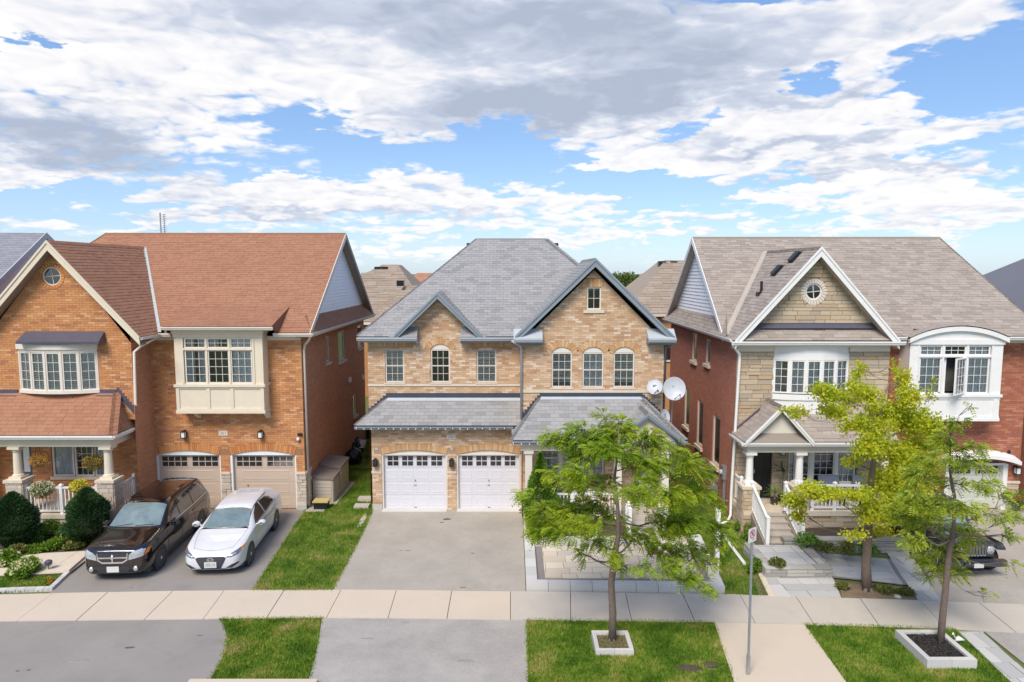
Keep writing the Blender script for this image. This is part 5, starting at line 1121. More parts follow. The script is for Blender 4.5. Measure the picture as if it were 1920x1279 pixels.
def round_window(t, fr, x, z, r, ring, frame, ring_name='ring_brick', n=4, wr=.12):
    m = MB(); N = 28; k = 24
    for i in range(k):
        a, b = 2 * PI * i / k + .02, 2 * PI * (i + 1) / k - .02; q = MB(); q.prism([fr(x + R * math.cos(g), z + R * math.sin(g), -.01) for R, g in ((r + .0, a), (r + wr, a), (r + wr, b), (r + .0, b))], fr.n * .035, back=False)
        q.build(ring_name, ring, t)
    for ra, rb, c0, c1 in ((r - .05, r, -.09, -.02),):
        for i in range(N):
            a, b = 2 * PI * i / N, 2 * PI * (i + 1) / N; m.prism([fr(x + R * math.cos(g), z + R * math.sin(g), c0) for R, g in ((ra, a), (rb, a), (rb, b), (ra, b))], fr.n * (c1 - c0))
    d = .012; ang = .10
    for a in (ang, ang + PI / 2):
        u = (math.cos(a), math.sin(a)); v = (-u[1], u[0]); m.prism([fr(x + u[0] * s * (r - .04) + v[0] * w, z + u[1] * s * (r - .04) + v[1] * w, -.06) for s, w in ((-1, -d), (1, -d), (1, d), (-1, d))], fr.n * .02)
    w = m.build('window', frame, t)
    for i in range(4):
        a0 = ang + i * PI / 2; pts = [(0, 0)] + [((r - .05) * math.cos(a0 + PI / 2 * j / 7), (r - .05) * math.sin(a0 + PI / 2 * j / 7)) for j in range(8)]
        q = MB(); q.poly([fr(x + p, z + s, -.056) for p, s in pts]); q.build('pane', M['glassdark'], w)
    q = MB(); q.poly([fr(x + (r - .03) * math.cos(2 * PI * i / 20), z + (r - .03) * math.sin(2 * PI * i / 20), -.3) for i in range(20)]); q.build('room_lining', M['interior'], w)
H1 = house_orange()
# ================================================================ HOUSE on the right: ledge stone wing, red brick, taupe roof
def house_stone():
    t = thing('stone_house', 'tan stone and red brick house with taupe roof and black front door', 'house', (14, 26, 0))
    B = Stock(t, 'brick', 'brick_courses', M['brick3'], 150); S = Stock(t, 'shingle', 'shingle_courses', M['shingle3'], 300); St = Stock(t, 'ledge_stone', 'ledge_stone_courses', M['stone3'], 300)
    Yw, Yg, Yf = 24.65, 26.0, 25.4; XL, XW, XR = 8.18, 13.72, 19.8; ze = 6.9
    # left side wall
    fs = Fr((XL, 35.0, 0), (0, -1, 0), (0, 0, 1)); so = []
    sy = lambda px: XL * F / (px - 960) / 1.006
    for (a, b, za, zb) in ((1297.5, 1307, 677, 624), (1323.5, 1332, 683, 636), (1286, 1295.5, 800, 728), (1310.5, 1322, 836, 751), (1341, 1355, 872, 780)):
        ya, yb = sy(a), sy(b); yc = (ya + yb) / 2; so.append(Rect(35 - ya, 35 - yb, WZ(za, yc), WZ(zb, yc)))
    m = MB(); wall_panel(m, fs, [[(0, 0), (35 - Yw, 0), (35 - Yw, ze - .1), (0, ze - .1)]], so); m.build('side_wall', M['side3'], t)
    for i, s in enumerate(so):
        window(t, fs, s.x0, s.x1, s.z0, s.z1, 1, (), 1, M['creamw'], .08, rec=.06, blind='sheer', seed=i)
        m = MB(); m.fbox(fs, s.x0 - .08, s.x1 + .08, s.z0 - .13, s.z0, 0, .10); m.build('sill', M['lintel'], t)
    m = MB(); m.quad((XR, Yg, 0), (XR, 35, 0), (XR, 35, ze), (XR, Yg, ze)); m.quad((XL, 35, 0), (XR, 35, 0), (XR, 35, ze), (XL, 35, ze)); m.quad((XW, Yw, 0), (XW, Yg, 0), (XW, Yg, ze), (XW, Yw, ze)); m.build('rear_wall', M['side3'], t)
    # wing front
    fw = Fr((0, Yw, 0)); bx0, bx1 = WX(1450, Yw, 690), WX(1590, Yw, 690); bz0, bz1 = WZ(737, Yw), WZ(648, Yw); op = Rect(bx0 + .03, bx1 - .03, bz0, bz1)
    xp, zpk = 10.88, 10.15; ci = Circ_(WX(1526, Yw, 547), WZ(547, Yw), .30)
    slp = (zpk - 6.85) / 2.9; zg = WZ(606, Yw)
    rw = [(XL, 3.4), (XW, 3.4), (XW, 6.72), (XL, 6.72)]; hw = (zpk - .2 - zg) / slp; gb = [(xp - hw, zg), (xp + hw, zg), (xp, zpk - .22)]
    m = MB(); wall_panel(m, fw, [rw, [(xp - 2.9, 6.72), (xp + 2.9, 6.72), (xp, zpk - .1)]], [op, ci]); m.build('wall', M['stonemortar'], t)
    sm = dict(rh=.15, pw=.52, joint=.014, th=.035, jw=.45, jh=.3)
    lay(St, fw, [rw], [Rect(bx0, bx1, bz0, 6.8)], seed=2, **sm); lay(St, fw, [gb], [Circ_(ci.x, ci.z, .47)], seed=4, **sm)
    round_window(t, fw, ci.x, ci.z, .30, M['pinkwhite'], M['white'], 'ring_stone', wr=.17)
    zh = WZ(674, Yw)
    bow_window(t, bx0, bx1, Yw, WZ(739, Yw) + .06, zh, .30, 5, M['white'], [(zh, zh + .22, .02), (zh + .22, zh + .45, .0), (zh + .45, WZ(643, Yw), .03)], [(3.8, WZ(748, Yw), .0), (WZ(748, Yw), WZ(741, Yw) + .06, .04)], ['half', 'sheer', 'sheer', 'sheer', 'sheer'])
    # skirt below the gable
    S.left = 60; q0, q1 = Vector((8.1, 24.25, 6.85)), Vector((13.75, 24.25, 6.85)); fk = slope_from(q0, q1, (q0.x, Yw, WZ(616, Yw)))
    zk = WZ(614, Yw); roof_slope(t, fk, [pts_in(fk, [q0, q1, (xp + 2.25, Yw, zk), (xp - 2.35, Yw, zk)])], S, M['roofback3'], seed=3, jw=.3, th=.012, pw=.4, thick=.05)
    m = MB(); m.fbox(fw, xp - 2.45, xp + 2.4, zk - .03, zg + .01, 0, .05); m.add([fw(xp - 2.45, zk + .12, .05), fw(xp + 2.4, zk + .12, .05), fw(xp + 2.45, zk - .02, .14), fw(xp - 2.5, zk - .02, .14)], [(0, 1, 2, 3)]); m.build('flashing', M['canopy'], t)
    # main roof
    Yr, zr, Yk = 30.2, 10.78, 35.1; kz = (zr - ze) / (Yr - Yf); mainY = lambda z: Yf + (z - ze) / kz; mainz = lambda Y: ze + (Y - Yf) * kz
    XE, XRr, XRe = 7.9, 18.7, 20.1
    fm = slope_from((XE, Yf, ze), (XRe, Yf, ze), (XE, Yr, zr)); Q = lambda x, Y: fm.inv((x, Y, mainz(Y))); S.left = 150
    bb0, bb1 = WX(1702, 25.2, 640), WX(1888, 25.2, 640)
    Yq = Yf + .3; xr = lambda Y: XRe + (XRr - XRe) * (Y - Yf) / (Yr - Yf)
    roof_slope(t, fm, [[Q(XE, Yf), Q(bb0 + .45, Yf), Q(bb0 + .45, Yq), Q(XE, Yq)], [Q(bb1 - .45, Yf), Q(XRe, Yf), Q(xr(Yq), Yq), Q(bb1 - .45, Yq)], [Q(XE, Yq), Q(xr(Yq), Yq), Q(XRr, Yr), Q(XE, Yr)]], S, M['roofback3'], seed=7, jw=.35, th=.010, pw=.36)
    m = MB(); m.prism([(XRe, Yk, ze), (XE, Yk, ze), (XE, Yr, zr), (XRr, Yr, zr)], (0, 0, -.14)); m.prism([(XRe, Yf, ze), (XRe, Yk, ze), (XRr, Yr, zr)], (0, 0, -.14)); m.build('roof', M['roofback3'], t)
    m = MB(); m.box(XE, XRr, Yr - .09, Yr + .09, zr - .06, zr + .035); m.build('ridge_cap', M['shingle3'], t); ridge_caps(t, (XRe, Yf, ze), (XRr, Yr, zr), M['shingle3'])
    up = Vector((0, 0, 1))
    for (ya, za, tr) in ((Yf, ze, 'white'), (Yk, ze, 'creamw')):
        p, q = Vector((XE, ya, za)), Vector((XE, Yr, zr))
        m = MB(); m.prism([p + up * .02, q + up * .02, q - up * .24, p - up * .2], (-.03, 0, 0)); m.build('rake_board', M[tr], t)
        m = MB(); m.prism([p - up * .15, q - up * .15, q - up * .18, p - up * .18], (.5, 0, 0)); m.build('rake_soffit', M['soffit3'], t)
    Xs, zsd = 8.24, 7.52; fsd = Fr((Xs, 0, 0), (0, -1, 0), (0, 0, 1)); y0, y1 = mainY(zsd) + .1, Yk - (zsd - ze) / ((zr - ze) / (Yk - Yr)) - .1
    tri = [(-y1, zsd), (-y0, zsd), (-Yr, zr - .22)]; m = MB(); m.poly([fsd(a, b) for a, b in tri]); m.build('gable_wall', M['siding'], t)
    Sd = Stock(t, 'clapboard', 'clapboard_courses', M['siding'], 0); lay(Sd, fsd, [tri], (), .15, 12, .006, .006, .03, seed=2, z_from=zsd, whole=False); Sd.close()
    zq = 6.92; fsk = slope_from((XE - .07, Yk, zq), (XE - .07, 24.3, zq), (Xs, Yk, zsd + .04)); S.left = 0
    roof_slope(t, fsk, [pts_in(fsk, [(XE - .07, Yk, zq), (XE - .07, 24.9, zq), (Xs, Yf + .8, zsd + .04), (Xs, Yk - .6, zsd + .04)])], S, M['roofback3'], seed=9, jw=.2, thick=.03, th=.006)
    m = MB(); m.box(XE - .05, XL + .02, Yf - 1, Yk, zq - .16, zq - .1); m.build('soffit', M['creamw'], t)
    gutter(t, (XE - .06, 24.2, zq - .01), (XE - .06, Yk, zq - .01), (-1, 0, 0), M['white'], w=.09, h=.1)
    # wing gable roof
    S.left = 90
    gable_roof(t, 7.95, xp, 13.82, 6.85, zpk, 6.85, 24.22, Yw, mainY, S, M['roofback3'], M['white'], M['soffit3'], th=.010, jw=.3, seed=20, drop=.3, pw=.36)
    gutter(t, (7.85, 24.2, 6.82), (14.0, 24.2, 6.82), (0, -1, 0), M['white'])
    m = MB(); m.box(7.95, 13.85, 24.22, Yw, 6.66, 6.7); m.fbox(fw, XL, bx0 - .02, 6.42, 6.64, 0, .05); m.fbox(fw, bx1 + .02, XW, 6.42, 6.64, 0, .05); m.build('frieze', M['creamw'], t)
    # metal valley on the left
    vp, vq = Vector((7.98, Yf - .1, 6.93)), Vector((xp, mainY(zpk), zpk)); m = MB(); u3 = Vector((0, 0, .035)); m.add([vp + u3 + Vector((-.0, 0, 0)), vp + u3 + Vector((.12, -.1, .03)), vq + u3 + Vector((.05, -.12, 0)), vq + u3 + Vector((-.14, 0, 0)), vp + u3 + Vector((-.12, .05, 0))], [(0, 1, 2, 3), (0, 3, 4)]); m.build('valley_flashing', M['soffit3'], t)
    # roof vents on the gable's left slope
    nl = Vector((-(zpk - 6.85), 0, xp - 7.95)).normalized()
    for px, py, yy, kind in ((1429, 503, 25.9, 'pipe'), (1459, 492, 26.2, 'box'), (1491, 487, 25.7, 'box')):
        p = W(px, py, yy); f = (zpk - 6.85) / (xp - 7.95); x = p.x; z = 6.85 + (x - 7.95) * f
        if kind == 'pipe':
            m = MB(); m.tube([(x, yy, z - .1), (x, yy, z + .42)], .05, 10); m.box(x - .16, x + .16, yy - .14, yy + .14, z - .16, z - .0); m.build('vent_pipe', M['black'], t)
        else:
            fr = slope_from((7.95, yy + .2, 6.85), (7.95, yy - .2, 6.85), (xp, yy, zpk)); a, b = fr.inv((x, yy, z)); m = MB(); m.fbox(fr, a - .18, a + .18, b - .22, b + .22, 0, .12); m.fbox(fr, a - .24, a + .24, b - .28, b + .28, 0, .03); m.build('roof_vent', M['black'], t)
    # --- brick front with arched box bay
    fg = Fr((0, Yg, 0)); d = Arch(WX(1772, Yg, 900), WX(1884, Yg, 900), 0, WZ(872, Yg), WZ(862, Yg) - WZ(872, Yg)); Yb = 25.25; fb = Fr((0, Yb, 0))
    b0, b1 = WX(1704, Yb, 700), WX(1878, Yb, 700); bay = Rect(b0 + .15, b1 - .2, WZ(785, Yg), WZ(622, Yg)); rg = [(XW, 0), (XR, 0), (XR, 6.8), (XW, 6.8)]
    zs = WZ(905, Yg); pier = Rect(d.x1 + .0, XR + 1, -.1, zs + .08)
    m = MB(); wall_panel(m, fg, [rg], [d, Rect(bay.x0 + .2, bay.x1 - .2, bay.z0 + 1.1, bay.z1 - .2)], depth=.16); m.build('wall', M['mortar3'], t)
    lay(B, fg, [rg], [d.grow(.12), bay, pier], seed=3, z_from=0)
    garage_door(t, fg, d.x0 + .1, d.x1 - .1, .02, d.zs - .01, M['garage3'], 1, [(.045, .455, 4, 2), (.535, .955, 4, 2)], style=1, hand=False)
    m = MB(); m.fbox(fg, d.x0 - .02, d.x0 + .12, 0, d.zs + .05, -.13, .04); m.fbox(fg, d.x1 - .12, d.x1 + .06, 0, d.zs + .05, -.13, .05); m.fbox(fg, d.x0, d.x1, d.zs, d.zs + .08, -.12, .03); m.build('door_frame', M['white'], t)
    # arched canopy over the garage
    A2 = Arch(d.x0 - .25, d.x1 + .3, 0, WZ(866, Yg - .4), .26); n = 12; m = MB(); P = []
    for i in range(n + 1):
        x = A2.x0 + (A2.x1 - A2.x0) * i / n; P.append((x, A2.cz + math.sqrt(max(A2.R ** 2 - (x - A2.c) ** 2, 0))))
    for (x, z), (x2, z2) in zip(P, P[1:]): m.add([(x, Yg - .42, z - .14), (x2, Yg - .42, z2 - .14), (x2, Yg - .42, z2), (x, Yg - .42, z), (x, Yg, z + .13), (x2, Yg, z2 + .13), (x, Yg, z - .14), (x2, Yg, z2 - .14)], [(0, 1, 2, 3), (3, 2, 5, 4), (0, 6, 7, 1)])
    m.build('door_canopy', M['white'], t)
    lay(St, fg, [[(d.x1 + .07, .2), (XR, .2), (XR, zs - .02), (d.x1 + .07, zs - .02)]], (), seed=12, **sm); m = MB(); m.fbox(fg, d.x1 + .06, XR + .02, zs - .02, zs + .07, 0, .07); m.build('stone_cap', M['lintel'], t); m = MB(); m.fbox(fg, d.x1 + .06, XR, 0, .2, 0, .04); m.build('foundation', M['found'], t)
    lantern(t, fg, WX(1903, Yg, 877), WZ(880, Yg), .38)
    m = MB(); m.lathe(fg(WX(1891, Yg, 847), WZ(847, Yg), 0), [(.07, 0), (.07, -.04), (.03, -.06)], 12, 'y'); m.build('wall_vent', M['black'], t)
    w0, w1, wz0, wz1, wt = WX(1722, Yb, 690), WX(1857, Yb, 690), WZ(738, Yb), WZ(648, Yb), WZ(668, Yb); zl, zh2 = WZ(789, Yb), WZ(636, Yb)
    m = MB(); wall_panel(m, fb, [[(b0, zl), (b1, zl), (b1, zh2), (b0, zh2)]], [Rect(w0, w1, wz0, wz1)], .1)
    for x in (b0, b1): m.quad((x, Yb, zl), (x, Yg, zl), (x, Yg, zh2), (x, Yb, zh2))
    m.quad((b0, Yb, zl), (b1, Yb, zl), (b1, Yg, zl), (b0, Yg, zl)); bo = m.build('box_bay', M['white'], t)
    m = MB(); A = lambda *a: m.fbox(fb, *a); n3 = (w1 - w0) / 3; zs_ = WZ(742, Yb)
    A(b0 - .03, b1 + .03, zh2 - .2, zh2, 0, .05); A(b0 - .05, b1 + .05, zs_ - .05, zs_ + .05, 0, .07); A(b0 - .02, b1 + .02, zl - .01, zl + .1, 0, .04)
    for f_ in (0, .46, .93): A(b0 + (b1 - b0) * f_, b0 + (b1 - b0) * f_ + .17, zl + .1, zs_ - .05, 0, .03)
    A(b0, b1, zs_ - .14, zs_ - .05, 0, .028); A(b0, b1, zl + .1, zl + .18, 0, .028)
    for i in (1, 2): A(w0 + n3 * i - .035, w0 + n3 * i + .035, wz0, wz1, -.1, .02)
    A(w0, w1, wt - .04, wt + .03, -.1, .03); A(w0 - .05, w0, wz0, wz1, 0, .03); A(w1, w1 + .05, wz0, wz1, 0, .03); m.build('bay_trim', M['white'], bo)
    for i in range(3):
        a, b = w0 + n3 * i + .035, w0 + n3 * (i + 1) - .035
        window(t, fb, a, b, wt + .03, wz1, 3, (), 2, M['white'], .045, rec=.05, blind=('sheer', None, 'sheer')[i], seed=i)
        if i != 1: window(t, fb, a, b, wz0, wt - .04, 3, (), 4, M['white'], .05, rec=.05, blind='sheer', seed=i + 4)
        else:   # the middle casement stands open
            fo = Fr((b, Yb, 0), (-math.cos(.62), -math.sin(.62), 0), (0, 0, 1)); fo = Fr(fo(b - a, 0), (math.cos(.62), math.sin(.62), 0), (0, 0, 1)); window(t, fo, 0, b - a, wz0, wt - .04, 3, (), 4, M['white'], .05, rec=.0, blind=None, room=0, seed=3)
            m = MB(); m.quad((a, Yb + .5, wz0), (b, Yb + .5, wz0), (b, Yb + .5, wt), (a, Yb + .5, wt)); m.build('room_lining', M['interior'], t)
            m = MB(); m.fbox(fb, a, a + .16, wz0, wt, -.12, -.1); m.build('curtain', M['sheer'], t)
    # arched head and barrel roof above the bay
    zc0 = WZ(634, Yb - .1); A3 = Arch(b0 - .1, b1 + .12, 0, zc0, WZ(612, Yb - .1) - zc0); n = 18; Yv = Yb - .14; P = []
    for i in range(n + 1):
        x = A3.x0 + (A3.x1 - A3.x0) * i / n; P.append((x, A3.cz + math.sqrt(max(A3.R ** 2 - (x - A3.c) ** 2, 0))))
    m = MB(); mr = MB(); ms = MB()
    for (x, z), (x2, z2) in zip(P, P[1:]):
        m.add([(x, Yv, z - .17), (x2, Yv, z2 - .17), (x2, Yv, z2), (x, Yv, z), (x, Yb + .02, z), (x2, Yb + .02, z2), (x, Yb + .02, z - .17), (x2, Yb + .02, z2 - .17)], [(0, 1, 2, 3), (0, 6, 7, 1)])
        ms.quad((x, Yb - .03, zc0 - .1), (x2, Yb - .03, zc0 - .1), (x2, Yb - .03, z2 - .05), (x, Yb - .03, z - .05))
        ya, yb2 = mainY(z) + .12, mainY(z2) + .12; k = 6
        for j in range(k):
            f0, f1 = j / k, (j + 1) / k
            P0 = lambda x_, z_, y_, f: (x_, Yv - .03 + (y_ - Yv + .03) * f, z_ + .035)
            mr.quad(P0(x, z, ya, f0), P0(x2, z2, yb2, f0), P0(x2, z2, yb2, f1), P0(x, z, ya, f1))
    m.build('arched_cornice', M['white'], t); ms.build('arched_panel', M['white'], t); mr.build('barrel_roof', M['shingle3'], t)
    gutter(t, (XW + .0, Yf - .02, ze - .02), (b0 - .1, Yf - .02, ze - .02), (0, -1, 0), M['white']); gutter(t, (b1 + .1, Yf - .02, ze - .02), (XRe + .03, Yf - .02, ze - .02), (0, -1, 0), M['white'])
    m = MB(); m.box(XW, b0, Yf, Yg, ze - .16, ze - .12); m.box(b1, XRe, Yf, Yg, ze - .16, ze - .12); m.fbox(fg, XW, b0, ze - .32, ze - .16, 0, .03); m.fbox(fg, b1, XR, ze - .32, ze - .16, 0, .03); m.build('soffit', M['creamw'], t)
    # --- porch
    zp = WZ(829, 23.3); Ye = 23.3; XPl = WX(1360, Ye, 826); XPl = WX(1398, Ye, 829); zt = 4.35
    q0, q1 = Vector((XPl - .05, Ye, zp)), Vector((13.5, Ye, zp)); fp = slope_from(q0, q1, (q0.x, Yw, zt)); S.left = 60
    hx = WX(1432, Yw, 745)
    roof_slope(t, fp, [pts_in(fp, [q0, q1, (13.5, Yw, zt), (hx, Yw, zt)])], S, M['roofback3'], seed=31, jw=.3, th=.014, rh=.17, pw=.4)
    fl = slope_from((q0.x, Yw + 0, zp), q0, (hx, Ye + .1, zt)); fl = slope_from((q0.x, Yw, zp), q0, (hx, Yw, zt + .0)); roof_slope(t, fl, [pts_in(fl, [(q0.x, Yw, zp), q0, (hx, Yw, zt)])], S, M['roofback3'], seed=32, jw=.3, th=.014, rh=.17, pw=.4)
    gX, gz = WX(1467, Ye - .1, 760), WZ(762, Ye - .1); mY = lambda z: Ye + (z - zp) / ((zt - zp) / (Yw - Ye))
    gl, gr = WX(1398, Ye - .1, 829), WX(1526, Ye - .1, 829); S.left = 30
    gable_roof(t, gl, gX - .0, gr, zp + .02, gz, zp + .02, Ye - .1, Ye + .35, lambda z: max(Ye, min(Yw, mY(z))), S, M['roofback3'], M['white'], M['soffit3'], th=.012, jw=.3, seed=50, drop=.16, rh=.16, pw=.36)
    m = MB(); m.prism([(gl + .25, Ye + .12, zp + .0), (gr - .25, Ye + .12, zp + .0), (gX, Ye + .12, gz - .16)], (0, .03, 0)); m.build('gable_panel', M['creamw'], t)
    m = MB(); m.add([(gl + .1, Ye - .08, zp + .0), (gr - .1, Ye - .08, zp + .0), (gr - .45, Ye + .13, zp + .3), (gl + .45, Ye + .13, zp + .3)], [(0, 1, 2, 3)]); m.build('gable_skirt', M['shingle3'], t)
    m = MB(); m.beam(fw(hx - .02, zt + .06, .03), fw(XL, zt + .06 - (hx - XL) * (zt - zp) / (hx - q0.x), .03), .05, .12, (0, -1, 0)); m.beam(fw(hx - .04, zt + .05, .03), fw(gX + .9, zt + .05, .03), .05, .10, (0, -1, 0)); m.build('flashing', M['canopy'], t)
    gutter(t, (q0.x - .05, Ye, zp - .02), (13.5, Ye, zp - .02), (0, -1, 0), M['white']); gutter(t, (q0.x, Yw, zp - .02), (q0.x, Ye, zp - .02), (-1, 0, 0), M['white'])
    m = MB(); m.box(q0.x, 13.5, Ye + .02, Yw, zp - .17, zp - .13); m.build('porch_ceiling', M['creamw'], t)
    Yc = 23.6; cx = [WX(1405.5, Yc, 870), WX(1499, Yc, 870), 13.2]; zc0 = WZ(908, Yc); zfl = WZ(950, Yw)
    m = MB(); m.box(cx[0] - .15, 13.4, Yc - .12, Yc + .12, zp - .42, zp - .15); m.box(cx[0] - .12, cx[0] + .12, Yc, Yw, zp - .42, zp - .15); m.build('porch_beam', M['creamw'], t)
    zfl = .92
    for i, c in enumerate(cx):
        column(t, c, Yc, zc0, zp - .42, .27, M['white'])
        m = MB(); m.box(c - .34, c + .34, Yc - .33, Yc + .33, zc0 - .1, zc0); m.build('pier_cap', M['lintel'], t)
        m = MB(); m.box(c - .28, c + .28, Yc - .28, Yc + .28, 0.0, zc0 - .1); m.build('pier', M['stonemortar'], t)
        lay(St, Fr((0, Yc - .28, 0)), [[(c - .28, 0), (c + .28, 0), (c + .28, zc0 - .1), (c - .28, zc0 - .1)]], (), seed=60 + i, **sm)
        lay(St, Fr((c - .28, Yc + .28, 0), (0, -1, 0), (0, 0, 1)), [[(0, 0), (.56, 0), (.56, zc0 - .1), (0, zc0 - .1)]], (), seed=70 + i, **sm)
    sx0, sx1 = 8.50, 9.62
    m = MB(); m.box(XL - .02, sx0, 23.28, Yw, zfl - .18, zfl); m.box(sx0, sx1, 23.45, Yw, zfl - .18, zfl); m.box(sx1, 13.4, 23.28, Yw, zfl - .18, zfl); m.build('porch_floor', M['lintel'], t)
    m = MB(); m.box(XL + .03, sx0, 23.36, Yw, 0, zfl - .18); m.box(sx1, 13.4, 23.36, Yw, 0, zfl - .18); m.build('porch_base', M['stonemortar'], t)
    lay(St, Fr((0, 23.36, 0)), [[(XL + .03, 0), (sx0, 0), (sx0, zfl - .18), (XL + .03, zfl - .18)], [(sx1, 0), (13.4, 0), (13.4, zfl - .18), (sx1, zfl - .18)]], (), seed=81, **sm)
    lay(St, Fr((XL + .03, Yw, 0), (0, -1, 0), (0, 0, 1)), [[(0, 0), (1.29, 0), (1.29, zfl - .18), (0, zfl - .18)]], (), seed=82, **sm)
    n = 6; run = (23.45 - 21.75) / n
    for i in range(n):
        m = MB(); z = zfl - (i + 1) * (zfl - .12) / n + .0; m.box(sx0 + .02, sx1 - .02, 23.45 - run * (i + 1), 23.46 - run * i + .0, 0, z); m.box(sx0 + .02, sx1 - .02, 23.45 - run * (i + 1) - .025, 23.45 - run * i, z, z + .03); m.build('step', M['concrete_step'], t)
    for x in (sx0 - .02, sx1 + .02):      # cheek walls
        m = MB(); m.prism([(x - .08, 23.4, 0), (x - .08, 21.8, 0), (x - .08, 21.8, .22), (x - .08, 23.4, zfl - .02)], (.12, 0, 0)); m.build('step_cheek', M['stonemortar'], t)
        railing(t, [(x - .02, 23.35, zfl), (x - .02, 21.85, .22)], (0, 1), .95, gap=.13)
    railing(t, [(XL + .08, 23.95, zfl), (XL + .08, 24.6, zfl)], (0,), .95, gap=.13)
    railing(t, [(cx[1] + .4, 23.4, zfl), (13.0, 23.4, zfl)], (0, .33, .66, 1), .92, gap=.14)
    # front wall behind the porch
    dr = Rect(WX(1411, Yw, 880), WX(1447, Yw, 880), zfl, WZ(836, Yw)); wn = [(1479, 1491), (1493, 1518), (1525, 1565), (1570, 1604)]; wz0_, wz1_ = WZ(905, Yw), WZ(838, Yw); wo = Rect(WX(1478, Yw, 870), WX(1606, Yw, 870), wz0_, wz1_)
    rw = [(XL, 0), (XW, 0), (XW, 3.42), (XL, 3.42)]; m = MB(); wall_panel(m, fw, [rw], [dr, wo]); m.build('wall', M['stonemortar'], t); lay(St, fw, [rw], [dr, Rect(wo.x0 - .04, wo.x1 + .04, wo.z0 - .14, wo.z1)], seed=90, **sm)
    m = MB(); m.fbox(fw, dr.x0, dr.x1, dr.z0, dr.z1, -.12, -.07); dd = m.build('front_door', M['darkdoor'], t)
    m = MB(); [m.fbox(fw, dr.x0 + a, dr.x0 + b, c, e, -.07, -.055) for a, b in ((.1, .36), (.44, .7)) for c, e in ((zfl + .2, zfl + .9), (zfl + 1.05, zfl + 1.9))]; m.build('door_panel', M['darkdoor'], dd); m = MB(); m.fbox(fw, dr.x0 + .05, dr.x0 + .09, zfl + .95, zfl + 1.1, -.07, -.02); m.build('handle', M['metal'], dd)
    for i, (a, b) in enumerate(wn): window(t, fw, WX(a, Yw, 870), WX(b, Yw, 870), wz0_, wz1_, 2 if i < 2 else 3, (), 5, M['white'], .045, rec=.05, blind=('sheer', 'half', None, 'sheer')[i], seed=60 + i)
    m = MB(); [m.fbox(fw, WX(wn[i][1], Yw, 870), WX(wn[i + 1][0], Yw, 870), wz0_, wz1_, -.1, .01) for i in range(3)]; m.fbox(fw, wo.x0 - .04, wo.x1 + .04, wo.z0 - .13, wo.z0, -.02, .07); m.build('window_surround', M['white'], t)
    lantern(t, fw, WX(1465, Yw, 845), WZ(846, Yw), .3)
    # downpipe down the left corner
    downpipe(t, [(7.9, 24.3, 6.75), (8.02, 24.35, 6.55), (8.22, 24.5, 6.35), (8.24, 24.52, 6.1), (8.1, 24.52, 1.2), (8.1, 24.5, .35), (7.95, 24.4, .12), (7.6, 24.2, .08)], M['white'], .055)
    B.close(); S.close(); St.close(); return t
H3 = house_stone()

# ================================================================ neighbours and the row behind
def hip_house(name, label, x0, x1, y0, y1, ze, zr, rx0, rx1, ry0, ry1, wall, roof, trim, gable=None, z0=0.0, vents=(), group=None, windows=()):
    t = thing(name, label, 'house', ((x0 + x1) / 2, y0, z0), group)
    m = MB(); o = .35
    for a, b, c, d in (((x0 + o, y0 + o), (x1 - o, y0 + o), 0, 0), ((x1 - o, y0 + o), (x1 - o, y1 - o), 0, 0), ((x1 - o, y1 - o), (x0 + o, y1 - o), 0, 0), ((x0 + o, y1 - o), (x0 + o, y0 + o), 0, 0)): m.quad((*a, z0), (*b, z0), (*b, ze), (*a, ze))
    m.build('wall', wall, t)
    m = MB(); A, B_, C, D_ = (x0, y0, ze), (x1, y0, ze), (x1, y1, ze), (x0, y1, ze); E, F_, G_, H_ = (rx0, ry0, zr), (rx1, ry0, zr), (rx1, ry1, zr), (rx0, ry1, zr)
    flat = abs(ry0 - ry1) < .05
    for q in ((A, B_, F_, E), (B_, C, G_, F_), (C, D_, H_, G_), (D_, A, E, H_)): m.poly(q)
    if not flat: m.poly((E, F_, G_, H_))
    m.poly((D_, C, B_, A)); m.build('roof', M['roofback1'] if roof is M['roof_far_red'] else roof, t)
    S = Stock(t, 'shingle', 'shingle_courses', roof, 0); fr = slope_from(A, B_, E)
    lay(S, fr, [pts_in(fr, [A, B_, F_, E])], (), .3, .9, .01, .03, .02, .002, 5, .3, lap=.02)
    S.close()
    m = MB(); m.box(x0, x1, y0 - .08, y0, ze - .2, ze - .01); m.box(x1, x1 + .08, y0, y1, ze - .2, ze - .01); m.box(x0 - .08, x0, y0, y1, ze - .2, ze - .01); m.build('gutter', trim, t)
    fw = slope_from(A, B_, E)
    for (vx, vy) in vents:
        p = W(*vx, vy) if isinstance(vx, tuple) else None
        m = MB(); m.box(p.x - .25, p.x + .25, p.y - .3, p.y + .3, p.z - .3, p.z + .12); m.build('roof_vent', M['black'], t)
    for (wx, wz, ww, wh) in windows:
        f = Fr((0, y0 + o, 0)); window(t, f, wx - ww / 2, wx + ww / 2, wz, wz + wh, 1, (), 1, M['creamw'], .12, rec=-.05, blind='sheer', room=0)
    return t
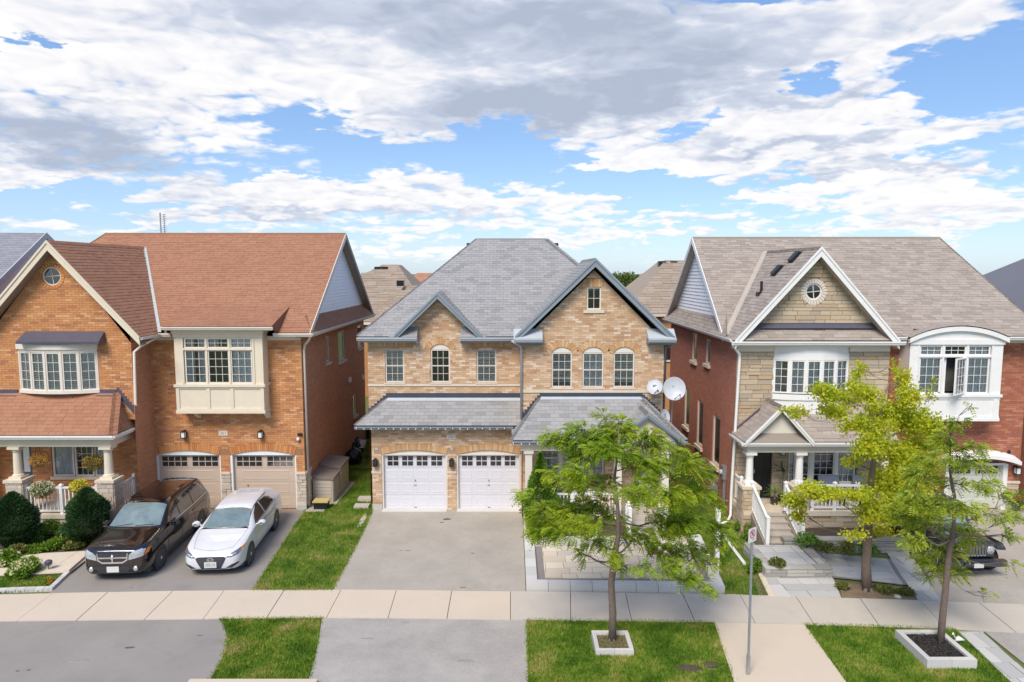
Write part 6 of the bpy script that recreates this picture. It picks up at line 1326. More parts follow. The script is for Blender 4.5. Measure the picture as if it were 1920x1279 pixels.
# grey-roofed neighbour at far left (gable end shows over the red roof)
def left_neighbour():
    t = thing('neighbour_house', 'neighbouring house with slate grey gabled roof at the left edge', 'house', (-28, 26, 0))
    m = MB(); xe = -21.35; m.box(-34, xe - .4, 26, 37, 0, 7.0); m.build('wall', M['side1'], t)
    S = Stock(t, 'shingle', 'shingle_courses', M['roof_slate'], 60); A, B_, R = Vector((-34, 25.6, 7.0)), Vector((xe, 25.6, 7.0)), Vector((xe, 31.6, 11.06))
    fr = slope_from(A, B_, (-34, 31.6, 11.06)); roof_slope(t, fr, [pts_in(fr, [A, B_, R, (-34, 31.6, 11.06)])], S, M['roofback2'], seed=4); S.close()
    m = MB(); m.prism([(xe, 37.6, 7.0), (-34, 37.6, 7), (-34, 31.6, 11.06), (xe, 31.6, 11.06)], (0, 0, -.14)); m.build('roof', M['roofback2'], t)
    m = MB(); m.poly([(xe - .4, 26, 7), (xe - .4, 37.2, 7), (xe - .4, 31.6, 10.8)]); m.build('gable_wall', M['siding'], t)
    for y in (25.6, 37.6):
        p, q, up = Vector((xe, y, 7.0)), Vector((xe, 31.6, 11.06)), Vector((0, 0, 1)); m = MB(); m.prism([p + up * .03, q + up * .03, q - up * .26, p - up * .26], (.05, 0, 0)); m.build('rake_board', M['gutter2'], t)
    return t
left_neighbour()
hip_house('neighbour_house', 'neighbouring house with charcoal roof at the right edge', 21.0, 33, 25.6, 38.0, 7.0, 10.95, 26.6, 29, 31.6, 32.4, M['side3'], M['roof_dark'], M['white'])
hip_house('rear_house', 'tan-roofed house behind, between the red roof and the grey roof', -17.5, -5.5, 50, 63, 5.62, 9.85, -10.55, -9.3, 56, 58, M['backbrick'], M['roof_far'], M['creamw'], vents=[((709, 503), 55.7), ((722, 503), 55.7)])
hip_house('rear_house', 'tan-roofed house behind with a balcony, between the grey roof and the stone house', 7.6, 22, 45, 57, 6.55, 10.1, 11.1, 18, 50, 52, M['backbrick'], M['roof_far'], M['lintel'], vents=[((1241, 493), 50.0), ((1262, 493), 50.0)], windows=[(10.45, 3.3, 1.0, 2.0)])
hip_house('rear_house', 'distant house with an orange-red roof left of the grey roof', -14.2, -4, 82, 95, 5.5, 9.0, -11.2, -8, 86, 90, M['backbrick'], M['roof_far_red'], M['creamw'])
hip_house('rear_house', 'low tan wing roof in front of the taller tan roof behind', -9.9, -4.4, 48.5, 58, 5.55, 8.2, -8.1, -6.2, 51.5, 55, M['backbrick'], M['roof_far'], M['creamw'], vents=[((751, 529), 51.2)])
rng_ = random.Random(8)
for i, (x, y, c) in enumerate([(-18, 120, 'roof_far'), (-13.5, 150, 'roof_dark'), (-24, 140, 'roof_far_red'), (22, 130, 'roof_far'), (-40, 160, 'roof_far'), (40, 150, 'roof_dark')]):
    hip_house('far_house', ['far house with a tan roof low on the horizon, left of the orange-red roof', 'far house with a dark roof, farthest of those left of the grey roof', 'far house with a red roof hidden mostly by nearer roofs', 'far house with a tan roof beyond the right-hand gap', 'far tan-roofed house at the far left behind the red roof', 'far dark-roofed house behind the stone house'][i], x, x + 11, y, y + 12, 5.5, 9.0, x + 4, x + 7, y + 5, y + 7, M['backbrick'], M[c], M['creamw'])
# ================================================================ GROUND
def interp(tab, x):
    if x <= tab[0][0]: return tab[0][1]
    for (a, b), (c, d) in zip(tab, tab[1:]):
        if x <= c: return b + (d - b) * (x - a) / (c - a)
    return tab[-1][1]
YFAR = [(-40, 18.2), (-14.8, 18.88), (-10, 19.1), (-5, 19.18), (.4, 19.06), (6.2, 18.9), (11.8, 18.5), (14.35, 18.28), (40, 16.2)]
YNEAR = [(-40, 16.8), (-13.67, 17.37), (-4.61, 17.57), (.35, 17.45), (6, 17.3), (10.89, 17.02), (13.23, 16.78), (40, 14.8)]
yfar = lambda x: interp(YFAR, x); ynear = lambda x: interp(YNEAR, x)
def sheet(name, pts, z, mat, kind='structure', thick=None):
    m = MB()
    if thick: m.prism([(p[0], p[1], z - thick) for p in ccw([tuple(p[:2]) for p in pts])], (0, 0, thick))
    else: m.poly([(p[0], p[1], z) for p in ccw([tuple(p[:2]) for p in pts])])
    return m.build(name, mat, None, kind=kind)
gx = [G(a, b) for a, b in ()]
m = MB(); n = 24
m.quad((-900, -300, -.02), (900, -300, -.02), (900, 2500, -.02), (-900, 2500, -.02)); m.build('ground', M['ground'], None, kind='structure')
sheet('road', [(-300, 5.5), (300, 5.5), (300, 14.45), (-300, 14.45)], -.10 + .1, M['road'])
def along(f, xa, xb, dy=0.0, n=10): return [(xa + (xb - xa) * i / n, f(xa + (xb - xa) * i / n) + dy) for i in range(n + 1)]
# driveways above and below the pavement
def g2(*pp): return [tuple(G(*p)[:2]) for p in pp]
sheet('driveway', along(yfar, -13.45, -7.61, .0) + [(-7.85, 22.5), (-8.1, 26.02), (-13.85, 26.02), (-13.95, 24.0), (-13.95, 22.2)], .008, M['asphalt1'])
sheet('driveway', along(yfar, -5.27, .40) + [(.40, 26.0), (-5.47, 26.0), (-5.42, 25.4), (-5.3, 22.3)], .008, M['asphalt2'])
xr0 = G(1766, 1130).x
sheet('driveway', along(yfar, xr0 - .02, 20.5) + [(20.2, 26.02), (13.7, 26.02), (13.65, 23.5), (13.1, 21)], .008, M['asphalt2'])
sheet('driveway_apron', along(ynear, -15.0, -7.8) + [(-7.2, 16.5), (-6.95, 15.4), (-6.9, 14.5), (-15, 14.5)], .008, M['asphalt1'])
sheet('driveway_apron', along(ynear, -5.12, .38) + [(.38, 16), (.36, 14.5), (-4.62, 14.5), (-4.8, 15.9)], .008, M['asphalt3'])
x1 = G(1850, 1188).x
sheet('driveway_apron', along(ynear, x1, 20) + [(20, 14.2), (x1 - .1, 14.2)], .008, M['asphalt3'])
wl, wr = G(1340, 1170).x, G(1510, 1174).x
# pavement slabs
sw = bpy.data.objects.new('sidewalk', None); col.objects.link(sw); sw['kind'] = 'structure'
m = MB(); m.poly([(x, y, .004) for x, y in along(ynear, -40, 40, .0, 20)] + [(x, y, .004) for x, y in reversed(along(yfar, -40, 40, 0, 20))]); m.build('bed', M['earth'], sw)
jx = [G(a, b) for a, b in ((33, 1165), (147, 1162), (275, 1159), (385, 1158), (502, 1157), (613, 1158), (728, 1159), (838, 1161), (957, 1162), (1070, 1164), (1184, 1165), (1303, 1167), (1416, 1170), (1526, 1172), (1650, 1177), (1774, 1181), (1907, 1189))]
jn = [p.x for p in jx]; jf = [G(a, b).x for a, b in ((100, 1113), (206, 1109), (327, 1107), (423, 1106), (533, 1108), (639, 1108), (743, 1109), (847, 1110), (957, 1112), (1070, 1114), (1174, 1117), (1282, 1119), (1390, 1120), (1493, 1121), (1615, 1126), (1728, 1130), (1839, 1134))]
jn = [jn[0] - 1.63 * k for k in range(6, 0, -1)] + jn + [jn[-1] + 1.63 * k for k in range(1, 6)]; jf = [jf[0] - 1.63 * k for k in range(6, 0, -1)] + jf + [jf[-1] + 1.63 * k for k in range(1, 6)]
for i in range(len(jn) - 1):
    a, b, c, d = jn[i] + .009, jn[i + 1] - .009, jf[i + 1] - .009, jf[i] + .009
    q = MB(); z = .028 + .004 * math.sin(i * 2.3); q.prism([(a, ynear(a), -.02), (b, ynear(b), -.02), (c, yfar(c), -.02), (d, yfar(d), -.02)], (0, 0, z + .02)); o = q.build('paving_slab', M['sidewalk'] if (jn[i] + jn[i + 1]) / 2 < -.04 else M['sidewalk_grey'], sw)
# walk to the kerb in front of the stone house
q = MB(); q.prism([(wl, ynear(wl) - .01, -.02), (wr, ynear(wr) - .01, -.02), (wr - .15, 14.5, -.02), (wl - .35, 14.5, -.02)], (0, 0, .045)); q.build('path', M['sidewalk'], None, kind='structure')
# kerb
kb = bpy.data.objects.new('kerb', None); col.objects.link(kb); kb['kind'] = 'structure'
for a, b, h in ((-40, -15, .12), (-15, -7.3, .03), (-7.3, -4.4, .12), (-4.4, .4, .03), (.4, wl, .12), (wl, wr, .03), (wr, x1, .12), (x1, 40, .03)):
    yk = 14.2 if a >= .3 else 14.45; q = MB(); q.box(a + .005, b - .005, yk, yk + .17, -.02, h); q.build('kerb_stone', M['sidewalk'], kb)
# grass
def inpoly(x, y, P):
    c = False; j = len(P) - 1
    for i in range(len(P)):
        if (P[i][1] > y) != (P[j][1] > y) and x < (P[j][0] - P[i][0]) * (y - P[i][1]) / (P[j][1] - P[i][1]) + P[i][0]: c = not c
        j = i
    return c
def grassmat():
    m, nt, b, o = newmat('lawn_grass'); p = geopos(nt); r = rnd(nt); n = noise(nt, p, .9, 5, .7); n2 = noise(nt, p, 5, 4, .7)
    f = mth(nt, 'ADD', mth(nt, 'MULTIPLY', r, .18), mth(nt, 'ADD', mth(nt, 'MULTIPLY', mth(nt, 'SUBTRACT', n, .37), 1.9), mth(nt, 'MULTIPLY', n2, .34)))
    c = ramp(nt, f, [(.28, (.09, .19, .015)), (.44, (.16, .28, .025)), (.58, (.25, .35, .04)), (.70, (.37, .38, .09)), (.84, (.50, .43, .18))]); lk(nt, c, b.inputs['Base Color']); b.inputs['Roughness'].default_value = .6; b.inputs['Specular IOR Level'].default_value = .25
    t = nd(nt, 'ShaderNodeBsdfTranslucent'); lk(nt, c, t.inputs[0]); mx = nd(nt, 'ShaderNodeMixShader'); mx.inputs[0].default_value = .25; lk(nt, b.outputs[0], mx.inputs[1]); lk(nt, t.outputs[0], mx.inputs[2]); lk(nt, mx.outputs[0], o.inputs[0]); return m
M['grass'] = grassmat()
def lawn(polys, density, h, name='grass', seed=1, excl=()):
    rng = random.Random(seed); V = []; Fc = []
    for P in polys:
        xs = [p[0] for p in P]; ys = [p[1] for p in P]; x0, x1_, y0, y1_ = min(xs), max(xs), min(ys), max(ys)
        for _ in range(int((x1_ - x0) * (y1_ - y0) * density)):
            x, y = rng.uniform(x0, x1_), rng.uniform(y0, y1_)
            if not inpoly(x, y, P) or any(e[0] < x < e[1] and e[2] < y < e[3] for e in excl): continue
            a = rng.random() * 6.28; w = .009 + .006 * rng.random(); hh = h * (.5 + rng.random()); lx, ly = rng.gauss(0, .5) * hh, rng.gauss(0, .5) * hh; n = len(V)
            V += [(x - w * math.cos(a), y - w * math.sin(a), -.02), (x + w * math.cos(a), y + w * math.sin(a), -.02), (x + lx, y + ly, hh * .9)]; Fc.append((n, n + 1, n + 2))
        for i in range(len(P)):      # ragged blades leaning over the edges
            ax_, ay_ = P[i]; bx_, by_ = P[(i + 1) % len(P)]; L = math.hypot(bx_ - ax_, by_ - ay_)
            for _ in range(int(L * 90)):
                f = rng.random(); x, y = ax_ + (bx_ - ax_) * f + rng.gauss(0, .03), ay_ + (by_ - ay_) * f + rng.gauss(0, .03); a = rng.random() * 6.28; n = len(V); hh = h * (.6 + rng.random())
                V += [(x - .012 * math.cos(a), y - .012 * math.sin(a), .0), (x + .012 * math.cos(a), y + .012 * math.sin(a), .0), (x + rng.gauss(0, .03), y + rng.gauss(0, .03), hh * .8 + .02)]; Fc.append((n, n + 1, n + 2))
    q = MB(); q.v, q.f, q.m = V, Fc, [0] * len(Fc); return q.build(name, M['grass'], None, kind='stuff')
EXC = [(1.98, 2.98, 15.95, 16.7), (G(1742, 1254).x, G(1832, 1254).x, G(0, 1254).y, G(0, 1196).y), (4.05, 4.45, 15.08, 15.2), (4.55, 4.85, 15.15, 15.27)]
L1 = along(ynear, -7.85, -5.15, .02) + [(-4.82, 15.9), (-4.64, 14.62), (-6.88, 14.62), (-7.0, 15.6), (-7.3, 16.7)]
L2 = along(ynear, .39, wl, .02) + [(wl - .36, 14.4), (.37, 14.4)]
L3 = along(ynear, wr, G(1795, 1186).x, .02) + [(G(1890, 1279).x, 14.3), (wr - .13, 14.4)]
LS = along(yfar, -7.6, -5.27, -.02) + [(-5.3, 22.3), (-5.42, 25.4), (-5.5, 26), (-5.7, 40), (-8.05, 40), (-8.1, 26), (-7.85, 22.5)]
LR = [(G(1359, 1114).x, yfar(6.2)), (G(1437, 1118).x, yfar(7.2)), (G(1408, 1050).x, 21.3), (8.1, 23.3), (8.15, 36), (5.7, 36), (5.75, 23.8), (6.5, 22.9)]
gm = lawn([L1, L2, L3], 3400, .05, seed=2, excl=[(X_ for X_ in ())] if False else EXC)
tag(gm, 'mown boulevard grass between the pavement and the kerb', 'grass'); 
gm = lawn([[p for p in LS]], 1500, .055, seed=3); tag(gm, 'strip of green grass between the orange and buff brick houses', 'grass')
gm = lawn([LR], 1300, .06, seed=4); tag(gm, 'strip of grass between the buff brick house and the stone house', 'grass')
gm = lawn([[(-20, 17.3), (-14.9, 17.35), (-15.05, 14.62), (-20, 14.62)], g2((0, 1112), (96, 1106), (128, 1078), (60, 1062), (0, 1075)), g2((-60, 1112), (0, 1112), (0, 1075), (-60, 1080))], 1800, .05, seed=5); tag(gm, 'garden grass by the hydrangeas at the left edge', 'grass')
# (see below) bare patch in the boulevard lawn
def lumpy(name, cx, cy, rx, ry, h, mat, seed=1, n=22, z=0.0, **kw):
    rng = random.Random(seed); q = MB(); rings = 5; V = [(cx, cy, z + h)]; Fs = []
    jit = [1 + rng.uniform(-.28, .28) for _ in range(n)]
    for r in range(1, rings + 1):
        for k in range(n): a = 2 * PI * k / n; f = r / rings; j = 1 + (jit[k] - 1) * f; V.append((cx + rx * f * j * math.cos(a), cy + ry * f * j * math.sin(a), z + h * (1 - f * f) * (1 + rng.uniform(-.3, .3)) + (-.01 if r == rings else .0)))
    for k in range(n): Fs.append((0, 1 + k, 1 + (k + 1) % n))
    for r in range(rings - 1):
        for k in range(n): Fs.append((1 + r * n + k, 1 + (r + 1) * n + k, 1 + (r + 1) * n + (k + 1) % n, 1 + r * n + (k + 1) % n))
    q.add(V, Fs); return q.build(name, mat, None, smooth=True, **kw)
p = G(1292, 1253); lumpy('bare_soil', p.x, p.y, .36, .13, .06, M['earth'], 3, kind='structure'); p = G(1332, 1246); lumpy('bare_soil', p.x, p.y, .28, .10, .055, M['earth'], 4, kind='structure')

M['stain'] = plain('oily_asphalt', (.12, .10, .095), .8, .3, 20, .2); M['stain_faint'] = plain('worn_asphalt', (.30, .265, .245), .9, .2, 20, .2)
# ---------------------------------------------------------------- front patio of the buff house
FH = Fr((0, 0, 0), (1, 0, 0), (0, 1, 0))
def flag(name, polys, z, mat, rh, pw, th=.03, jw=.0, jh=.0, seed=1, joint=.012, base=True, limit=160, unit='paver', bedmat=None):
    o = bpy.data.objects.new(name, None); col.objects.link(o); o['kind'] = 'structure'; o.location = (polys[0][0][0], polys[0][0][1], 0); o['_w'] = 1
    S = Stock(o, unit, unit + '_field', mat, limit); q = MB()
    for P in polys: q.prism([(a, b, -.02) for a, b in ccw(P)], (0, 0, .02 + z))
    q.build('bed', bedmat or M['earth'], o)
    lay(S, FH, polys, (), rh, pw, joint, z + th, 0, z, seed, jw, jh, whole=True); S.close(); return o
pz = .10
pa = [(.44, 19.12), (6.16, 18.98), (6.52, 22.9), (.44, 22.15)]
patio = flag('patio', [[(1.0, 19.75), (5.7, 19.68), (5.9, 22.2), (1.0, 22.1)]], pz, M['paver_beige'], .42, .62, .03, .28, .2, 3)
def ring_strip(parent_name, pts, w, z0, z1, mat, seg, unit, cat=None):
    o = bpy.data.objects.new(parent_name, None); col.objects.link(o); o['kind'] = 'structure'
    for (a, b) in zip(pts, pts[1:]):
        A, B_ = Vector((a[0], a[1], 0)), Vector((b[0], b[1], 0)); L = (B_ - A).length; n = max(1, round(L / seg)); d = (B_ - A) / n; nn = Vector((-d.y, d.x, 0)).normalized() * w
        for i in range(n):
            g = d.normalized() * .006; p, q_ = A + d * i + g, A + d * (i + 1) - g; q = MB(); q.prism([p + Vector((0, 0, z0)), q_ + Vector((0, 0, z0)), q_ + nn + Vector((0, 0, z0)), p + nn + Vector((0, 0, z0))], (0, 0, z1 - z0 + .003 * math.sin(i * 5.1))); q.build(unit, mat, o)
    return o
ring_strip('patio_coping', [(.42, 22.2), (.42, 19.12), (6.18, 18.98), (6.55, 22.95)], .33, -.02, .21, M['curbstone'], .62, 'coping_stone')
sheet('patio_border', [(.74, 19.44), (5.86, 19.32), (6.2, 22.9), (.74, 22.2)], pz - .004, M['paver_dark'], thick=.11)
# raised bed in front of the porch
ring_strip('garden_wall', [(.42, 23.7), (.42, 22.2), (4.0, 22.2)], .22, -.02, .36, M['curbstone'], .5, 'wall_stone')
sheet('garden_bed', [(.6, 22.35), (4.0, 22.35), (4.0, 23.8), (.6, 23.8)], .26, M['earth'], thick=.27)
flag('front_walk', [[(4.02, 22.2), (5.95, 22.2), (6.05, 23.1), (4.02, 23.1)]], pz, M['paver_beige'], .42, .62, .03, .2, .1, 9)

# ---------------------------------------------------------------- entrance of the stone house
zl = .30; la = [tuple(G(1426, 1098).xy), tuple(G(1567, 1103).xy)]
LX0, LX1, LY0, LY1 = 7.72, 9.72, 19.95, 21.75
landing = flag('landing', [[(LX0 + .3, LY0 + .35), (LX1 - .3, LY0 + .35), (LX1 - .3, LY1), (LX0 + .3, LY1)]], .28, M['paver_grey'], .42, .6, .03, .25, .15, 5)
q = thing('planter_wall', 'low grey ledge stone wall round the landing at the foot of the steps', 'stone wall', (LX0, LY0, 0)); PS = Stock(q, 'ledge_stone', 'ledge_stone_courses', M['planter_stone'], 200)
m = MB(); m.box(LX0, LX1, LY0, LY0 + .3, 0, .30); m.box(LX0, LX0 + .28, LY0 + .3, LY1 + .1, 0, .30); m.box(LX1 - .28, LX1, LY0 + .3, LY1 + .1, 0, .30); m.build('wall_core', M['stonemortar'], q)
pk = dict(rh=.105, pw=.62, joint=.012, th=.035, jw=.4, jh=.2)
lay(PS, Fr((0, LY0, 0)), [[(LX0, 0), (LX1, 0), (LX1, .28), (LX0, .28)]], (), seed=1, **pk); lay(PS, Fr((LX0, LY1 + .1, 0), (0, -1, 0), (0, 0, 1)), [[(0, 0), (LY1 + .1 - LY0, 0), (LY1 + .1 - LY0, .28), (0, .28)]], (), seed=2, **pk)
lay(PS, Fr((0, 0, .30), (1, 0, 0), (0, 1, 0)), [[(LX0 - .03, LY0 - .03), (LX1 + .03, LY0 - .03), (LX1 + .03, LY0 + .3), (LX0 - .03, LY0 + .3)], [(LX0 - .03, LY0 + .3), (LX0 + .28, LY0 + .3), (LX0 + .28, LY1 + .1), (LX0 - .03, LY1 + .1)], [(LX1 - .28, LY0 + .3), (LX1 + .03, LY0 + .3), (LX1 + .03, LY1 + .1), (LX1 - .28, LY1 + .1)]], (), .36, .9, .01, .045, seed=3, jw=.2, z_from=LY0 - .03); PS.close()
q = thing('planter_wall', 'long grey ledge stone wall holding the bed under the stone house porch', 'stone wall', (9.3, 21.85, 0)); PS = Stock(q, 'ledge_stone', 'ledge_stone_courses', M['planter_stone'], 200)
BX0, BX1 = 9.05, 13.2; m = MB(); m.box(BX0, BX1, 21.9, 22.2, 0, .40); m.build('wall_core', M['stonemortar'], q)
lay(PS, Fr((0, 21.9, 0)), [[(BX0, 0), (BX1, 0), (BX1, .38), (BX0, .38)]], (), seed=4, **pk); lay(PS, Fr((0, 0, .40), (1, 0, 0), (0, 1, 0)), [[(BX0, 21.86), (BX1, 21.86), (BX1, 22.22), (BX0, 22.22)]], (), .38, .9, .01, .04, seed=5, jw=.2); PS.close()
sheet('garden_bed', [(9.15, 22.15), (13.2, 22.15), (13.2, 23.4), (9.15, 23.4)], .3, M['earth'], thick=.3)
flag('front_path', [[(7.62, 19.93), (9.76, 19.93), (G(1577, 1122).x, G(1577, 1122).y), (G(1449, 1119).x, G(1449, 1119).y)]], .012, M['paver_grey'], .42, .55, .03, .2, .1, 11)
flag('front_path', [[(9.76, 20.1), tuple(G(1693, 1098).xy), tuple(G(1662, 1050).xy), (9.76, 21.88)]], .012, M['paver_grey'], .42, .7, .03, .25, .15, 12)
sheet('path_border', g2((1693, 1098), (1712, 1100), (1679, 1050), (1662, 1050)), .034, M['paver_dark']); sheet('path_border', [(9.76, 19.95), tuple(G(1712, 1100).xy), tuple(G(1693, 1098).xy), (9.76, 20.1)], .034, M['paver_dark'])
flag('side_path', [[tuple(G(1677, 1062).xy), tuple(G(1722, 1128).xy), tuple(G(1764, 1128).xy), (12.95, 21.0), (13.5, 23.5), (12.95, 23.5)]], .012, M['paver_grey'], .6, .42, .03, .1, .1, 13)
flag('kerb_path', [[tuple(G(1797, 1187).xy), (G(1915, 1300).x, 14.2), (G(1965, 1300).x, 14.2), tuple(G(1842, 1188).xy)]], .012, M['paver_grey'], .62, .38, .03, .1, .1, 14)
ring_strip('bed_edging', [tuple(G(1441, 1119).xy), tuple(G(1409, 1052).xy)], -.16, -.02, .05, M['lintel'], .6, 'edging_stone')
sheet('tree_bed', g2((1578, 1122), (1575, 1094), (1712, 1103), (1728, 1128)), .02, M['soil'])
sheet('bare_verge', g2((1424, 1119), (1446, 1119), (1412, 1052), (1404, 1060)), .012, M['soil'])
# ---------------------------------------------------------------- left garden
ring_strip('garden_edging', [tuple(G(-40, 1113).xy), tuple(G(98, 1108).xy), tuple(G(130, 1078).xy)], .14, -.02, .09, M['curbstone'], .24, 'edging_block')
ring_strip('garden_edging', [tuple(G(130, 1078).xy), tuple(G(186, 1028).xy)], .16, -.02, .16, M['lintel'], .6, 'edging_block')
flag('garden_path', [g2((-40, 1085), (-40, 1048), (184, 1036), (132, 1077))], .05, M['lintel'], .95, 1.15, .03, 0, 0, 15)
sheet('garden_bed', g2((-60, 1046), (30, 1043), (185, 1033), (205, 985), (-60, 985)), .03, M['earth'])

for i, (px, py, rx, ry) in enumerate([(765, 1033, .10, .02), (752, 1033, .04, .015), (886, 1038, .06, .03), (838, 974, .16, .12), (828, 980, .08, .05), (243, 1215, .14, .05), (33, 1259, .05, .03), (54, 1257, .06, .03), (247, 1103, .06, .02), (375, 1192, .1, .02), (760, 1168, .10, .05), (690, 1198, .2, .05), (870, 1240, .25, .08), (150, 1240, .3, .1)]):
    p = G(px, py); o = lumpy('oil_stain', p.x, p.y, rx, ry, .0, M['stain' if i < 10 else 'stain_faint'], 30 + i, z=.0125, kind='structure')
# ================================================================ VEHICLES
def car_body(st, sub=2):
    """loft: st = list of (y, w, zb, zm, wb, zbelt, wr, ze, zt); front is at y=0, facing -y"""
    rings = []
    for (y, w, zb, zm, wb, zbelt, wr, ze, zt) in st:
        half = [(0, zb), (w * .80, zb), (w * .97, zb + .07), (w, zm), (w * .995, (zm + zbelt) / 2 + .02), (wb, zbelt), (wb * .985, zbelt + .035), (wr, ze), (wr * .82, ze + (zt - ze) * .55), (wr * .45, zt - .004), (0, zt)]
        rings.append([(x, y, z) for x, z in half] + [(-x, y, z) for x, z in reversed(half[1:-1])])
    n = len(rings[0]); v = [p for r in rings for p in r]; f = []
    for i in range(len(rings) - 1):
        for k in range(n): f.append((i * n + k, (i + 1) * n + k, (i + 1) * n + (k + 1) % n, i * n + (k + 1) % n))
    f.append(tuple(range(n))); f.append(tuple(reversed(range((len(rings) - 1) * n, len(rings) * n))))
    m = MB(); m.add(v, f); me = m.mesh('body', M['rubber']); me.materials.clear(); return me
def evaluated(me, cutters=(), levels=2):
    o = bpy.data.objects.new('tmp', me); col.objects.link(o); s = o.modifiers.new('s', 'SUBSURF'); s.levels = s.render_levels = levels; cs = []
    for cm in cutters:
        c = bpy.data.objects.new('tmpc', cm); col.objects.link(c); cs.append(c); b = o.modifiers.new('b', 'BOOLEAN'); b.operation = 'DIFFERENCE'; b.object = c; b.solver = 'EXACT'
    bpy.context.view_layer.update(); dg = bpy.context.evaluated_depsgraph_get(); r = bpy.data.meshes.new_from_object(o.evaluated_get(dg))
    for x in cs + [o]: bpy.data.objects.remove(x)
    return r
def bvh_of(me):
    bm = bmesh.new(); bm.from_mesh(me); t = BVHTree.FromBMesh(bm); bm.free(); return t
def patch(bvh, poly, plane, side=1, off=.006, grid=.07, dens=True):
    """a skin that hugs the body inside an outline drawn in one of the body's own planes"""
    ax = {'xz': (0, 2, 1), 'yz': (1, 2, 0), 'xy': (0, 1, 2)}[plane]; pts = [Vector(p) for p in poly]; out = []
    for i in range(len(pts)):
        a, b = pts[i], pts[(i + 1) % len(pts)]; k = max(1, int((b - a).length / grid))
        out += [a + (b - a) * j / k for j in range(k)]
    ne = len(out); x0, x1_ = min(p.x for p in pts), max(p.x for p in pts); y0, y1_ = min(p.y for p in pts), max(p.y for p in pts); P = [tuple(p) for p in pts]
    x = x0 + grid / 2
    while x < x1_:
        y = y0 + grid / 2
        while y < y1_:
            if inpoly(x, y, P) and min((Vector((x, y)) - q).length for q in out) > grid * .4: out.append(Vector((x, y)))
            y += grid
        x += grid
    r = delaunay_2d_cdt(out, [(i, (i + 1) % ne) for i in range(ne)], [list(range(ne))], 1, 1e-5); vs_, fs_ = r[0], r[2]; V = []; ok = []
    for p in vs_:
        o = [0, 0, 0]; o[ax[0]], o[ax[1]] = p.x, p.y; o[ax[2]] = side * 9 if ax[2] != 1 else -9; d = [0, 0, 0]; d[ax[2]] = -side if ax[2] != 1 else 1
        h = bvh.ray_cast(Vector(o), Vector(d)); ok.append(h[0] is not None); V.append(h[0] + h[1] * off if h[0] is not None else Vector((0, 0, 0)))
    m = MB(); idx = {}; fs2 = [f for f in fs_ if all(ok[i] for i in f)]
    m.add(V, fs2); return m
def mirror(poly): return [(-x, y) for x, y in reversed(poly)]
def strip(bvh, pts, w, plane, side=1, off=.004):
    poly = []; P = [Vector(p) for p in pts]; L, R_ = [], []
    for i, p in enumerate(P):
        d = (P[min(i + 1, len(P) - 1)] - P[max(i - 1, 0)]).normalized(); n = Vector((-d.y, d.x)) * w / 2; L.append(tuple(p + n)); R_.append(tuple(p - n))
    return patch(bvh, L + list(reversed(R_)), plane, side, off, .12)
M['van_paint'] = paint('dark_plum_paint', (.007, .0055, .006), .0, .12); M['white_paint'] = paint('pearl_white_paint', (.68, .68, .71), 0, .3); M['jeep_paint'] = paint('graphite_paint', (.055, .062, .072), .3, .28)
def carglass(name, c, r=.06):
    m, nt, b, o = newmat(name); b.inputs['Base Color'].default_value = c + (1,); b.inputs['Roughness'].default_value = r; b.inputs['Specular IOR Level'].default_value = .9; b.inputs['Coat Weight'].default_value = 1; b.inputs['Coat Roughness'].default_value = .02
    n = noise(nt, geopos(nt), 2.2, 3, .6, .6); lk(nt, ramp(nt, n, [(.35, tuple(x * .85 for x in c)), (.65, tuple(x * 1.2 for x in c))]), b.inputs['Base Color']); return m
M['windscreen'] = carglass('windscreen_glass', (.16, .21, .205)); M['carwindow'] = carglass('tinted_car_glass', (.022, .027, .027)); M['chrome'] = plain('chrome', (.72, .73, .75), .18, .04, 8, 0, 1); M['grille'] = plain('dark_grille', (.035, .04, .05), .4, .2, 20, .1)
M['headlamp'] = plain('clear_headlamp', (.50, .53, .56), .12, .35, 28, .1, .4); M['headlamp_dark'] = plain('smoked_headlamp', (.16, .17, .20), .12, .4, 28, .1, .4); M['amber'] = plain('amber_lens', (.75, .22, .03), .2, .1, 30, 0); M['plate'] = plain('plate_white', (.62, .64, .60), .4, .05, 20, 0); M['blueink'] = plain('plate_blue', (.07, .12, .32), .5, .05, 20, 0)
M['alloy'] = plain('alloy_rim', (.72, .72, .73), .4, .1, 10, .05, .1); M['disc'] = plain('dark_disc', (.14, .14, .145), .5, .1, 10, .05, 0); M['redlens'] = plain('red_lens', (.35, .02, .02), .2, .1, 20, 0); M['seam'] = plain('panel_gap', (.012, .012, .013), .7, .1, 10, 0); M['seamw'] = plain('pale_panel_gap', (.16, .16, .17), .7, .1, 10, 0)
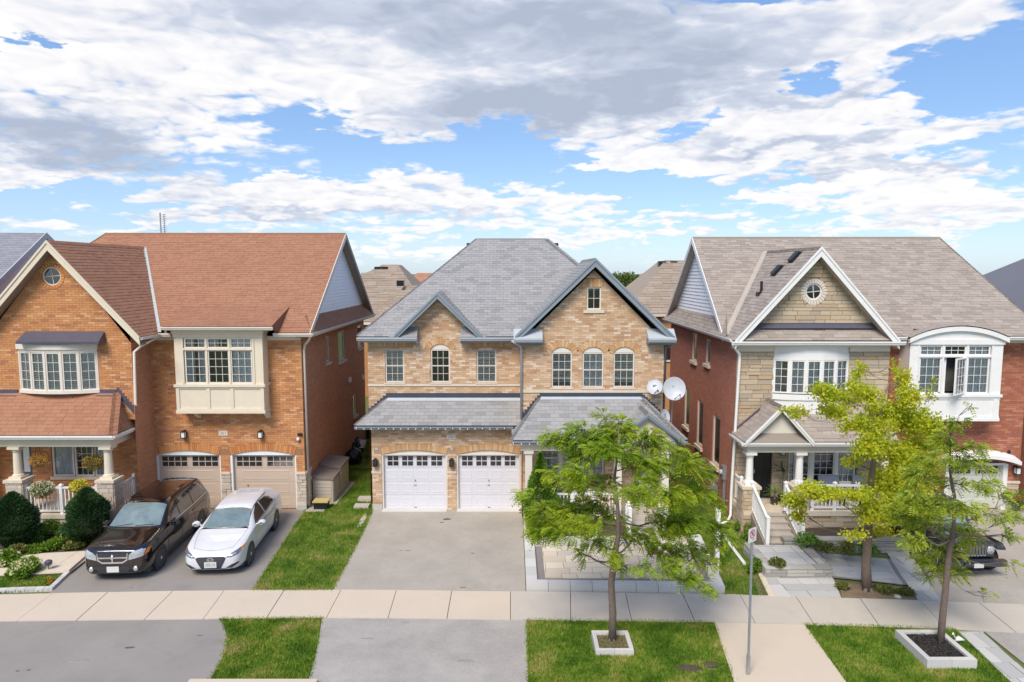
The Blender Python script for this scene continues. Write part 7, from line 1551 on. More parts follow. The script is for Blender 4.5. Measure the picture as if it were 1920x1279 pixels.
def wheel_meshes(r=.34, w=.23, spokes=10, rim=.64):
    t = MB(); R = r; t.lathe((0, 0, 0), [(R * rim, -w / 2 + .02), (R * .88, -w / 2), (R * .97, -w / 2 + .03), (R, -w * .2), (R, w * .2), (R * .97, w / 2 - .03), (R * .88, w / 2), (R * rim, w / 2 - .02)], 32, 'x'); tm = t.mesh('tyre', M['rubber'], True)
    q = MB(); ri = R * rim
    for k in range(spokes):
        a = 2 * PI * k / spokes; c, s = math.cos(a), math.sin(a); hi, ho = .022, .030 if spokes > 6 else .055; X = w / 2
        pt = lambda r_, t_, x_: (x_, c * r_ - s * t_, s * r_ + c * t_)
        q.add([pt(.04, -hi, X - .02), pt(.04, hi, X - .02), pt(ri, ho, X - .006), pt(ri, -ho, X - .006), pt(.04, -hi, X - .05), pt(.04, hi, X - .05), pt(ri, ho, X - .04), pt(ri, -ho, X - .04)], [(0, 1, 2, 3), (3, 2, 1, 0), (0, 3, 7, 4), (1, 5, 6, 2)])
    q.lathe((0, 0, 0), [(ri * .9, w / 2 - .02), (ri * 1.02, w / 2 - .005), (ri * 1.04, w / 2 - .03), (ri * .95, -w / 2 + .03)], 28, 'x'); q.lathe((0, 0, 0), [(.001, w / 2 - .0), (.05, w / 2 - .005), (.055, w / 2 - .04)], 14, 'x')
    rm = q.mesh('rim', M['alloy']); b = MB(); b.lathe((0, 0, 0), [(.001, .02), (ri * .98, .02), (ri * .98, 0), (.001, 0)], 24, 'x'); bm_ = b.mesh('brake_disc', M['disc']); return tm, rm, bm_
def vehicle(name, label, loc, rz, st, paintm, wheels, wr, scale=1.0, cat='car', spokes=10):
    t = thing(name, label, cat, loc, None, worldparts=False, rz=rz); t.scale = (scale,) * 3
    cut = []
    for y in wheels:
        for s in (-1, 1):
            c = MB(); c.lathe((s * (st[4][1] + .02), y, wr + .01), [(wr * 1.13, -.28), (wr * 1.13, .28)], 32, 'x'); cm = c.mesh('c', M['rubber']); bm = bmesh.new(); bm.from_mesh(cm); bmesh.ops.recalc_face_normals(bm, faces=bm.faces); bm.to_mesh(cm); bm.free(); cut.append(cm)
    base = car_body(st); bm = bmesh.new(); bm.from_mesh(base); bmesh.ops.recalc_face_normals(bm, faces=bm.faces); bm.to_mesh(base); bm.free()
    full = evaluated(base, (), 3); bv = bvh_of(full); me = evaluated(base, cut, 3); me.materials.clear(); me.materials.append(paintm); me.polygons.foreach_set('use_smooth', [True] * len(me.polygons)); me.set_sharp_from_angle(angle=math.radians(42)) if hasattr(me, 'set_sharp_from_angle') else None
    me.name = 'body'; body = linkobj('body', me, t)
    tm, rm, bm_ = wheel_meshes(wr, .23, spokes, .70)
    for y in wheels:
        for s in (-1, 1):
            w = linkobj('wheel', tm, t, loc=(s * (st[4][1] - .12), y, wr)); w.rotation_euler = (0, 0, 0 if s > 0 else PI); linkobj('rim', rm, w, loc=(0, 0, 0)); linkobj('brake_disc', bm_, w, loc=(0, 0, 0))
            c = MB(); c.lathe((s * (st[4][1] - .16), y, wr + .01), [(wr * 1.12, -.2), (wr * 1.12, .15)], 26, 'x'); c.f = c.f[:-1] if s < 0 else c.f; c.build('wheel_well', M['grille'], t)
    m = MB(); m.box(-st[4][1] + .1, st[4][1] - .1, .4, st[-1][0] - .35, .16, .34); m.build('underbody', M['grille'], t)
    return t, body, bv
def mirror_part(t, x, y, z, mat, s=1):
    m = MB(); sx = 1 if x > 0 else -1; m.beam((x - sx * .12, y, z - .03), (x, y, z), .05, .035)
    c = Vector((x + sx * .09, y, z + .02)); q = []
    for (dy, k) in ((-.09, .45), (-.06, .9), (0, 1), (.06, .98)): q.append([(c.x + .125 * s * k * math.cos(2 * PI * i / 12), c.y + dy, c.z + .085 * s * k * math.sin(2 * PI * i / 12)) for i in range(12)])
    V = [p for r in q for p in r]; Fs = [(j * 12 + i, j * 12 + (i + 1) % 12, (j + 1) * 12 + (i + 1) % 12, (j + 1) * 12 + i) for j in range(3) for i in range(12)] + [tuple(range(12)), tuple(range(47, 35, -1))]; m.add(V, Fs); return m.build('mirror', mat, t, smooth=True)
def plate(t, bv, x, z, y, txt, mat=None, w=.36, h=.17, tilt=0.0):
    m = MB(); m.box(x - w / 2, x + w / 2, y - .012, y, z - h / 2, z + h / 2); o = m.build('licence_plate', M['plate'], t)
    if txt: text_part(o, txt, (x, y - .013, z - .005), .125, M['blueink'], name='plate_number', sx=.62)
    return o
def hitf(bv, x, z):
    h = bv.ray_cast(Vector((x, -5, z)), Vector((0, 1, 0))); return h[0].y if h[0] else 0.0
def minivan():
    st = [(.0, .66, .34, .5, .64, .80, .52, .90, .92), (.05, .83, .27, .5, .81, .89, .66, .97, 1.0), (.22, .95, .22, .5, .92, .96, .78, 1.03, 1.06), (.6, .99, .20, .55, .95, 1.01, .83, 1.08, 1.11), (1.0, 1.0, .20, .58, .96, 1.04, .86, 1.12, 1.15), (1.28, 1.0, .20, .58, .965, 1.07, .875, 1.15, 1.19),
          (1.42, 1.0, .20, .58, .965, 1.07, .86, 1.20, 1.24), (1.9, 1.0, .20, .58, .965, 1.08, .79, 1.50, 1.54), (2.28, 1.0, .20, .58, .965, 1.08, .74, 1.68, 1.735), (2.6, 1.0, .20, .58, .965, 1.08, .74, 1.715, 1.775), (3.6, 1.0, .20, .58, .965, 1.08, .75, 1.725, 1.79), (4.5, 1.0, .20, .58, .96, 1.08, .735, 1.70, 1.765), (4.85, .99, .22, .58, .95, 1.08, .70, 1.65, 1.715), (5.02, .97, .28, .58, .93, 1.06, .68, 1.45, 1.50), (5.13, .95, .32, .58, .90, 1.0, .66, 1.15, 1.17), (5.18, .90, .36, .55, .86, .85, .6, .92, .93)]
    t, body, bv = vehicle('minivan', 'dark plum minivan parked on the driveway of the orange brick house', (-11.93, 19.62, .0), math.radians(3.6), st, M['van_paint'], (.98, 4.12), .345, 1.03, 'minivan', 10)
    t.scale.x = .975
    P = lambda *a, **k: patch(bv, *a, **k)
    P([(-.80, 1.40), (-.55, 1.33), (0, 1.30), (.55, 1.33), (.80, 1.40), (.70, 2.14), (.3, 2.18), (-.3, 2.18), (-.70, 2.14)], 'xy', 1, .012, grid=.05).build('windscreen', M['windscreen'], t, True)
    for s in (-1, 1):
        f = (lambda pl: pl)
        for nm, pl in (('side_window', [(1.62, 1.15), (2.02, 1.15), (2.5, 1.15), (2.5, 1.60), (2.26, 1.60), (1.95, 1.42)]), ('side_window', [(2.58, 1.15), (3.55, 1.15), (3.55, 1.61), (2.58, 1.61)]), ('side_window', [(3.62, 1.15), (4.75, 1.18), (4.62, 1.58), (3.62, 1.61)])):
            P(pl, 'yz', s, .006, grid=.1).build(nm, M['carwindow'], t, True)
        for a in (([(.62, .30), (.62, .9)]), ([(1.5, .34), (1.5, 1.1), (1.62, 1.14)]), ([(2.54, .34), (2.54, 1.62)]), ([(3.58, .34), (3.58, 1.62)])): strip(bv, a, .012, 'yz', s).build('panel_seam', M['seam'], t)
        strip(bv, [(1.6, 1.125), (2.5, 1.122), (3.6, 1.125), (4.8, 1.15)], .022, 'yz', s, .009).build('chrome_strip', M['chrome'], t)
        strip(bv, [(3.62, .98), (4.55, .98)], .014, 'yz', s).build('panel_seam', M['seam'], t)
        for y in (2.35, 3.45): q = patch(bv, [(y, .93), (y + .2, .93), (y + .2, .97), (y, .97)], 'yz', s, .022); q.build('door_handle', M['van_paint'], t)
        zz = [bv.ray_cast(Vector((s * .69, yy, 5)), Vector((0, 0, -1)))[0].z + .03 for yy in (2.6, 4.5)]; m = MB(); m.beam((s * .69, 2.6, zz[0]), (s * .69, 4.5, zz[1]), .035, .03); m.build('roof_rail', M['seam'], t)
        # headlamp with amber corner
        hl = [(.47, .70), (.86, .78), (.895, .95), (.80, .975), (.60, .93), (.49, .86)]; am = [(.87, .79), (.935, .82), (.945, .94), (.905, .95)]
        hl2, am2 = (hl, am) if s > 0 else (mirror(hl), mirror(am)); P(hl2, 'xz', 1, .012, grid=.05).build('headlight', M['headlamp'], t, True); P(am2, 'xz', 1, .014, grid=.04).build('indicator_lamp', M['amber'], t, True)
        x = s * .66; y = hitf(bv, x, .43); m = MB(); m.lathe((x, y - .012, .43), [(.001, -.012), (.055, -.01), (.07, .0), (.075, .04)], 16, 'y'); m.build('fog_lamp', M['chrome'], t)
        m = MB(); m.lathe((x, y - .02, .43), [(.001, -.01), (.045, -.006), (.045, .0)], 14, 'y'); m.build('fog_lens', M['headlamp'], t)
        mirror_part(t, s * 1.02, 1.78, 1.13, M['van_paint'], 1.15)
    # grille: chrome surround, crosshair bars and two dark openings
    P([(-.45, .90), (-.43, .70), (-.30, .62), (.30, .62), (.43, .70), (.45, .90)], 'xz', 1, .008, grid=.06).build('grille', M['grille'], t, True)
    for a in ([(-.45, .90), (-.43, .71), (-.30, .63), (.30, .63), (.43, .71), (.45, .90)], [(-.44, .775), (.44, .775)]): strip(bv, a, .045, 'xz', 1, .02).build('grille_bar', M['chrome'], t)
    strip(bv, [(0, .64), (0, .89)], .04, 'xz', 1, .022).build('grille_bar', M['chrome'], t)
    y = hitf(bv, 0, .775); m = MB(); m.lathe((0, y - .03, .785), [(.001, -.01), (.055, -.008), (.06, .01)], 6, 'y'); m.build('emblem', M['chrome'], t)
    P([(-.5, .44), (-.42, .33), (.42, .33), (.5, .44), (.46, .5), (-.46, .5)], 'xz', 1, .006, grid=.08).build('lower_intake', M['grille'], t, True)
    strip(bv, [(-.80, .262), (-.4, .25), (.4, .25), (.80, .262)], .03, 'xz', 1, .02).build('bumper_trim', M['chrome'], t)
    strip(bv, [(-.88, .40), (-.5, .55), (.5, .55), (.88, .40)], .012, 'xz', 1, .004).build('panel_seam', M['seam'], t)
    plate(t, bv, -.0, .43, hitf(bv, 0, .43) - .015, '')
    strip(bv, [(-.72, 1.28), (-.66, .6), (-.54, .22)], .012, 'xy', 1, .003).build('panel_seam', M['seam'], t); strip(bv, [(.72, 1.28), (.66, .6), (.54, .22)], .012, 'xy', 1, .003).build('panel_seam', M['seam'], t)
    P([(-.80, 1.285), (.80, 1.285), (.78, 1.38), (-.78, 1.38)], 'xy', 1, .004, grid=.12).build('cowl', M['seam'], t)
    for a in ([(.05, 1.34), (.6, 1.40)], [(-.62, 1.34), (-.08, 1.42)]): strip(bv, a, .02, 'xy', 1, .02).build('wiper', M['rubber'], t)
    m = MB(); m.tube([(-.86, .95, 1.05), (-.87, 1.02, 1.85)], .004, 6); m.build('aerial', M['rubber'], t)
    P([(-.75, 1.18), (.75, 1.18), (.7, 1.55), (-.7, 1.55)], 'xz', -1, .006).build('rear_window', M['carwindow'], t, True) if False else None
    return t
def sedan():
    st = [(.0, .55, .30, .42, .52, .50, .42, .56, .58), (.05, .72, .22, .42, .70, .60, .55, .66, .68), (.2, .85, .18, .45, .82, .70, .66, .77, .79), (.55, .91, .17, .48, .875, .80, .72, .87, .89), (.95, .925, .17, .5, .89, .88, .76, .945, .965), (1.25, .93, .17, .5, .895, .93, .78, .99, 1.01),
          (1.40, .93, .17, .5, .895, .94, .765, 1.03, 1.05), (1.85, .93, .17, .5, .89, .955, .70, 1.25, 1.28), (2.25, .93, .17, .5, .885, .965, .64, 1.38, 1.42), (2.7, .93, .17, .5, .885, .97, .635, 1.42, 1.465), (3.2, .93, .17, .5, .885, .98, .62, 1.42, 1.465), (3.7, .93, .17, .5, .885, .995, .60, 1.395, 1.44), (4.1, .93, .18, .5, .87, 1.01, .58, 1.34, 1.385), (4.42, .92, .2, .5, .85, 1.02, .57, 1.26, 1.30), (4.68, .89, .26, .5, .80, 1.0, .57, 1.17, 1.20), (4.80, .82, .32, .5, .74, .93, .52, .99, 1.0), (4.85, .74, .36, .5, .66, .8, .45, .85, .86)]
    t, body, bv = vehicle('sedan', 'white sedan parked on the driveway beside the minivan', (-9.17, 19.98, 0), math.radians(4.2), st, M['white_paint'], (.92, 3.76), .33, 1.05, 'car', 5)
    t.scale.x = 1.0
    P = lambda *a, **k: patch(bv, *a, **k)
    P([(-.72, 1.36), (-.5, 1.27), (0, 1.24), (.5, 1.27), (.72, 1.36), (.595, 2.07), (.25, 2.12), (-.25, 2.12), (-.595, 2.07)], 'xy', 1, .014, grid=.05).build('windscreen', M['windscreen'], t, True)
    for s in (-1, 1):
        P([(1.62, 1.02), (2.58, 1.03), (2.58, 1.37), (2.35, 1.365), (1.95, 1.23)], 'yz', s, .006, grid=.08).build('side_window', M['carwindow'], t, True)
        P([(2.66, 1.03), (3.72, 1.08), (3.62, 1.22), (3.3, 1.34), (2.66, 1.375)], 'yz', s, .006, grid=.08).build('side_window', M['carwindow'], t, True)
        strip(bv, [(1.6, 1.005), (2.6, 1.012), (3.9, 1.055)], .016, 'yz', s, .009).build('chrome_strip', M['chrome'], t)
        for a in ([(1.42, .3), (1.46, .95)], [(2.62, .25), (2.62, 1.38)], [(3.72, 1.02), (3.55, .75), (3.35, .6)], [(1.1, .22), (3.4, .24)]): strip(bv, a, .010 if a[0][1] != .22 else .03, 'yz', s).build('panel_seam', M['seamw'], t)
        for y in (2.4, 3.35): patch(bv, [(y, .85), (y + .19, .855), (y + .19, .885), (y, .88)], 'yz', s, .022).build('door_handle', M['chrome'], t)
        hl = [(.44, .60), (.60, .60), (.78, .66), (.855, .76), (.80, .78), (.60, .70)]; am = [(.79, .70), (.86, .76), (.885, .81), (.82, .79)]
        hl2, am2 = (hl, am) if s > 0 else (mirror(hl), mirror(am)); P(hl2, 'xz', 1, .010, grid=.05).build('headlight', M['headlamp_dark'], t, True); P(am2, 'xz', 1, .013, grid=.035).build('indicator_lamp', M['amber'], t, True)
        il = [(.52, .63), (.64, .64), (.74, .69), (.66, .69)]; P(il if s > 0 else mirror(il), 'xz', 1, .014, grid=.04).build('lamp_lens', M['headlamp'], t, True)
        fg = [(.44, .30), (.60, .29), (.80, .40), (.78, .44), (.62, .40)]; P(fg if s > 0 else mirror(fg), 'xz', 1, .008, grid=.05).build('side_intake', M['grille'], t, True)
        mirror_part(t, s * .96, 1.66, 1.0, M['white_paint'], 1.0)
        strip(bv, [(s * .74, 1.3), (s * .70, .8), (s * .58, .28)], .010, 'xy', 1, .003).build('panel_seam', M['seamw'], t)
        rl = [(s * .62, 1.32), (s * .635, 2.3), (s * .63, 3.2), (s * .62, 3.7)]; strip(bv, [(s * .655, 1.7), (s * .612, 2.3), (s * .612, 3.2), (s * .60, 3.6)], .018, 'xy', 1, .004).build('roof_seam', M['seam'], t)
    gr = [(-.45, .585), (-.41, .50), (-.29, .285), (.29, .285), (.41, .50), (.45, .585), (.38, .625), (-.38, .625)]
    P(gr, 'xz', 1, .010, grid=.05).build('grille', M['grille'], t, True)
    for z in (.36, .41, .46, .51, .56): w = .28 + (z - .3) * .35; strip(bv, [(-w, z), (w, z)], .009, 'xz', 1, .018).build('grille_slat', M['headlamp_dark'], t)
    y = hitf(bv, 0, .56); m = MB(); k = 20
    for i in range(k):
        a, b = 2 * PI * i / k, 2 * PI * (i + 1) / k; m.prism([(math.cos(g) * .105 * f, y - .02, .555 + math.sin(g) * .058 * f) for f, g in ((.8, a), (1, a), (1, b), (.8, b))], (0, -.012, 0))
    for a, b in (((-.045, .60 - .01), (-.055, .52)), ((.055, .595), (.045, .52)), ((-.05, .545), (.05, .568))): m.beam((a[0], y - .026, a[1]), (b[0], y - .026, b[1]), .014, .014, (0, 1, 0))
    m.build('emblem', M['chrome'], t)
    plate(t, bv, 0, .41, hitf(bv, 0, .41) - .03, 'CPSS 313')
    strip(bv, [(-.62, .25), (-.4, .27), (.4, .27), (.62, .25)], .02, 'xz', 1, .006).build('lower_intake', M['grille'], t)
    P([(-.73, 1.25), (.73, 1.25), (.71, 1.33), (-.71, 1.33)], 'xy', 1, .004, grid=.12).build('cowl', M['seam'], t)
    strip(bv, [(-.6, .30), (-.3, .20), (0, .17), (.3, .20), (.6, .30)], .010, 'xy', 1, .003).build('bonnet_seam', M['seamw'], t)
    m = MB(); m.add([(-.03, 3.5, 1.405), (.03, 3.5, 1.405), (.02, 3.72, 1.36), (-.02, 3.72, 1.36), (0, 3.68, 1.47)], [(0, 1, 4), (1, 2, 4), (2, 3, 4), (3, 0, 4)]); m.build('roof_fin', M['white_paint'], t)
    return t
def jeep():
    t = thing('offroad_vehicle', 'graphite boxy off-road vehicle parked on the driveway of the stone house', 'off-road vehicle', (14.15, 19.75, 0), None, worldparts=False, rz=math.radians(3)); b = M['jeep_paint']
    def bev(name, boxes, mat, w=.03):
        q = MB(); [q.box(*x) for x in boxes]; me = q.mesh(name, mat); bm = bmesh.new(); bm.from_mesh(me); bmesh.ops.bevel(bm, geom=list(bm.edges), offset=w, segments=2, affect='EDGES', clamp_overlap=True); bm.to_mesh(me); bm.free(); me.polygons.foreach_set('use_smooth', [False] * len(me.polygons)); return linkobj(name, me, t)
    bev('body', [(-.78, .78, 1.5, 4.2, .48, 1.18)], b, .05)
    q = MB(); q.add([(-.62, .42, .62), (.62, .42, .62), (.62, .42, 1.04), (-.62, .42, 1.04), (-.72, 1.6, .62), (.72, 1.6, .62), (.72, 1.6, 1.16), (-.72, 1.6, 1.16), (-.5, .42, 1.09), (.5, .42, 1.09), (.55, 1.6, 1.22), (-.55, 1.6, 1.22)], [(0, 1, 2, 9, 8, 3), (1, 5, 6, 2), (4, 0, 3, 7), (2, 6, 10, 9), (9, 10, 11, 8), (8, 11, 7, 3)]); q.build('bonnet', b, t)
    g = bev('grille', [(-.64, .64, .34, .44, .60, 1.06)], b, .03)
    for i in range(7):
        x = -.30 + .1 * i; q = MB(); q.box(x - .024, x + .024, .325, .345, .70, .98); q.build('grille_slot', M['seam'], g); q = MB(); q.box(x - .034, x - .024, .322, .34, .69, .99); q.box(x + .024, x + .034, .322, .34, .69, .99); q.box(x - .034, x + .034, .322, .34, .66, .695); q.build('slot_trim', M['chrome'], g)
    for s in (-1, 1):
        q = MB(); q.lathe((s * .50, .335, .84), [(.001, -.02), (.09, -.015), (.105, 0), (.115, .03)], 22, 'y'); q.build('headlight', M['headlamp'], t, True); q = MB(); q.lathe((s * .50, .34, .84), [(.115, -.01), (.125, -.01), (.13, .02)], 22, 'y'); q.build('headlight_ring', M['chrome'], t)
        q = MB(); q.prism([(s * .66, .30, .92), (s * .98, .34, .88), (s * 1.0, .52, .98), (s * 1.0, 1.15, .98), (s * .98, 1.45, .72), (s * .66, 1.45, .72), (s * .66, .5, 1.0)], (0, 0, -.06)); q.build('fender', M['grille'], t)
        q = MB(); q.box(s * .70, s * .84, .22, .30, .44, .50) ; q.build('fog_lamp', M['headlamp'], t); q = MB(); q.box(s * .66, s * .92, .2, .225, .40, .43); q.box(s * .66, s * .92, .2, .225, .52, .55); q.box(s * .66, s * .68, .2, .225, .43, .52); q.box(s * .90, s * .92, .2, .225, .43, .52); q.build('fog_lamp_trim', M['chrome'], t)
        q = MB(); q.prism([(s * .62, 3.2, .98), (s * .98, 3.2, .98), (s * .98, 4.1, .98), (s * .62, 4.1, .98)], (0, 0, -.06)); q.build('fender', M['grille'], t)
        mirror_part(t, s * .95, 1.75, 1.28, M['jeep_paint'], 1.0)
        q = MB(); q.box(s * .72, s * .745, 1.95, 2.75, 1.22, 1.66); q.box(s * .72, s * .745, 2.85, 4.05, 1.22, 1.66); q.build('side_window', M['carwindow'], t)
        q = MB(); q.box(s * .62, s * .76, .3 + 1.5, 4.2, 1.66, 1.74); q.box(s * .70, s * .76, 2.75, 2.85, 1.18, 1.7); q.box(s * .70, s * .76, 4.05, 4.2, 1.18, 1.7); q.build('roof_frame', b, t)
    q = MB(); q.add([(-.68, 1.62, 1.2), (.68, 1.62, 1.2), (.62, 1.92, 1.68), (-.62, 1.92, 1.68)], [(0, 1, 2, 3)]); q.build('windscreen', M['windscreen'], t)
    q = MB(); q.beam((-.72, 1.6, 1.2), (-.66, 1.93, 1.72), .07, .06); q.beam((.72, 1.6, 1.2), (.66, 1.93, 1.72), .07, .06); q.beam((-.7, 1.93, 1.71), (.7, 1.93, 1.71), .06, .06); q.build('windscreen_frame', b, t)
    bev('hard_top', [(-.72, .72, 1.95, 4.2, 1.68, 1.8)], M['grille'], .04); bev('bumper', [(-.92, .92, .12, .32, .38, .58), (-.5, .5, .08, .14, .42, .56)], b, .03)
    q = MB(); q.box(-.2, .1, .06, .08, .40, .53); q.build('licence_plate', M['plate'], t)
    tm, rm, bm_ = wheel_meshes(.40, .27, 5)
    for y in (.9, 3.6):
        for s in (-1, 1): w = linkobj('wheel', tm, t, loc=(s * .82, y, .40)); w.rotation_euler = (0, 0, 0 if s > 0 else PI); linkobj('rim', rm, w, loc=(0, 0, 0)); linkobj('brake_disc', bm_, w, loc=(0, 0, 0))
    q = MB(); q.box(-.6, .6, .5, 4, .3, .5); q.build('chassis', M['grille'], t); return t
minivan(); sedan(); jeep()
# ================================================================ PLANTS
LEAF1 = [(0, (.15, .27, .03)), (.35, (.26, .40, .035)), (.65, (.38, .48, .04)), (1, (.62, .60, .06))]
M['leaf_locust'] = leafmat('fresh_green_leaf', LEAF1, .5); M['leaf_maple'] = leafmat('yellow_green_leaf', [(0, (.26, .36, .03)), (.35, (.43, .52, .035)), (.65, (.60, .62, .05)), (.9, (.66, .58, .06)), (1, (.52, .30, .08))], .5)
M['leaf_tree3'] = leafmat('olive_green_leaf', [(0, (.10, .18, .025)), (.4, (.32, .44, .05)), (.7, (.48, .54, .08)), (1, (.54, .54, .12))], .5)
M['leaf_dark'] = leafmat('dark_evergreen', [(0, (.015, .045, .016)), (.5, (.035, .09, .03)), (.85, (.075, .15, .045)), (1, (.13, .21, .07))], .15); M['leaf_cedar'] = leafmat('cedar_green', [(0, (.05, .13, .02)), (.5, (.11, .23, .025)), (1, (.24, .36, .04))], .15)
M['leaf_bed'] = leafmat('bed_foliage', [(0, (.05, .12, .015)), (.5, (.13, .25, .02)), (1, (.28, .38, .05))], .3); M['leaf_olive'] = leafmat('olive_foliage', [(0, (.06, .09, .02)), (.5, (.14, .17, .04)), (1, (.30, .27, .08))], .25)
M['pet_white'] = leafmat('white_petal', [(0, (.55, .58, .48)), (1, (.85, .84, .70))], .3); M['pet_cream'] = leafmat('cream_petal', [(0, (.62, .60, .30)), (1, (.88, .84, .58))], .3); M['pet_yellow'] = leafmat('yellow_petal', [(0, (.70, .55, .03)), (1, (.90, .78, .10))], .3)
M['pet_orange'] = leafmat('orange_petal', [(0, (.60, .16, .02)), (1, (.80, .36, .05))], .3); M['pet_rust'] = leafmat('rusty_leaf', [(0, (.28, .12, .03)), (.5, (.50, .27, .05)), (1, (.62, .42, .14))], .3); M['pet_pink'] = leafmat('red_petal', [(0, (.45, .05, .04)), (1, (.62, .14, .08))], .3)
M['leaf_far'] = leafmat('far_tree_leaf', [(0, (.05, .09, .02)), (1, (.15, .2, .04))], .2)
def leaf(V, Fs, p, d, up, L, w):
    """a pointed leaf of two triangles folded on its midrib"""
    sd_ = d.cross(up)
    if sd_.length < 1e-4: sd_ = Vector((1, 0, 0))
    sd_.normalize(); n = len(V); mid = p + d * L * .45
    V += [tuple(p), tuple(mid + sd_ * w), tuple(p + d * L), tuple(mid - sd_ * w)]; Fs.append((n, n + 1, n + 2, n + 3))
def rv(rng): 
    z = rng.uniform(-1, 1); a = rng.random() * 2 * PI; r = math.sqrt(1 - z * z); return Vector((r * math.cos(a), r * math.sin(a), z))
def leafball(c, r, n, L, w, rng, shell=.55, droop=.1, V=None, Fs=None):
    V = [] if V is None else V; Fs = [] if Fs is None else Fs; c = Vector(c)
    for _ in range(n):
        q = rv(rng); k = shell + (1 - shell) * rng.random() ** .5 if rng.random() < .8 else rng.random(); p = c + Vector((q.x * r[0], q.y * r[1], q.z * r[2])) * k
        d = (q + rv(rng) * .9 - Vector((0, 0, droop))).normalized(); leaf(V, Fs, p, d, rv(rng), L * rng.uniform(.6, 1.3), w * rng.uniform(.7, 1.2))
    return V, Fs
def mesh_part(name, V, Fs, mat, parent, **kw):
    q = MB(); q.v, q.f, q.m = V, Fs, [0] * len(Fs); return q.build(name, mat, parent, **kw)
def shrub(name, label, cat, c, r, mat, n=900, L=.07, w=.025, group=None, flowers=None, stem=True, seed=1, shell=.5):
    rng = random.Random(seed); t = thing(name, label, cat, (c[0], c[1], c[2]), group, worldparts=False); V, Fs = [], []; nb = max(4, int(n / 90))
    for i in range(nb):
        q = rv(rng); cc = Vector((q.x * r[0] * .6, q.y * r[1] * .6, r[2] * (1.0 + .55 * q.z))); leafball(cc, (r[0] * .48, r[1] * .48, r[2] * .48), int(n / nb), L, w, rng, shell, .0, V, Fs)
    V = [(x, y, max(z, .01)) for x, y, z in V]; mesh_part('foliage', V, Fs, mat, t)
    if stem:
        q = MB()
        for i in range(6): a = rv(rng); q.tube([(0, 0, -.02), (a.x * r[0] * .3, a.y * r[1] * .3, r[2] * .6), (a.x * r[0] * .6, a.y * r[1] * .6, r[2] * 1.2)], [.012, .008, .004], 5)
        q.build('stem', M['bark'], t)
    if flowers:
        fm, k, fs, per = flowers
        for i in range(k):
            q = rv(rng); p = Vector((q.x * r[0] * .85, q.y * r[1] * .85, r[2] * (1 + .85 * abs(q.z)))); V2, F2 = [], []; leafball(p, (fs, fs, fs), per, fs * .75, fs * .32, rng, .8, 0, V2, F2); mesh_part('flower', V2, F2, fm, t)
    return t
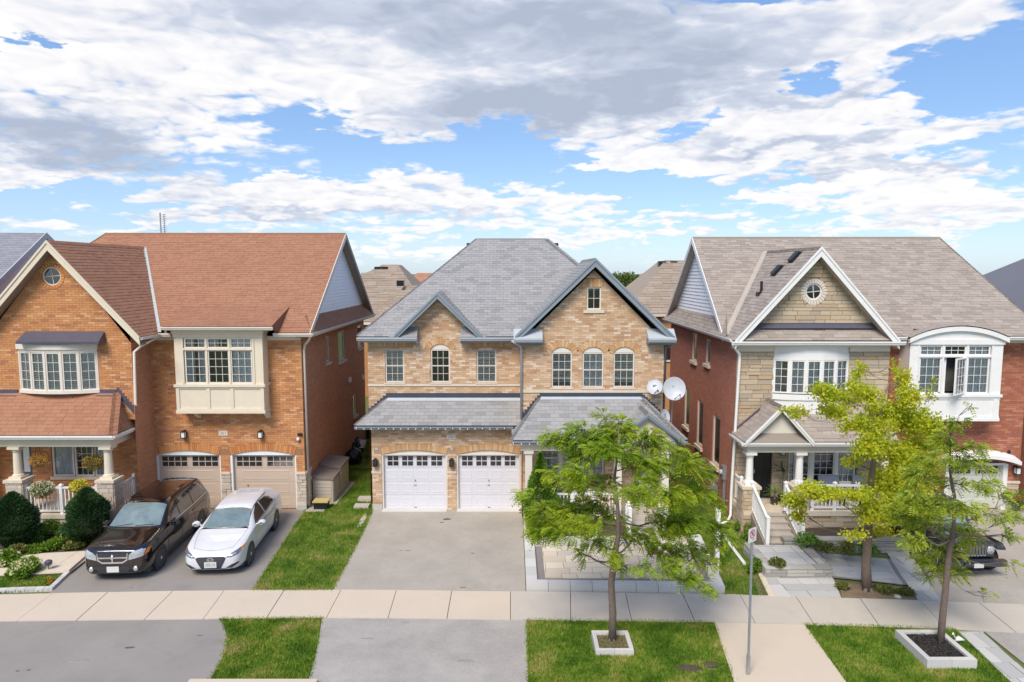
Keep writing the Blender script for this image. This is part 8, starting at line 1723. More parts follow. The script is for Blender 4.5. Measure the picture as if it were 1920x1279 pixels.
def limb_tree(name, label, base, trunk, rads, clusters, mat, bark, kind, seed, dens=1.0, cat='tree', fork=0.45, leafL=.075):
    """trunk > limbs grown towards each foliage cluster; crown of compound sprays or single leaves"""
    rng = random.Random(seed); t = thing(name, label, cat, base); q = MB(); T = [Vector(p) for p in trunk]; q.tube(T, rads, 10)
    for i in range(5): a = i * 1.26 + seed; q.tube([T[0] + Vector((math.cos(a) * rads[0] * 1.7, math.sin(a) * rads[0] * 1.7, -.03)), T[0] + Vector((math.cos(a) * rads[0] * .8, math.sin(a) * rads[0] * .8, .05)), T[0] + Vector((0, 0, .28))], [rads[0] * .35, rads[0] * .42, rads[0] * .3], 6)
    q.build('trunk', bark, t, smooth=True)
    # fine nodes of the trunk above the fork
    nodes = []; N = len(T)
    for i in range(N - 1):
        for k in range(6):
            f = k / 6; p = T[i].lerp(T[i + 1], f); nodes.append((p, (rads[i] * (1 - f) + rads[i + 1] * f)))
    nodes = [n for n in nodes if n[0].z > T[0].z + (T[-1].z - T[0].z) * fork] + [(T[-1], rads[-1])]
    bq = MB(); V, Fs = [], []; cl = sorted(clusters, key=lambda c: (Vector(c[0]) - Vector((T[-1].x, T[-1].y, Vector(c[0]).z))).length)
    for (c, r, dn) in cl:
        c = Vector(c); best = min(nodes, key=lambda n: (c - n[0]).length + max(0, n[0].z - c.z + .15) * 2.2 + (.12 if n[1] < .012 else 0)); p0, r0 = best; r1 = max(.006, min(r0 * .62, .034)); d = c - p0; mid = p0 + d * .5 + Vector((rng.gauss(0, .07), rng.gauss(0, .07), -.10 * d.length + rng.gauss(0, .04))) * 1.0
        pts = [p0, p0.lerp(mid, .55) + Vector((0, 0, -.02)), mid, mid.lerp(c, .6) + Vector((0, 0, .03)), c]; rr = [r1, r1 * .85, r1 * .7, r1 * .5, r1 * .32]; bq.tube(pts, rr, 6)
        nodes += [(mid, rr[2]), (c, max(.008, rr[4])), (mid.lerp(c, .5), rr[3])]
        for k in range(int(7 + 5 * dn)):   # twigs through the cluster
            a = rv(rng); tip = c + Vector((a.x * r[0], a.y * r[1], a.z * r[2])) * .92; s = pts[rng.choice((2, 3, 4))]; bq.tube([s, s.lerp(tip, .5) + Vector((0, 0, -.04)), tip], [.007, .005, .002], 4, cap=False)
        area_ = r[0] * r[2] + r[1] * r[2] * .6 + r[0] * r[1] * .6
        subs = [Vector((a.x * r[0], a.y * r[1], a.z * r[2])) * rng.uniform(.45, 1.05) for a in (rv(rng) for _ in range(5))]
        if kind == 'frond':
            for k in range(int(area_ * 560 * dn * dens)):
                a = rv(rng); kk = rng.random() ** .5; sb = rng.choice(subs); p = c + sb * .75 + Vector((a.x * r[0], a.y * r[1], a.z * r[2])) * kk * .52
                out = Vector((p.x - T[-1].x, p.y - T[-1].y, 0)); out = (out.normalized() if out.length > .05 else a) * .7 + a * .8; d = (out + Vector((0, 0, -.15 + rng.gauss(0, .3)))).normalized(); L = rng.uniform(.14, .25); up = Vector((rng.gauss(0, .35), rng.gauss(0, .35), 1)).normalized(); sd_ = d.cross(up).normalized(); npair = 5
                for j in range(npair):
                    f = (j + .6) / npair; s = p + d * L * f + Vector((0, 0, -.35 * L * f * f)); ll = leafL * (1 - .35 * abs(f - .5))
                    for sg in (-1, 1): leaf(V, Fs, s, (sd_ * sg + d * .55 + Vector((0, 0, -.15))).normalized(), up, ll, ll * .27)
        else:
            for k in range(int(area_ * 1500 * dn * dens)):
                a = rv(rng); sb = rng.choice(subs); p = c + sb * .85 + Vector((rng.gauss(0, r[0]), rng.gauss(0, r[1]), rng.gauss(0, r[2]))) * .34; d = (a + rv(rng) * .9 + Vector((0, 0, -.35))).normalized(); leaf(V, Fs, p, d, rv(rng), leafL * rng.uniform(.7, 1.25), leafL * .42)
    bq.build('limbs', bark, t, smooth=True); mesh_part('crown', V, Fs, mat, t); return t
def cl(px, py, Y, rx, rz, dn=1.0, ry=None):
    p = W(px, py, Y); s = F / (Y * 1.03); return (tuple(p), (rx / s, (ry if ry else rx * .8) / s, rz / s), dn)
# --- tree in front of the buff house
b1 = G(1148, 1203); Y1 = b1.y
def TP(px, py, Y): return tuple(W(px, py, Y))
trk = [tuple(b1), TP(1149, 1150, Y1), TP(1146, 1095, Y1), TP(1152, 1045, Y1), TP(1160, 1000, Y1 + .05), TP(1158, 950, Y1 + .1), TP(1152, 900, Y1 + .15), TP(1158, 850, Y1 + .1), TP(1160, 805, Y1)]
r1 = random.Random(5)
raw = [(1130, 778, 16, 9, .5), (1168, 803, 48, 20, 1.1), (1105, 815, 55, 22, 1.1), (1052, 822, 40, 13, .9), (1028, 812, 16, 8, .5), (1225, 825, 48, 20, 1.0), (1262, 838, 22, 10, .6), (1145, 848, 55, 20, 1.0), (1085, 850, 38, 16, .8), (1195, 868, 52, 20, .85), (1250, 872, 34, 18, .7),
       (1290, 868, 38, 16, .9), (1318, 884, 26, 13, .7), (1300, 918, 34, 14, .8), (1345, 945, 18, 11, .7), (1325, 925, 22, 10, .6), (1255, 925, 48, 18, .8), (1300, 978, 42, 18, 1.0), (1245, 978, 44, 20, 1.0), (1335, 990, 30, 15, .9), (1345, 1022, 20, 14, .6), (1362, 1005, 14, 9, .4),
       (1042, 892, 30, 13, .8), (1080, 882, 40, 16, .9), (1108, 906, 46, 16, 1.0), (980, 930, 14, 8, .6), (1000, 928, 24, 9, .8), (1012, 952, 34, 20, 1.2), (1030, 985, 34, 18, 1.2), (1005, 995, 22, 16, 1.0), (1075, 950, 48, 18, 1.0), (1120, 950, 42, 16, .8), (1090, 985, 38, 15, .9), (1150, 972, 40, 15, .75), (1118, 1015, 28, 14, .8), (1094, 1040, 14, 14, .6), (1160, 1040, 24, 12, .6), (1172, 1068, 18, 10, .6), (1190, 1010, 40, 14, .8),
       (1232, 1030, 40, 13, .8), (1288, 1035, 40, 15, .9), (1262, 1062, 36, 12, .8), (1300, 1085, 30, 12, .8), (1322, 1104, 18, 9, .6), (1205, 1060, 24, 10, .5), (1178, 925, 44, 18, .75), (1215, 905, 40, 18, .7), (1325, 1050, 24, 12, .6), (1060, 1005, 26, 12, .7)]
cls = [cl(a, b, Y1 + r1.uniform(-1.1, 1.1), c, d, e) for a, b, c, d, e in raw]
limb_tree('street_tree', 'green feathery-leaved tree standing in a square pale edging in front of the buff brick house', tuple(b1), trk, [.105, .095, .085, .085, .06, .048, .036, .025, .012], cls, M['leaf_locust'], M['bark'], 'frond', 5, 1.25, fork=.38, leafL=.078)
# --- maple in front of the stone house
b2 = G(1625, 1107); Y2 = b2.y; trk = [tuple(b2), TP(1624, 1060, Y2), TP(1628, 1000, Y2), TP(1628, 940, Y2), TP(1636, 880, Y2), TP(1645, 820, Y2), TP(1652, 760, Y2), TP(1668, 715, Y2)]
raw = [(1610, 688, 14, 26, .45), (1598, 722, 22, 16, .6), (1540, 735, 34, 16, .9), (1498, 772, 22, 11, .7), (1470, 768, 12, 6, .4), (1560, 770, 34, 14, .9), (1582, 748, 26, 14, .8), (1630, 748, 30, 18, .8), (1665, 762, 38, 22, 1.0), (1690, 712, 16, 28, .7), (1678, 690, 9, 14, .4), (1715, 750, 24, 24, .9), (1702, 795, 44, 26, 1.1), (1735, 790, 24, 26, .8), (1745, 745, 10, 14, .3),
       (1640, 800, 34, 22, .9), (1600, 800, 26, 14, .7), (1625, 850, 34, 24, .9), (1670, 850, 42, 26, 1.1), (1715, 855, 42, 26, 1.0), (1600, 865, 18, 13, .5), (1645, 900, 36, 22, .9), (1700, 905, 44, 26, 1.0), (1740, 900, 28, 24, .8), (1545, 922, 36, 10, 1.0), (1515, 918, 32, 14, 1.1), (1492, 938, 22, 18, 1.1), (1500, 965, 16, 14, .9), (1580, 925, 32, 10, .9), (1612, 930, 26, 14, .8),
       (1620, 965, 30, 18, .7), (1665, 955, 42, 22, .9), (1715, 960, 44, 22, .9), (1650, 1000, 34, 12, .5), (1605, 1000, 24, 12, .35), (1735, 830, 28, 20, .8), (1750, 715, 8, 8, .3)]
r1 = random.Random(9); cls = [cl(a, b, Y2 + r1.uniform(-1.1, 1.1), c, d, e) for a, b, c, d, e in raw]
limb_tree('street_tree', 'yellow-green maple growing from bare soil in front of the stone house', tuple(b2), trk, [.15, .125, .115, .10, .075, .055, .035, .014], cls, M['leaf_maple'], M['bark2'], 'leaf', 9, 2.1, fork=.28, leafL=.085)
# --- slender tree in the mulched planter at the right
b3 = G(1763, 1214); Y3 = b3.y; trk = [tuple(b3), TP(1767, 1160, Y3), TP(1773, 1105, Y3), TP(1778, 1050, Y3), TP(1788, 990, Y3), TP(1790, 930, Y3), TP(1780, 880, Y3), TP(1782, 835, Y3), TP(1795, 800, Y3)]
raw = [(1795, 790, 20, 14, .8), (1818, 762, 6, 12, .3), (1780, 825, 36, 16, .9), (1825, 838, 28, 12, .6), (1750, 855, 36, 16, .8), (1800, 862, 34, 14, .6), (1850, 872, 28, 9, .5), (1728, 890, 38, 18, .8), (1780, 900, 40, 14, .55), (1835, 905, 36, 12, .6), (1878, 925, 26, 9, .5), (1710, 930, 36, 16, .9), (1760, 945, 40, 16, .8), (1815, 955, 38, 14, .7), (1865, 965, 34, 10, .6), (1905, 960, 14, 7, .4),
       (1700, 965, 34, 15, .9), (1745, 985, 40, 16, .9), (1800, 1000, 42, 16, .9), (1895, 1005, 24, 9, .5), (1715, 1008, 34, 12, .7), (1770, 1035, 42, 14, .9), (1735, 1048, 32, 10, .8), (1785, 1072, 36, 10, .8), (1750, 1078, 24, 8, .6), (1895, 1055, 16, 8, .4), (1850, 1112, 16, 7, .4), (1725, 935, 30, 12, .5)]
r1 = random.Random(4); cls = [cl(a, b, Y3 + r1.uniform(-1.0, 1.0), c, d, e) for a, b, c, d, e in raw]
limb_tree('street_tree', 'slender feathery tree standing in a stone planter of black mulch', tuple(b3), trk, [.085, .08, .072, .07, .045, .034, .024, .018, .008], cls, M['leaf_tree3'], M['bark'], 'frond', 13, .95, fork=.45, leafL=.08)

# --- conifers
def conifer(name, label, base, h, r, mat, n=16000, seed=1, shape='egg', L=.07, cat='evergreen shrub', lumps=26):
    rng = random.Random(seed); t = thing(name, label, cat, base, None, worldparts=False); V, Fs = [], []
    def rad(f): return r * (math.sin(min(1, f * 1.25 + .18) * PI * .5) if f < .3 else 1) * (max(0, 1 - ((f - .3) / .7) ** (2.0 if shape == 'egg' else 1.05)) ** (.80 if shape == 'egg' else 1) if f > .3 else 1)
    lum = [(rng.random() * 6.28, rng.random(), rng.uniform(.12, .30)) for _ in range(lumps)]
    for _ in range(n):
        f = rng.random() ** 1.15; a = rng.random() * 2 * PI; bul = 1
        for (la, lf, lr) in lum:
            da = (a - la + PI) % (2 * PI) - PI; dd = (da * .8) ** 2 + ((f - lf) * 3.2) ** 2
            if dd < .25: bul += lr * (1 - dd / .25)
        R = rad(f) * bul * (.74 + .34 * rng.random()) * .90; p = Vector((R * math.cos(a), R * math.sin(a), f * h * .97 + .03)); o = Vector((math.cos(a), math.sin(a), 0)); d = (o * .8 + Vector((0, 0, .75)) + rv(rng) * .5).normalized()
        for k in range(2): leaf(V, Fs, p + rv(rng) * .02, (d + rv(rng) * .35).normalized(), rv(rng), L * rng.uniform(.6, 1.3), L * .17)
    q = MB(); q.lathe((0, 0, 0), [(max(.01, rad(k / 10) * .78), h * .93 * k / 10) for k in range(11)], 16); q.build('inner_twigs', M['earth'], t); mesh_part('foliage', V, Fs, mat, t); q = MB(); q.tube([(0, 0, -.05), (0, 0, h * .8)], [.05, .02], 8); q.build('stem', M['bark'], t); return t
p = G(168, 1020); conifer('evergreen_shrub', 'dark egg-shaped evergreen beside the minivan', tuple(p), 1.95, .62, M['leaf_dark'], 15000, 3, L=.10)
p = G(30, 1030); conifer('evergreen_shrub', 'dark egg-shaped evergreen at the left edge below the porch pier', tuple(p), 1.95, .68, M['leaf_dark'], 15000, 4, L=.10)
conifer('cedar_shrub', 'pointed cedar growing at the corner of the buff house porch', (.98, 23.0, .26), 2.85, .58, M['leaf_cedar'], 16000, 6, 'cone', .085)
# --- plants at the left
for i, (px, py, rx, rz, mat, lab, fl) in enumerate([
    (55, 1022, .42, .24, 'leaf_bed', 'bright green leafy clump at the foot of the left evergreen', None), (95, 1005, .45, .27, 'leaf_bed', 'tall leafy bed plant with white blooms under the porch railing', ('pet_white', 8, .05, 14)), (130, 1012, .42, .25, 'leaf_bed', 'leafy bed plant with small white flowers left of the round evergreen', ('pet_white', 6, .045, 12)),
    (100, 1030, .40, .17, 'leaf_bed', 'low grassy clump along the garden path', None), (140, 1030, .30, .15, 'leaf_olive', 'small yellowish plant on the path edge by the round evergreen', ('pet_yellow', 5, .04, 12)), (30, 1043, .36, .18, 'leaf_olive', 'grey-green plant on the bed corner at the left edge', None), (190, 1022, .25, .10, 'leaf_bed', 'small green ground plant between evergreen and minivan', None), (65, 1038, .3, .13, 'leaf_bed', 'low pale green plant beside the garden path', None)]):
    p = G(px, py); shrub('garden_plant', lab, 'plant', tuple(p), (rx, rx, rz), M[mat], 1300, .085, .03, 'plants in the bed below the orange house porch', (M[fl[0]],) + fl[1:] if fl else None, seed=20 + i)
for i, (px, py, lab, k) in enumerate([(12, 1062, 'cream hydrangea cut by the left edge above the path edge', 7), (38, 1082, 'cream hydrangea with round flower heads in the corner lawn', 10), (55, 1075, 'smaller cream hydrangea right of the larger one', 6)]):
    p = G(px, py); shrub('hydrangea', lab, 'shrub', tuple(p), (.38, .34, .24), M['leaf_bed'], 1300, .1, .04, 'hydrangeas in the corner lawn', (M['pet_cream'], k, .085, 40), seed=50 + i)
p = G(92, 1094); shrub('marigold', 'small orange marigold in the corner lawn', 'flower', tuple(p), (.14, .14, .09), M['leaf_bed'], 220, .06, .02, None, (M['pet_orange'], 5, .045, 22), seed=60)
t = thing('garden_lamp', 'dark solar garden lamp beside the path', 'garden lamp', tuple(G(92, 1072)), None, worldparts=False); q = MB(); q.tube([(0, 0, 0), (0, 0, .24)], .012, 8); q.build('stake', M['black'], t); q = MB(); q.lathe((0, 0, 0), [(.04, .2), (.1, .24), (.11, .34), (.05, .38)], 12); q.build('lamp_head', M['canopy'], t)
# hanging baskets and rail boxes
def basket(name, label, c, r, mat, hang=0.0, fl=None, seed=1, n=900, cat='hanging basket', group=None):
    rng = random.Random(seed); t = thing(name, label, cat, tuple(c), group, worldparts=False); V, Fs = [], []; leafball((0, 0, 0), (r, r, r * .75), n, .07, .02, rng, .3, .4, V, Fs); mesh_part('foliage', V, Fs, mat, t)
    q = MB(); q.lathe((0, 0, -r * .7), [(.02, 0), (r * .45, .05), (r * .55, .2), (r * .5, .21)], 14); q.build('pot', M['bark'], t)
    if hang: q = MB(); [q.tube([(math.cos(a) * r * .5, math.sin(a) * r * .5, -r * .4), (0, 0, hang)], .006, 4) for a in (0, 2.1, 4.2)]; q.build('chain', M['black'], t)
    if fl: V, Fs = [], []; leafball((0, 0, r * .1), (r * 1.05, r * 1.05, r * .7), fl[1], .05, .024, rng, .85, 0, V, Fs); mesh_part('flower', V, Fs, fl[0], t)
    return t
basket('hanging_basket', 'orange-leaved hanging basket near the blue front door', W(72, 862, 23.9), .30, M['pet_rust'], .75, None, 1, 700)
basket('hanging_basket', 'fuller rusty-green hanging basket in front of the porch window', W(176, 868, 23.9), .34, M['leaf_olive'], .8, (M['pet_rust'], 500), 2, 900)
basket('flower_box', 'white and green flower box hooked on the porch railing', W(78, 918, 23.45), .36, M['leaf_olive'], 0, (M['pet_white'], 650), 3, 1100, 'flower box')
basket('flower_box', 'yellow flower box on the porch railing above the round evergreen', W(148, 912, 23.45), .28, M['leaf_bed'], 0, (M['pet_yellow'], 650), 4, 500, 'flower box')
# stone house plants
for i, (px, py, rx, rz, mat, lab, z) in enumerate([(1512, 1028, .36, .26, 'leaf_cedar', 'round green bush right of the front steps', .3), (1550, 1035, .38, .14, 'leaf_olive', 'low plant behind the long stone wall near the steps', .3), (1590, 1036, .42, .14, 'leaf_olive', 'low olive plant in the middle of the long stone wall bed', .3), (1625, 1036, .34, .12, 'leaf_bed', 'small green plant behind the maple trunk', .3),
    (1455, 1063, .26, .13, 'leaf_olive', 'yellow-green plant on the landing by the steps', .3), (1412, 1012, .40, .30, 'leaf_bed', 'leafy bush left of the front steps', 0), (1412, 1075, .24, .26, 'leaf_bed', 'upright green bush beside the landing wall', 0), (1390, 1000, .3, .2, 'leaf_bed', 'low bush by the downpipe foot', 0),
    (1580, 1104, .22, .07, 'leaf_olive', 'dry ground plant left of the maple trunk', .02), (1660, 1108, .30, .06, 'leaf_olive', 'ground plant right of the maple trunk', .02), (1695, 1112, .32, .06, 'leaf_olive', 'ground plant at the right tip of the maple bed', .02), (1905, 960, .5, .5, 'leaf_bed', 'red-flowering bush at the right edge by the garage', 0)]):
    p = G(px, py, z); shrub('garden_plant', lab, 'plant', tuple(p), (rx, rx, rz), M[mat], 800, .07, .026, None, (M['pet_pink'], 12, .06, 16) if i == 11 else ((M['pet_yellow'], 8, .025, 10) if i == 4 else None), seed=80 + i)
p = G(1040, 1020); shrub('garden_plant', 'leafy bush in the raised bed by the cedar', 'plant', (1.75, 22.85, .26), (.50, .42, .42), M['leaf_locust'], 2200, .085, .03, None, None, seed=99); shrub('garden_plant', 'bright green bush spilling over the left end of the garden wall', 'plant', (.95, 22.55, .30), (.48, .34, .38), M['leaf_locust'], 2200, .085, .03, None, None, seed=98)
def palm(label, c, h, r, seed, pot):
    rng = random.Random(seed); t = thing('potted_palm', label, 'potted plant', tuple(c), None, worldparts=False); q = MB(); q.lathe((0, 0, 0), [(pot * .7, 0), (pot, pot * 1.5), (pot * 1.08, pot * 1.55), (pot * .9, pot * 1.4)], 16); q.build('pot', M['grille'], t)
    q = MB(); q.tube([(0, 0, pot), (.01, 0, h)], [.03, .022], 8); q.build('stem', M['bark'], t); V, Fs = [], []
    for i in range(46):
        a = rv(rng); d = (Vector((a.x, a.y, abs(a.z) * .6 - .05))).normalized(); p = Vector((0, 0, h)); 
        for k in range(5): leaf(V, Fs, p + d * r * k / 5 + Vector((0, 0, -.22 * r * (k / 5) ** 2)), (d + Vector((0, 0, -.25 * k / 5))).normalized(), Vector((0, 0, 1)), r / 4, .014)
        p2 = p + d * r * .3
    mesh_part('fronds', V, Fs, M['leaf_dark' if seed == 1 else 'leaf_cedar'], t); return t
palm('tall potted palm by the black front door', (W(1467, 925, 24.25).x, 24.25, .92), 1.15, .46, 1, .16); palm('short bushy potted palm left of the tall palm', (W(1452, 930, 24.0).x, 24.0, .92), .45, .42, 2, .15)
# far trees
for i, (px, Y, h, r) in enumerate([(1168, 95, 9.6, 2.4), (1184, 100, 9.2, 2.0), (1152, 110, 9.0, 2.6), (775, 170, 8.6, 3.5), (762, 180, 8.9, 4)]):
    p = W(px, 515, Y); rng = random.Random(i); t = thing('far_tree', ['leafy tree behind the rear house, tallest right of the grey gable', 'leafy tree touching the right rear roof', 'leafy tree mostly hidden by the grey gable', 'far tree on the horizon left of the orange-red roof', 'farthest tree over the low tan roof'][i], 'tree', (p.x, Y, 0), None, worldparts=False); V, Fs = [], []
    for k in range(14): a = rv(rng); leafball((a.x * r * .6, a.y * r * .6, h - r * 1.1 + a.z * r * .7), (r * .5, r * .5, r * .42), 260, .30, .11, rng, .4, 0, V, Fs)
    mesh_part('crown', V, Fs, M['leaf_far'], t); q = MB(); q.tube([(0, 0, 0), (0, 0, h - r)], [.25, .12], 8); q.build('trunk', M['bark'], t)
rng = random.Random(77); V, Fs = [], []
for i in range(150):
    x = -330 + i * 4.5 + rng.uniform(-2, 2); leafball((x, 260 + rng.uniform(-12, 12), rng.uniform(3.5, 6)), (4, 4, rng.uniform(2.5, 4)), 70, 1.1, .5, rng, .5, 0, V, Fs)
mesh_part('far_trees', V, Fs, M['leaf_far'], None, kind='stuff', label='far belt of trees along the horizon', cat='trees')
# ================================================================ THINGS
M['yellowlid'] = plain('tan_yellow_lid', (.55, .42, .16), .6, .2, 8, .1); M['bag'] = plain('black_plastic_bag', (.012, .012, .014), .3, .3, 6, .5); M['bluecover'] = plain('violet_blue_cover', (.10, .09, .30), .5, .25, 3, .2)
def obj_thing(name, label, cat, loc, group=None): return thing(name, label, cat, loc, group, worldparts=True)
# satellite dishes beside the buff house
def dish(label, c, R, aim, pole, arm=True, roll=0.0):
    t = obj_thing('satellite_dish', label, 'satellite dish', tuple(pole[0])); aim = Vector(aim).normalized(); u = aim.orthogonal().normalized(); u = Vector((0, 0, 1)).cross(aim).normalized(); v = aim.cross(u).normalized(); c = Vector(c); m = MB(); n = 36; rg = 7; dep = R * .22
    for side, off in ((1, 0), (-1, -.012)):
        V = [c + aim * (off)]; Fs = []
        for i in range(1, rg + 1):
            f = i / rg
            for k in range(n): a = 2 * PI * k / n; V.append(c + (u * math.cos(a) * .94 + v * math.sin(a)) * R * f + aim * (dep * f * f + off))
        for k in range(n): Fs.append((0, 1 + k, 1 + (k + 1) % n))
        for i in range(rg - 1):
            for k in range(n): Fs.append((1 + i * n + k, 1 + (i + 1) * n + k, 1 + (i + 1) * n + (k + 1) % n, 1 + i * n + (k + 1) % n))
        m.add(V, Fs)
    m.build('reflector', M['dish'], t, smooth=True)
    if arm:
        e = c + aim * R * .55 - v * R * .55 + u * R * .45; m = MB(); m.tube([c - v * R * .9 + aim * dep, e], .012, 8); m.build('arm', M['black'], t); m = MB(); m.tube([e, e - aim * .08], [.022, .03], 10); m.build('receiver', M['black'], t)
    m = MB(); m.tube([Vector(p) for p in pole], .028, 10); m.build('mast', M['metal'], t)
    m = MB(); m.box(c.x - .07, c.x + .07, c.y + .02, c.y + .16, c.z - .12, c.z + .1); m.build('bracket', M['metal'], t); return t
c = W(1264, 729, 25.0); dish('large round white satellite dish on a tall mast beside the buff house', c, .435, (-.15, -1, .28), [(c.x, 25.35, 3.3), (c.x, 25.2, c.z - .1), (c.x, 25.08, c.z)])
c = W(1228, 727, 24.8); dish('smaller white satellite dish fixed to the buff house corner, left of the large one', c, .30, (-.35, -1, .75), [(c.x + .1, 25.18, c.z - .45), (c.x + .05, 25.1, c.z - .2), (c.x, 24.95, c.z - .03)])
c = W(1245, 781, 24.6); dish('lowest satellite dish, half hidden behind the porch roof edge', c, .27, (.75, -1, .35), [(c.x - .05, 24.9, 3.7), (c.x, 24.8, c.z - .1), (c.x, 24.7, c.z)], False)
# ladder-like antenna lying on the porch roof corner
# TV mast behind the red roof
t = obj_thing('antenna_mast', 'television antenna mast rising behind the red roof ridge', 'antenna', (-17.2, 33.5, 0)); m = MB(); p = W(302, 437, 33.5); m.tube([(p.x, 33.5, p.z - 3), (p.x, 33.5, W(302, 399, 33.5).z)], .035, 8); m.tube([(p.x + .18, 33.5, p.z - 3), (p.x + .18, 33.5, W(302, 402, 33.5).z)], .02, 6); m.build('mast', M['metal'], t)
m = MB(); z0, z1 = W(302, 436, 33.5).z, W(302, 400, 33.5).z
for i in range(9): z = z0 + (z1 - z0) * (i + .3) / 9; m.tube([(p.x + .1, 33.5, z), (p.x + .30, 33.45, z + .03)], .014, 5)
m.tube([(p.x - .28, 33.5, z0 + .12), (p.x, 33.5, z0 + .16)], .02, 5); m.build('elements', M['metal'], t)
# storage sheds
def shed(label, x0, x1, y0, y1, h, seed):
    t = obj_thing('storage_shed', label, 'storage shed', ((x0 + x1) / 2, y0, 0), 'plastic storage sheds along the side wall'); m = MB(); m.box(x0, x1, y0, y1, .04, h - .12); m.build('body', M['shedwall'], t)
    f = Fr((0, y0, 0)); n = 6
    for i in range(n): z = .10 + (h - .3) * i / n; q = MB(); q.fbox(f, x0 + .05, x1 - .05, z, z + (h - .3) / n - .02, 0, .018); q.build('panel', M['shedwall'], t)
    f = Fr((x1, y0, 0), (0, 1, 0), (0, 0, 1)); L = y1 - y0
    for i in range(2): q = MB(); q.fbox(f, .04 + (L - .06) / 2 * i, .02 + (L - .06) / 2 * (i + 1), .08, h - .2, 0, .025); d = q.build('door', M['shedwall'], t); q = MB(); q.fbox(f, .12 + (L - .06) / 2 * i, -.06 + (L - .06) / 2 * (i + 1), .16, h * .42, .025, .035); q.fbox(f, .12 + (L - .06) / 2 * i, -.06 + (L - .06) / 2 * (i + 1), h * .5, h - .3, .025, .035); q.build('door_panel', M['shedwall'], d)
    q = MB(); q.add([(x0 - .02, y0 - .06, h - .14), (x1 + .06, y0 - .06, h - .16), (x1 + .06, y1 + .03, h - .16), (x0 - .02, y1 + .03, h - .14), (x0 - .02, y0 - .06, h + .02), (x1 + .06, y0 - .06, h - .10), (x1 + .06, y1 + .03, h - .08), (x0 - .02, y1 + .03, h + .05), ], [(0, 1, 5, 4), (1, 2, 6, 5), (2, 3, 7, 6), (3, 0, 4, 7), (4, 5, 6, 7), (3, 2, 1, 0)]); q.build('lid', M['shedlid'], t); return t
M['shedwall'] = plain('beige_plastic', (.50, .43, .35), .6, .06, 4, .05); M['shedlid'] = plain('brown_plastic_lid', (.22, .175, .145), .6, .1, 4, .08)
shed('beige plastic storage shed with a brown lid, nearer the street', -8.02, -7.22, 26.75, 27.75, 1.15, 1); shed('beige plastic storage shed with a brown lid, farther from the street', -8.02, -7.2, 27.9, 29.3, 1.28, 2)
sheet('shed_pad', [(-8.05, 26.6), (-7.05, 26.6), (-6.95, 29.5), (-8.05, 29.5)], .03, M['concrete'], thick=.05)
t = obj_thing('tub', 'black tub with a yellow lid on the slab beside the downpipe', 'tub', (-7.95, 26.35, 0)); m = MB(); x, y = W(600, 935, 25.95).x, 26.15; m.prism([(x - .26, y - .2, .04), (x + .26, y - .2, .04), (x + .26, y + .2, .04), (x - .26, y + .2, .04)], (0, 0, .26)); m.build('body', M['black'], t); m = MB(); m.box(x - .3, x + .3, y - .24, y + .24, .30, .35); m.build('lid', M['yellowlid'], t)
sheet('path_slab', [(-8.05, 25.75), (-7.35, 25.75), (-7.25, 26.55), (-8.05, 26.55)], .03, M['concrete'], thick=.05)
# rubbish and things farther down the side passage
def bag(label, c, r, seed):
    t = thing('rubbish_bag', label, 'rubbish bag', tuple(c), 'black rubbish bags by the side wall', worldparts=False); rng = random.Random(seed); bm = bmesh.new(); bmesh.ops.create_icosphere(bm, subdivisions=3, radius=1)
    for v in bm.verts:
        k = 1 + .18 * math.sin(v.co.x * 7 + seed) * math.cos(v.co.z * 6 + seed) + rng.uniform(-.07, .07); v.co = Vector((v.co.x * r * k, v.co.y * r * k, max(-.9, v.co.z) * r * 1.05 * k + r * .9))
    me = bpy.data.meshes.new('bag'); bm.to_mesh(me); bm.free(); me.materials.append(M['bag']); me.polygons.foreach_set('use_smooth', [True] * len(me.polygons)); linkobj('bag', me, t); q = MB(); q.tube([(0, 0, r * 1.75), (.03, 0, r * 2.1)], [.03, .07], 6); q.build('knot', M['bag'], t)
for lab, px, py, Y, r in (('black rubbish bag nearest the sheds', 665, 868, 30.4, .40), ('black rubbish bag against the side wall behind the sheds', 655, 852, 31.3, .42), ('black rubbish bag farthest along the passage', 672, 846, 32.2, .38)):
    p = G(px, py); bag(lab, (p.x, p.y - .2, 0), r, int(Y * 3))
t = obj_thing('plant_pot', 'pot with a yellow top standing behind the farther shed', 'plant pot', tuple(G(641, 850))); p = G(641, 862); m = MB(); m.lathe((p.x, p.y, 0), [(.13, 0), (.17, .6), (.18, .62), (.15, .62)], 14); m.build('pot', M['metal'], t); m = MB(); m.lathe((p.x, p.y, 0), [(.16, .62), (.19, .70), (.08, .82)], 12); m.build('cushion', M['pet_yellow'], t)
p = G(684, 826); t = obj_thing('covered_barbecue', 'barbecue under a violet and black cover in the side passage', 'barbecue', (p.x, p.y, 0)); m = MB(); x, y = p.x, p.y + .3
m.prism([(x - .65, y, 0), (x + .65, y, 0), (x + .65, y, .85), (x + .4, y, 1.1), (x - .4, y, 1.1), (x - .65, y, .85)], (0, .6, 0)); m.build('cover', M['bluecover'], t); m = MB(); m.box(x - .67, x + .67, y - .02, y + .62, 0, .62); m.build('skirt', M['bag'], t); m = MB(); m.lathe((x - .05, y - .01, .9), [(.001, -.02), (.14, -.015), (.16, 0)], 14, 'y'); m.build('badge', M['dish'], t)
t = obj_thing('folding_chair', 'pale folded garden chair leaning by the rubbish bags', 'chair', tuple(G(675, 852))); p = G(676, 852); m = MB()
for a in (-.16, .16): m.beam((p.x + a, p.y, 0), (p.x + a + .1, p.y + .25, .72), .03, .03); m.beam((p.x + a, p.y + .3, 0), (p.x + a + .05, p.y, .5), .03, .03)
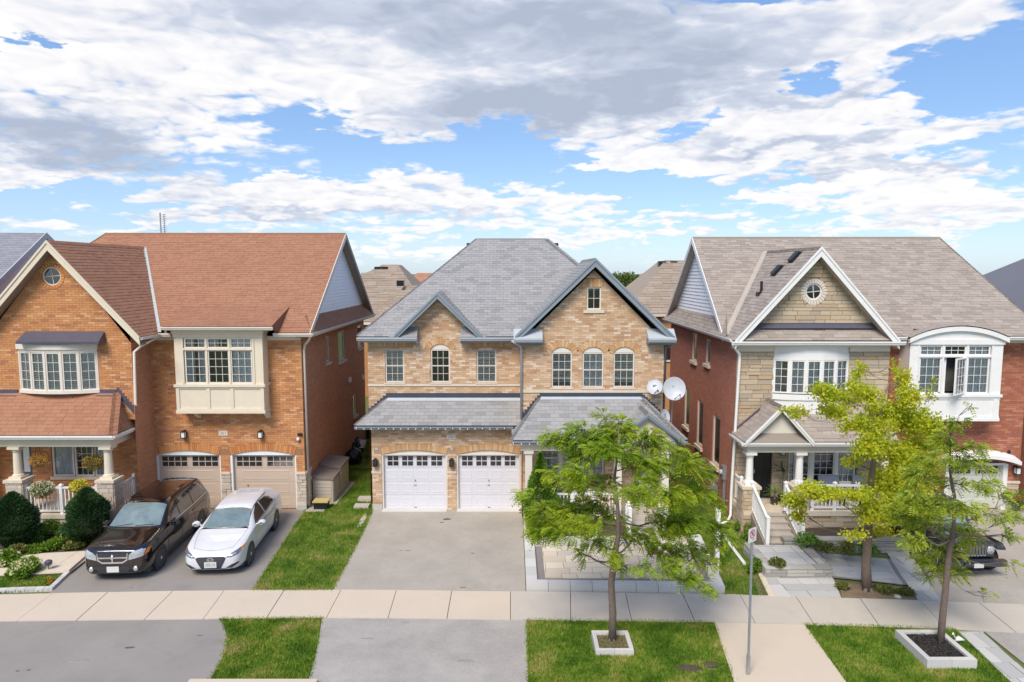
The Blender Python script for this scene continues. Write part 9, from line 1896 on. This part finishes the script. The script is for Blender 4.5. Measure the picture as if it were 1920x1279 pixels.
m.build('frame', M['metal'], t); m = MB(); m.prism([(p.x - .16, p.y + .1, .3), (p.x + .17, p.y + .1, .3), (p.x + .26, p.y + .24, .7), (p.x - .07, p.y + .24, .7)], (0, .02, 0)); m.build('seat', M['creamw'], t)
# side entrance steps at the buff house
for i, (px, py, lab) in enumerate(((686, 938, 'upper pale step stone at the side of the buff house'), (679, 951, 'lower pale step stone at the side of the buff house'))):
    p = G(px, py); t = obj_thing('step_stone', lab, 'step stone', tuple(p)); m = MB(); m.box(p.x - .3, p.x + .28, p.y - .16, p.y + .2, -.01, .09 + .03 * (1 - i)); m.build('slab', M['concrete'], t)
# edging and white splash at the driveway corner
lumpy('spilt_mortar', -5.62, 24.9, .12, .62, .015, M['curbstone'], 4, kind='structure')
p = G(868, 1102); lumpy('leaf_litter', p.x, p.y, .16, .05, .015, M['soil'], 5, kind='stuff')['label'] = 'brown leaf litter at the foot of the driveway'
# planter edging round the trees
def frame_planter(label, x0, x1, y0, y1, h, w, fill, mat):
    t = obj_thing('tree_planter', label, 'planter', ((x0 + x1) / 2, y0, 0))
    for a in ((x0, x1, y0, y0 + w), (x0, x1, y1 - w, y1), (x0, x0 + w, y0 + w + .004, y1 - w - .004), (x1 - w, x1, y0 + w + .004, y1 - w - .004)):
        horizontal = a[1] - a[0] > a[3] - a[2]; k = 2 if horizontal else 1
        for j in range(k):
            m = MB(); xa = a[0] + (a[1] - a[0]) * j / k; xb = a[0] + (a[1] - a[0]) * (j + 1) / k - (.006 if k > 1 else 0); m.box(xa, xb, a[2], a[3], -.02, h); m.build('edging_stone', mat, t)
    return t
p0, p1 = G(1118, 1222), G(1188, 1228); X0, X1 = G(1117, 1229).x, G(1189, 1229).x; frame_planter('small square pale stone edging round the middle tree', X0, X1, G(1150, 1229).y, G(1150, 1191).y, .13, .10, None, M['curbstone'])
sheet('planter_soil', [(X0 + .1, G(0, 1229).y + .1), (X1 - .1, G(0, 1229).y + .1), (X1 - .1, G(0, 1191).y - .1), (X0 + .1, G(0, 1191).y - .1)], .05, M['soil'])
XA, XB, YA, YB = G(1742, 1254).x, G(1832, 1254).x, G(0, 1254).y, G(0, 1196).y; frame_planter('large stone planter filled with black mulch round the slender tree', XA - .05, XB, YA, YB, .22, .13, None, M['curbstone'])
q = MB(); rng = random.Random(3); V, Fs = [], []
for _ in range(2600):
    x, y = rng.uniform(XA + .06, XB - .12), rng.uniform(YA + .12, YB - .12); leaf(V, Fs, Vector((x, y, .14 + rng.random() * .04)), Vector((rng.gauss(0, 1), rng.gauss(0, 1), rng.gauss(0, .25))).normalized(), Vector((0, 0, 1)), .06, .016)
mesh_part('mulch', V, Fs, M['mulch'], None, kind='stuff', label='black bark mulch filling the stone planter', cat='mulch'); sheet('planter_soil', [(XA, YA + .1), (XB - .1, YA + .1), (XB - .1, YB - .1), (XA, YB - .1)], .13, M['mulch'], thick=.1)
V, Fs = [], []
for _ in range(900):
    x, y = rng.uniform(X0 + .1, X1 - .1), rng.uniform(G(0, 1229).y + .1, G(0, 1191).y - .1); leaf(V, Fs, Vector((x, y, .05 + rng.random() * .03)), Vector((rng.gauss(0, 1), rng.gauss(0, 1), rng.gauss(0, .4))).normalized(), Vector((0, 0, 1)), .05, .008)
mesh_part('dry_grass', V, Fs, M['leaf_olive'], None, kind='stuff', label='dry grass inside the small square edging', cat='grass')
# no-parking sign
b = G(1402, 1266); t = obj_thing('parking_sign', 'no-parking sign on a galvanised pole standing on the concrete walk', 'sign', tuple(b)); zt = W(1400, 1000, b.y).z; m = MB()
m.prism([(b.x - .025, b.y, -.02), (b.x - .025, b.y - .03, -.02), (b.x + .025, b.y - .03, -.02), (b.x + .025, b.y, -.02), (b.x + .015, b.y + .02, -.02), (b.x - .015, b.y + .02, -.02)], (-.02, 0, zt - .15)); m.build('pole', M['metal'], t)
m = MB(); m.box(b.x - .035, b.x + .035, b.y - .04, b.y + .025, 0, .5); m.build('pole_base', M['metal'], t)
fs_ = Fr((b.x - .02, b.y - .05, zt), (.62, -.78, 0), (.08, .06, 1)); m = MB(); n = 6; w2, h2 = .15, .165; cr = .03
pts = []
for cx_, cz_, a0 in ((w2 - cr, -h2 + cr, -PI / 2), (w2 - cr, h2 - cr, 0), (-w2 + cr, h2 - cr, PI / 2), (-w2 + cr, -h2 + cr, PI)):
    for k in range(4): a = a0 + PI / 2 * k / 3; pts.append((cx_ + cr * math.cos(a), cz_ + cr * math.sin(a)))
fs_ = Fr((b.x - .03, b.y - .05, zt - .02), (.80, .60, 0), (0, 0, 1)); m.prism([fs_(x, z, 0) for x, z in pts], fs_.n * .004); sp = m.build('sign_plate', M['white'], t)
M['signred'] = plain('sign_red', (.55, .02, .04), .5, .05, 5, 0)
m = MB(); c0 = .025
for i in range(24):
    a, b_ = 2 * PI * i / 24, 2 * PI * (i + 1) / 24; m.prism([fs_(R * math.cos(g), c0 + R * math.sin(g), .0045) for R, g in ((.082, a), (.104, a), (.104, b_), (.082, b_))], fs_.n * .002)
k = .066; m.prism([fs_(x, c0 + z, .0066) for x, z in ((-k - .008, k - .008), (-k + .008, k + .008), (k + .008, -k + .008), (k - .008, -k - .008))][::-1], fs_.n * .002); m.build('prohibition_ring', M['signred'], sp)
m = MB(); A = lambda *a: m.fbox(fs_, *a, .0045, .0062); A(-.032, -.014, c0 - .055, c0 + .055); A(-.014, .03, c0 + .038, c0 + .055); A(-.014, .03, c0 - .008, c0 + .008); A(.016, .034, c0 + .0, c0 + .048); m.build('letter', M['black'], sp)
m = MB(); m.prism([fs_(x, z, .0045) for x, z in ((.05, -.125), (.09, -.11), (.05, -.095))], fs_.n * .002); m.fbox(fs_, -.0, .05, -.115, -.105, .0045, .0065); m.build('arrow', M['signred'], sp)
# white post and the downpipe extension on the grass
p = G(1343, 1074); zt = W(1343, 956, p.y).z; t = obj_thing('white_post', 'tall white post on the grass beside the patio', 'post', tuple(p)); m = MB(); m.box(p.x - .065, p.x + .065, p.y - .065, p.y + .065, 0, zt); m.build('shaft', M['white'], t); m = MB(); m.box(p.x - .085, p.x + .085, p.y - .085, p.y + .085, zt, zt + .04); m.build('cap', M['white'], t)
t = obj_thing('pipe_extension', 'long white downpipe extension lying on the grass', 'drainpipe', (7.5, 23, 0)); m = MB(); e = G(1396, 1060); m.tube([(7.6, 24.2, .10), (7.5, 23.4, .07), (7.42, 22.3, .06), (e.x, e.y, .05)], .055, 6); m.build('pipe', M['white'], t)
# meters on the stone house side wall
t = obj_thing('utility_meter', 'grey electricity meter box with conduits on the red side wall', 'utility meter', (8.15, 25.6, 0)); x = 8.18; y = 25.5; z0, z1 = W(1357, 897, y).z, W(1357, 873, y).z; m = MB(); m.box(x - .16, x, y - .15, y + .15, z0, z1); m.build('box', M['metal'], t); m = MB(); m.lathe((x - .16, y, (z0 + z1) / 2), [(.1, 0), (.1, -.07), (.06, -.09)], 16, 'x'); m.build('dial', M['dish'], t); m = MB(); m.tube([(x - .06, y, 0), (x - .06, y, z0)], .04, 8); m.tube([(x - .06, y - .16, .1), (x - .06, y - .16, z0 + .3)], .025, 8); m.build('conduit', M['metal'], t)
t = obj_thing('gas_meter', 'grey gas meter low on the red side wall', 'gas meter', (8.1, 26.4, 0)); m = MB(); m.box(x - .3, x - .05, 26.2, 26.55, .55, .9); m.build('box', M['metal'], t); m = MB(); m.tube([(x - .15, 26.3, .9), (x - .15, 26.3, 1.15), (x - .02, 26.3, 1.2)], .02, 6); m.tube([(x - .15, 26.45, .9), (x - .15, 26.45, 1.05), (x - .15, 26.7, 1.05), (x - .15, 26.7, 0)], .02, 6); m.build('pipe', M['metal'], t)
# string lights along the lower eaves
def string_lights(label, pts, n, seed):
    t = obj_thing('string_lights', label, 'string lights', tuple(pts[0]), 'string lights on the buff house eaves'); rng = random.Random(seed); P = [Vector(p) for p in pts]; L = sum((b - a).length for a, b in zip(P, P[1:])); m = MB(); path = []
    for a, b in zip(P, P[1:]):
        k = max(2, int((b - a).length / .14))
        for i in range(k): path.append(a.lerp(b, i / k) + Vector((0, rng.gauss(0, .01), -.03 * abs(math.sin(i * 1.1)) - .01)))
    m.tube(path, .006, 4); m.build('cable', M['black'], t); q = MB(); q.lathe((0, 0, 0), [(.001, -.035), (.02, -.02), (.022, 0), (.012, .02)], 8); me = q.mesh('bulb', M['lampglass'])
    for i in range(0, len(path), 2): linkobj('bulb', me, t, loc=path[i] + Vector((0, -.01, -.02)) - t.location)
string_lights('string of white bulbs along the eave over the garage doors', [(-5.9, 25.43, 3.42), (.0, 25.43, 3.42)], 20, 1); string_lights('string of white bulbs along the porch eave', [(.05, 23.55, 3.32), (6.15, 23.55, 3.32)], 20, 2)
# swan ornament, lawn litter
p = G(1797, 1205); t = obj_thing('garden_ornament', 'small white bird-shaped ornament beside the mulched planter', 'ornament', tuple(p)); m = MB(); m.tube([(p.x - .1, p.y, .06), (p.x, p.y, .11), (p.x + .12, p.y - .03, .08)], [.03, .07, .02], 8); m.tube([(p.x - .08, p.y, .08), (p.x - .13, p.y, .2), (p.x - .17, p.y - .03, .26), (p.x - .2, p.y - .05, .24)], [.03, .02, .025, .01], 8); m.build('body', M['white'], t, smooth=True)
p = G(1683, 1121); t = obj_thing('pebble', 'pale stone lying at the edge of the maple bed', 'stone', tuple(p)); m = MB(); m.lathe((p.x, p.y, 0), [(.03, -.01), (.1, .02), (.09, .06), (.03, .085)], 9); m.build('stone', M['curbstone'], t, smooth=True)
# seats and cushions on the porches, seen through the rails
def porch_chair(label, x, y, z, mat, w=.6):
    t = obj_thing('porch_chair', label, 'chair', (x, y, z), 'chairs on the porches'); m = MB(); m.box(x - w / 2, x + w / 2, y - .28, y + .28, z + .36, z + .44); m.build('seat', mat, t); m = MB(); m.prism([(x - w / 2, y + .24, z + .44), (x + w / 2, y + .24, z + .44), (x + w / 2, y + .34, z + .95), (x - w / 2, y + .34, z + .95)], (0, .05, 0)); m.build('backrest', mat, t)
    for a in (-1, 1):
        for b_ in (-1, 1): q = MB(); q.box(x + a * (w / 2 - .03) - .02, x + a * (w / 2 - .03) + .02, y + b_ * .24 - .02, y + b_ * .24 + .02, z, z + .36); q.build('leg', M['black'], t)
    for a in (-1, 1): q = MB(); q.box(x + a * w / 2 - .03, x + a * w / 2 + .03, y - .28, y + .28, z + .58, z + .62); q.box(x + a * w / 2 - .02, x + a * w / 2 + .02, y - .26, y - .22, z + .44, z + .58); q.build('armrest', M['black'], t)
M['cushion_blue'] = plain('grey_blue_cushion', (.16, .19, .25), .9, .2, 20, .2)
porch_chair('grey-blue cushioned chair on the stone house porch, left one', WX(1560, 24.1, 930), 24.1, .92, M['cushion_blue'], .75); porch_chair('grey-blue cushioned chair on the stone house porch, right one', WX(1625, 24.1, 930), 24.1, .92, M['cushion_blue'], .75); porch_chair('dark chair on the buff house porch behind the railing', 1.9, 24.5, .46, M['grille'])
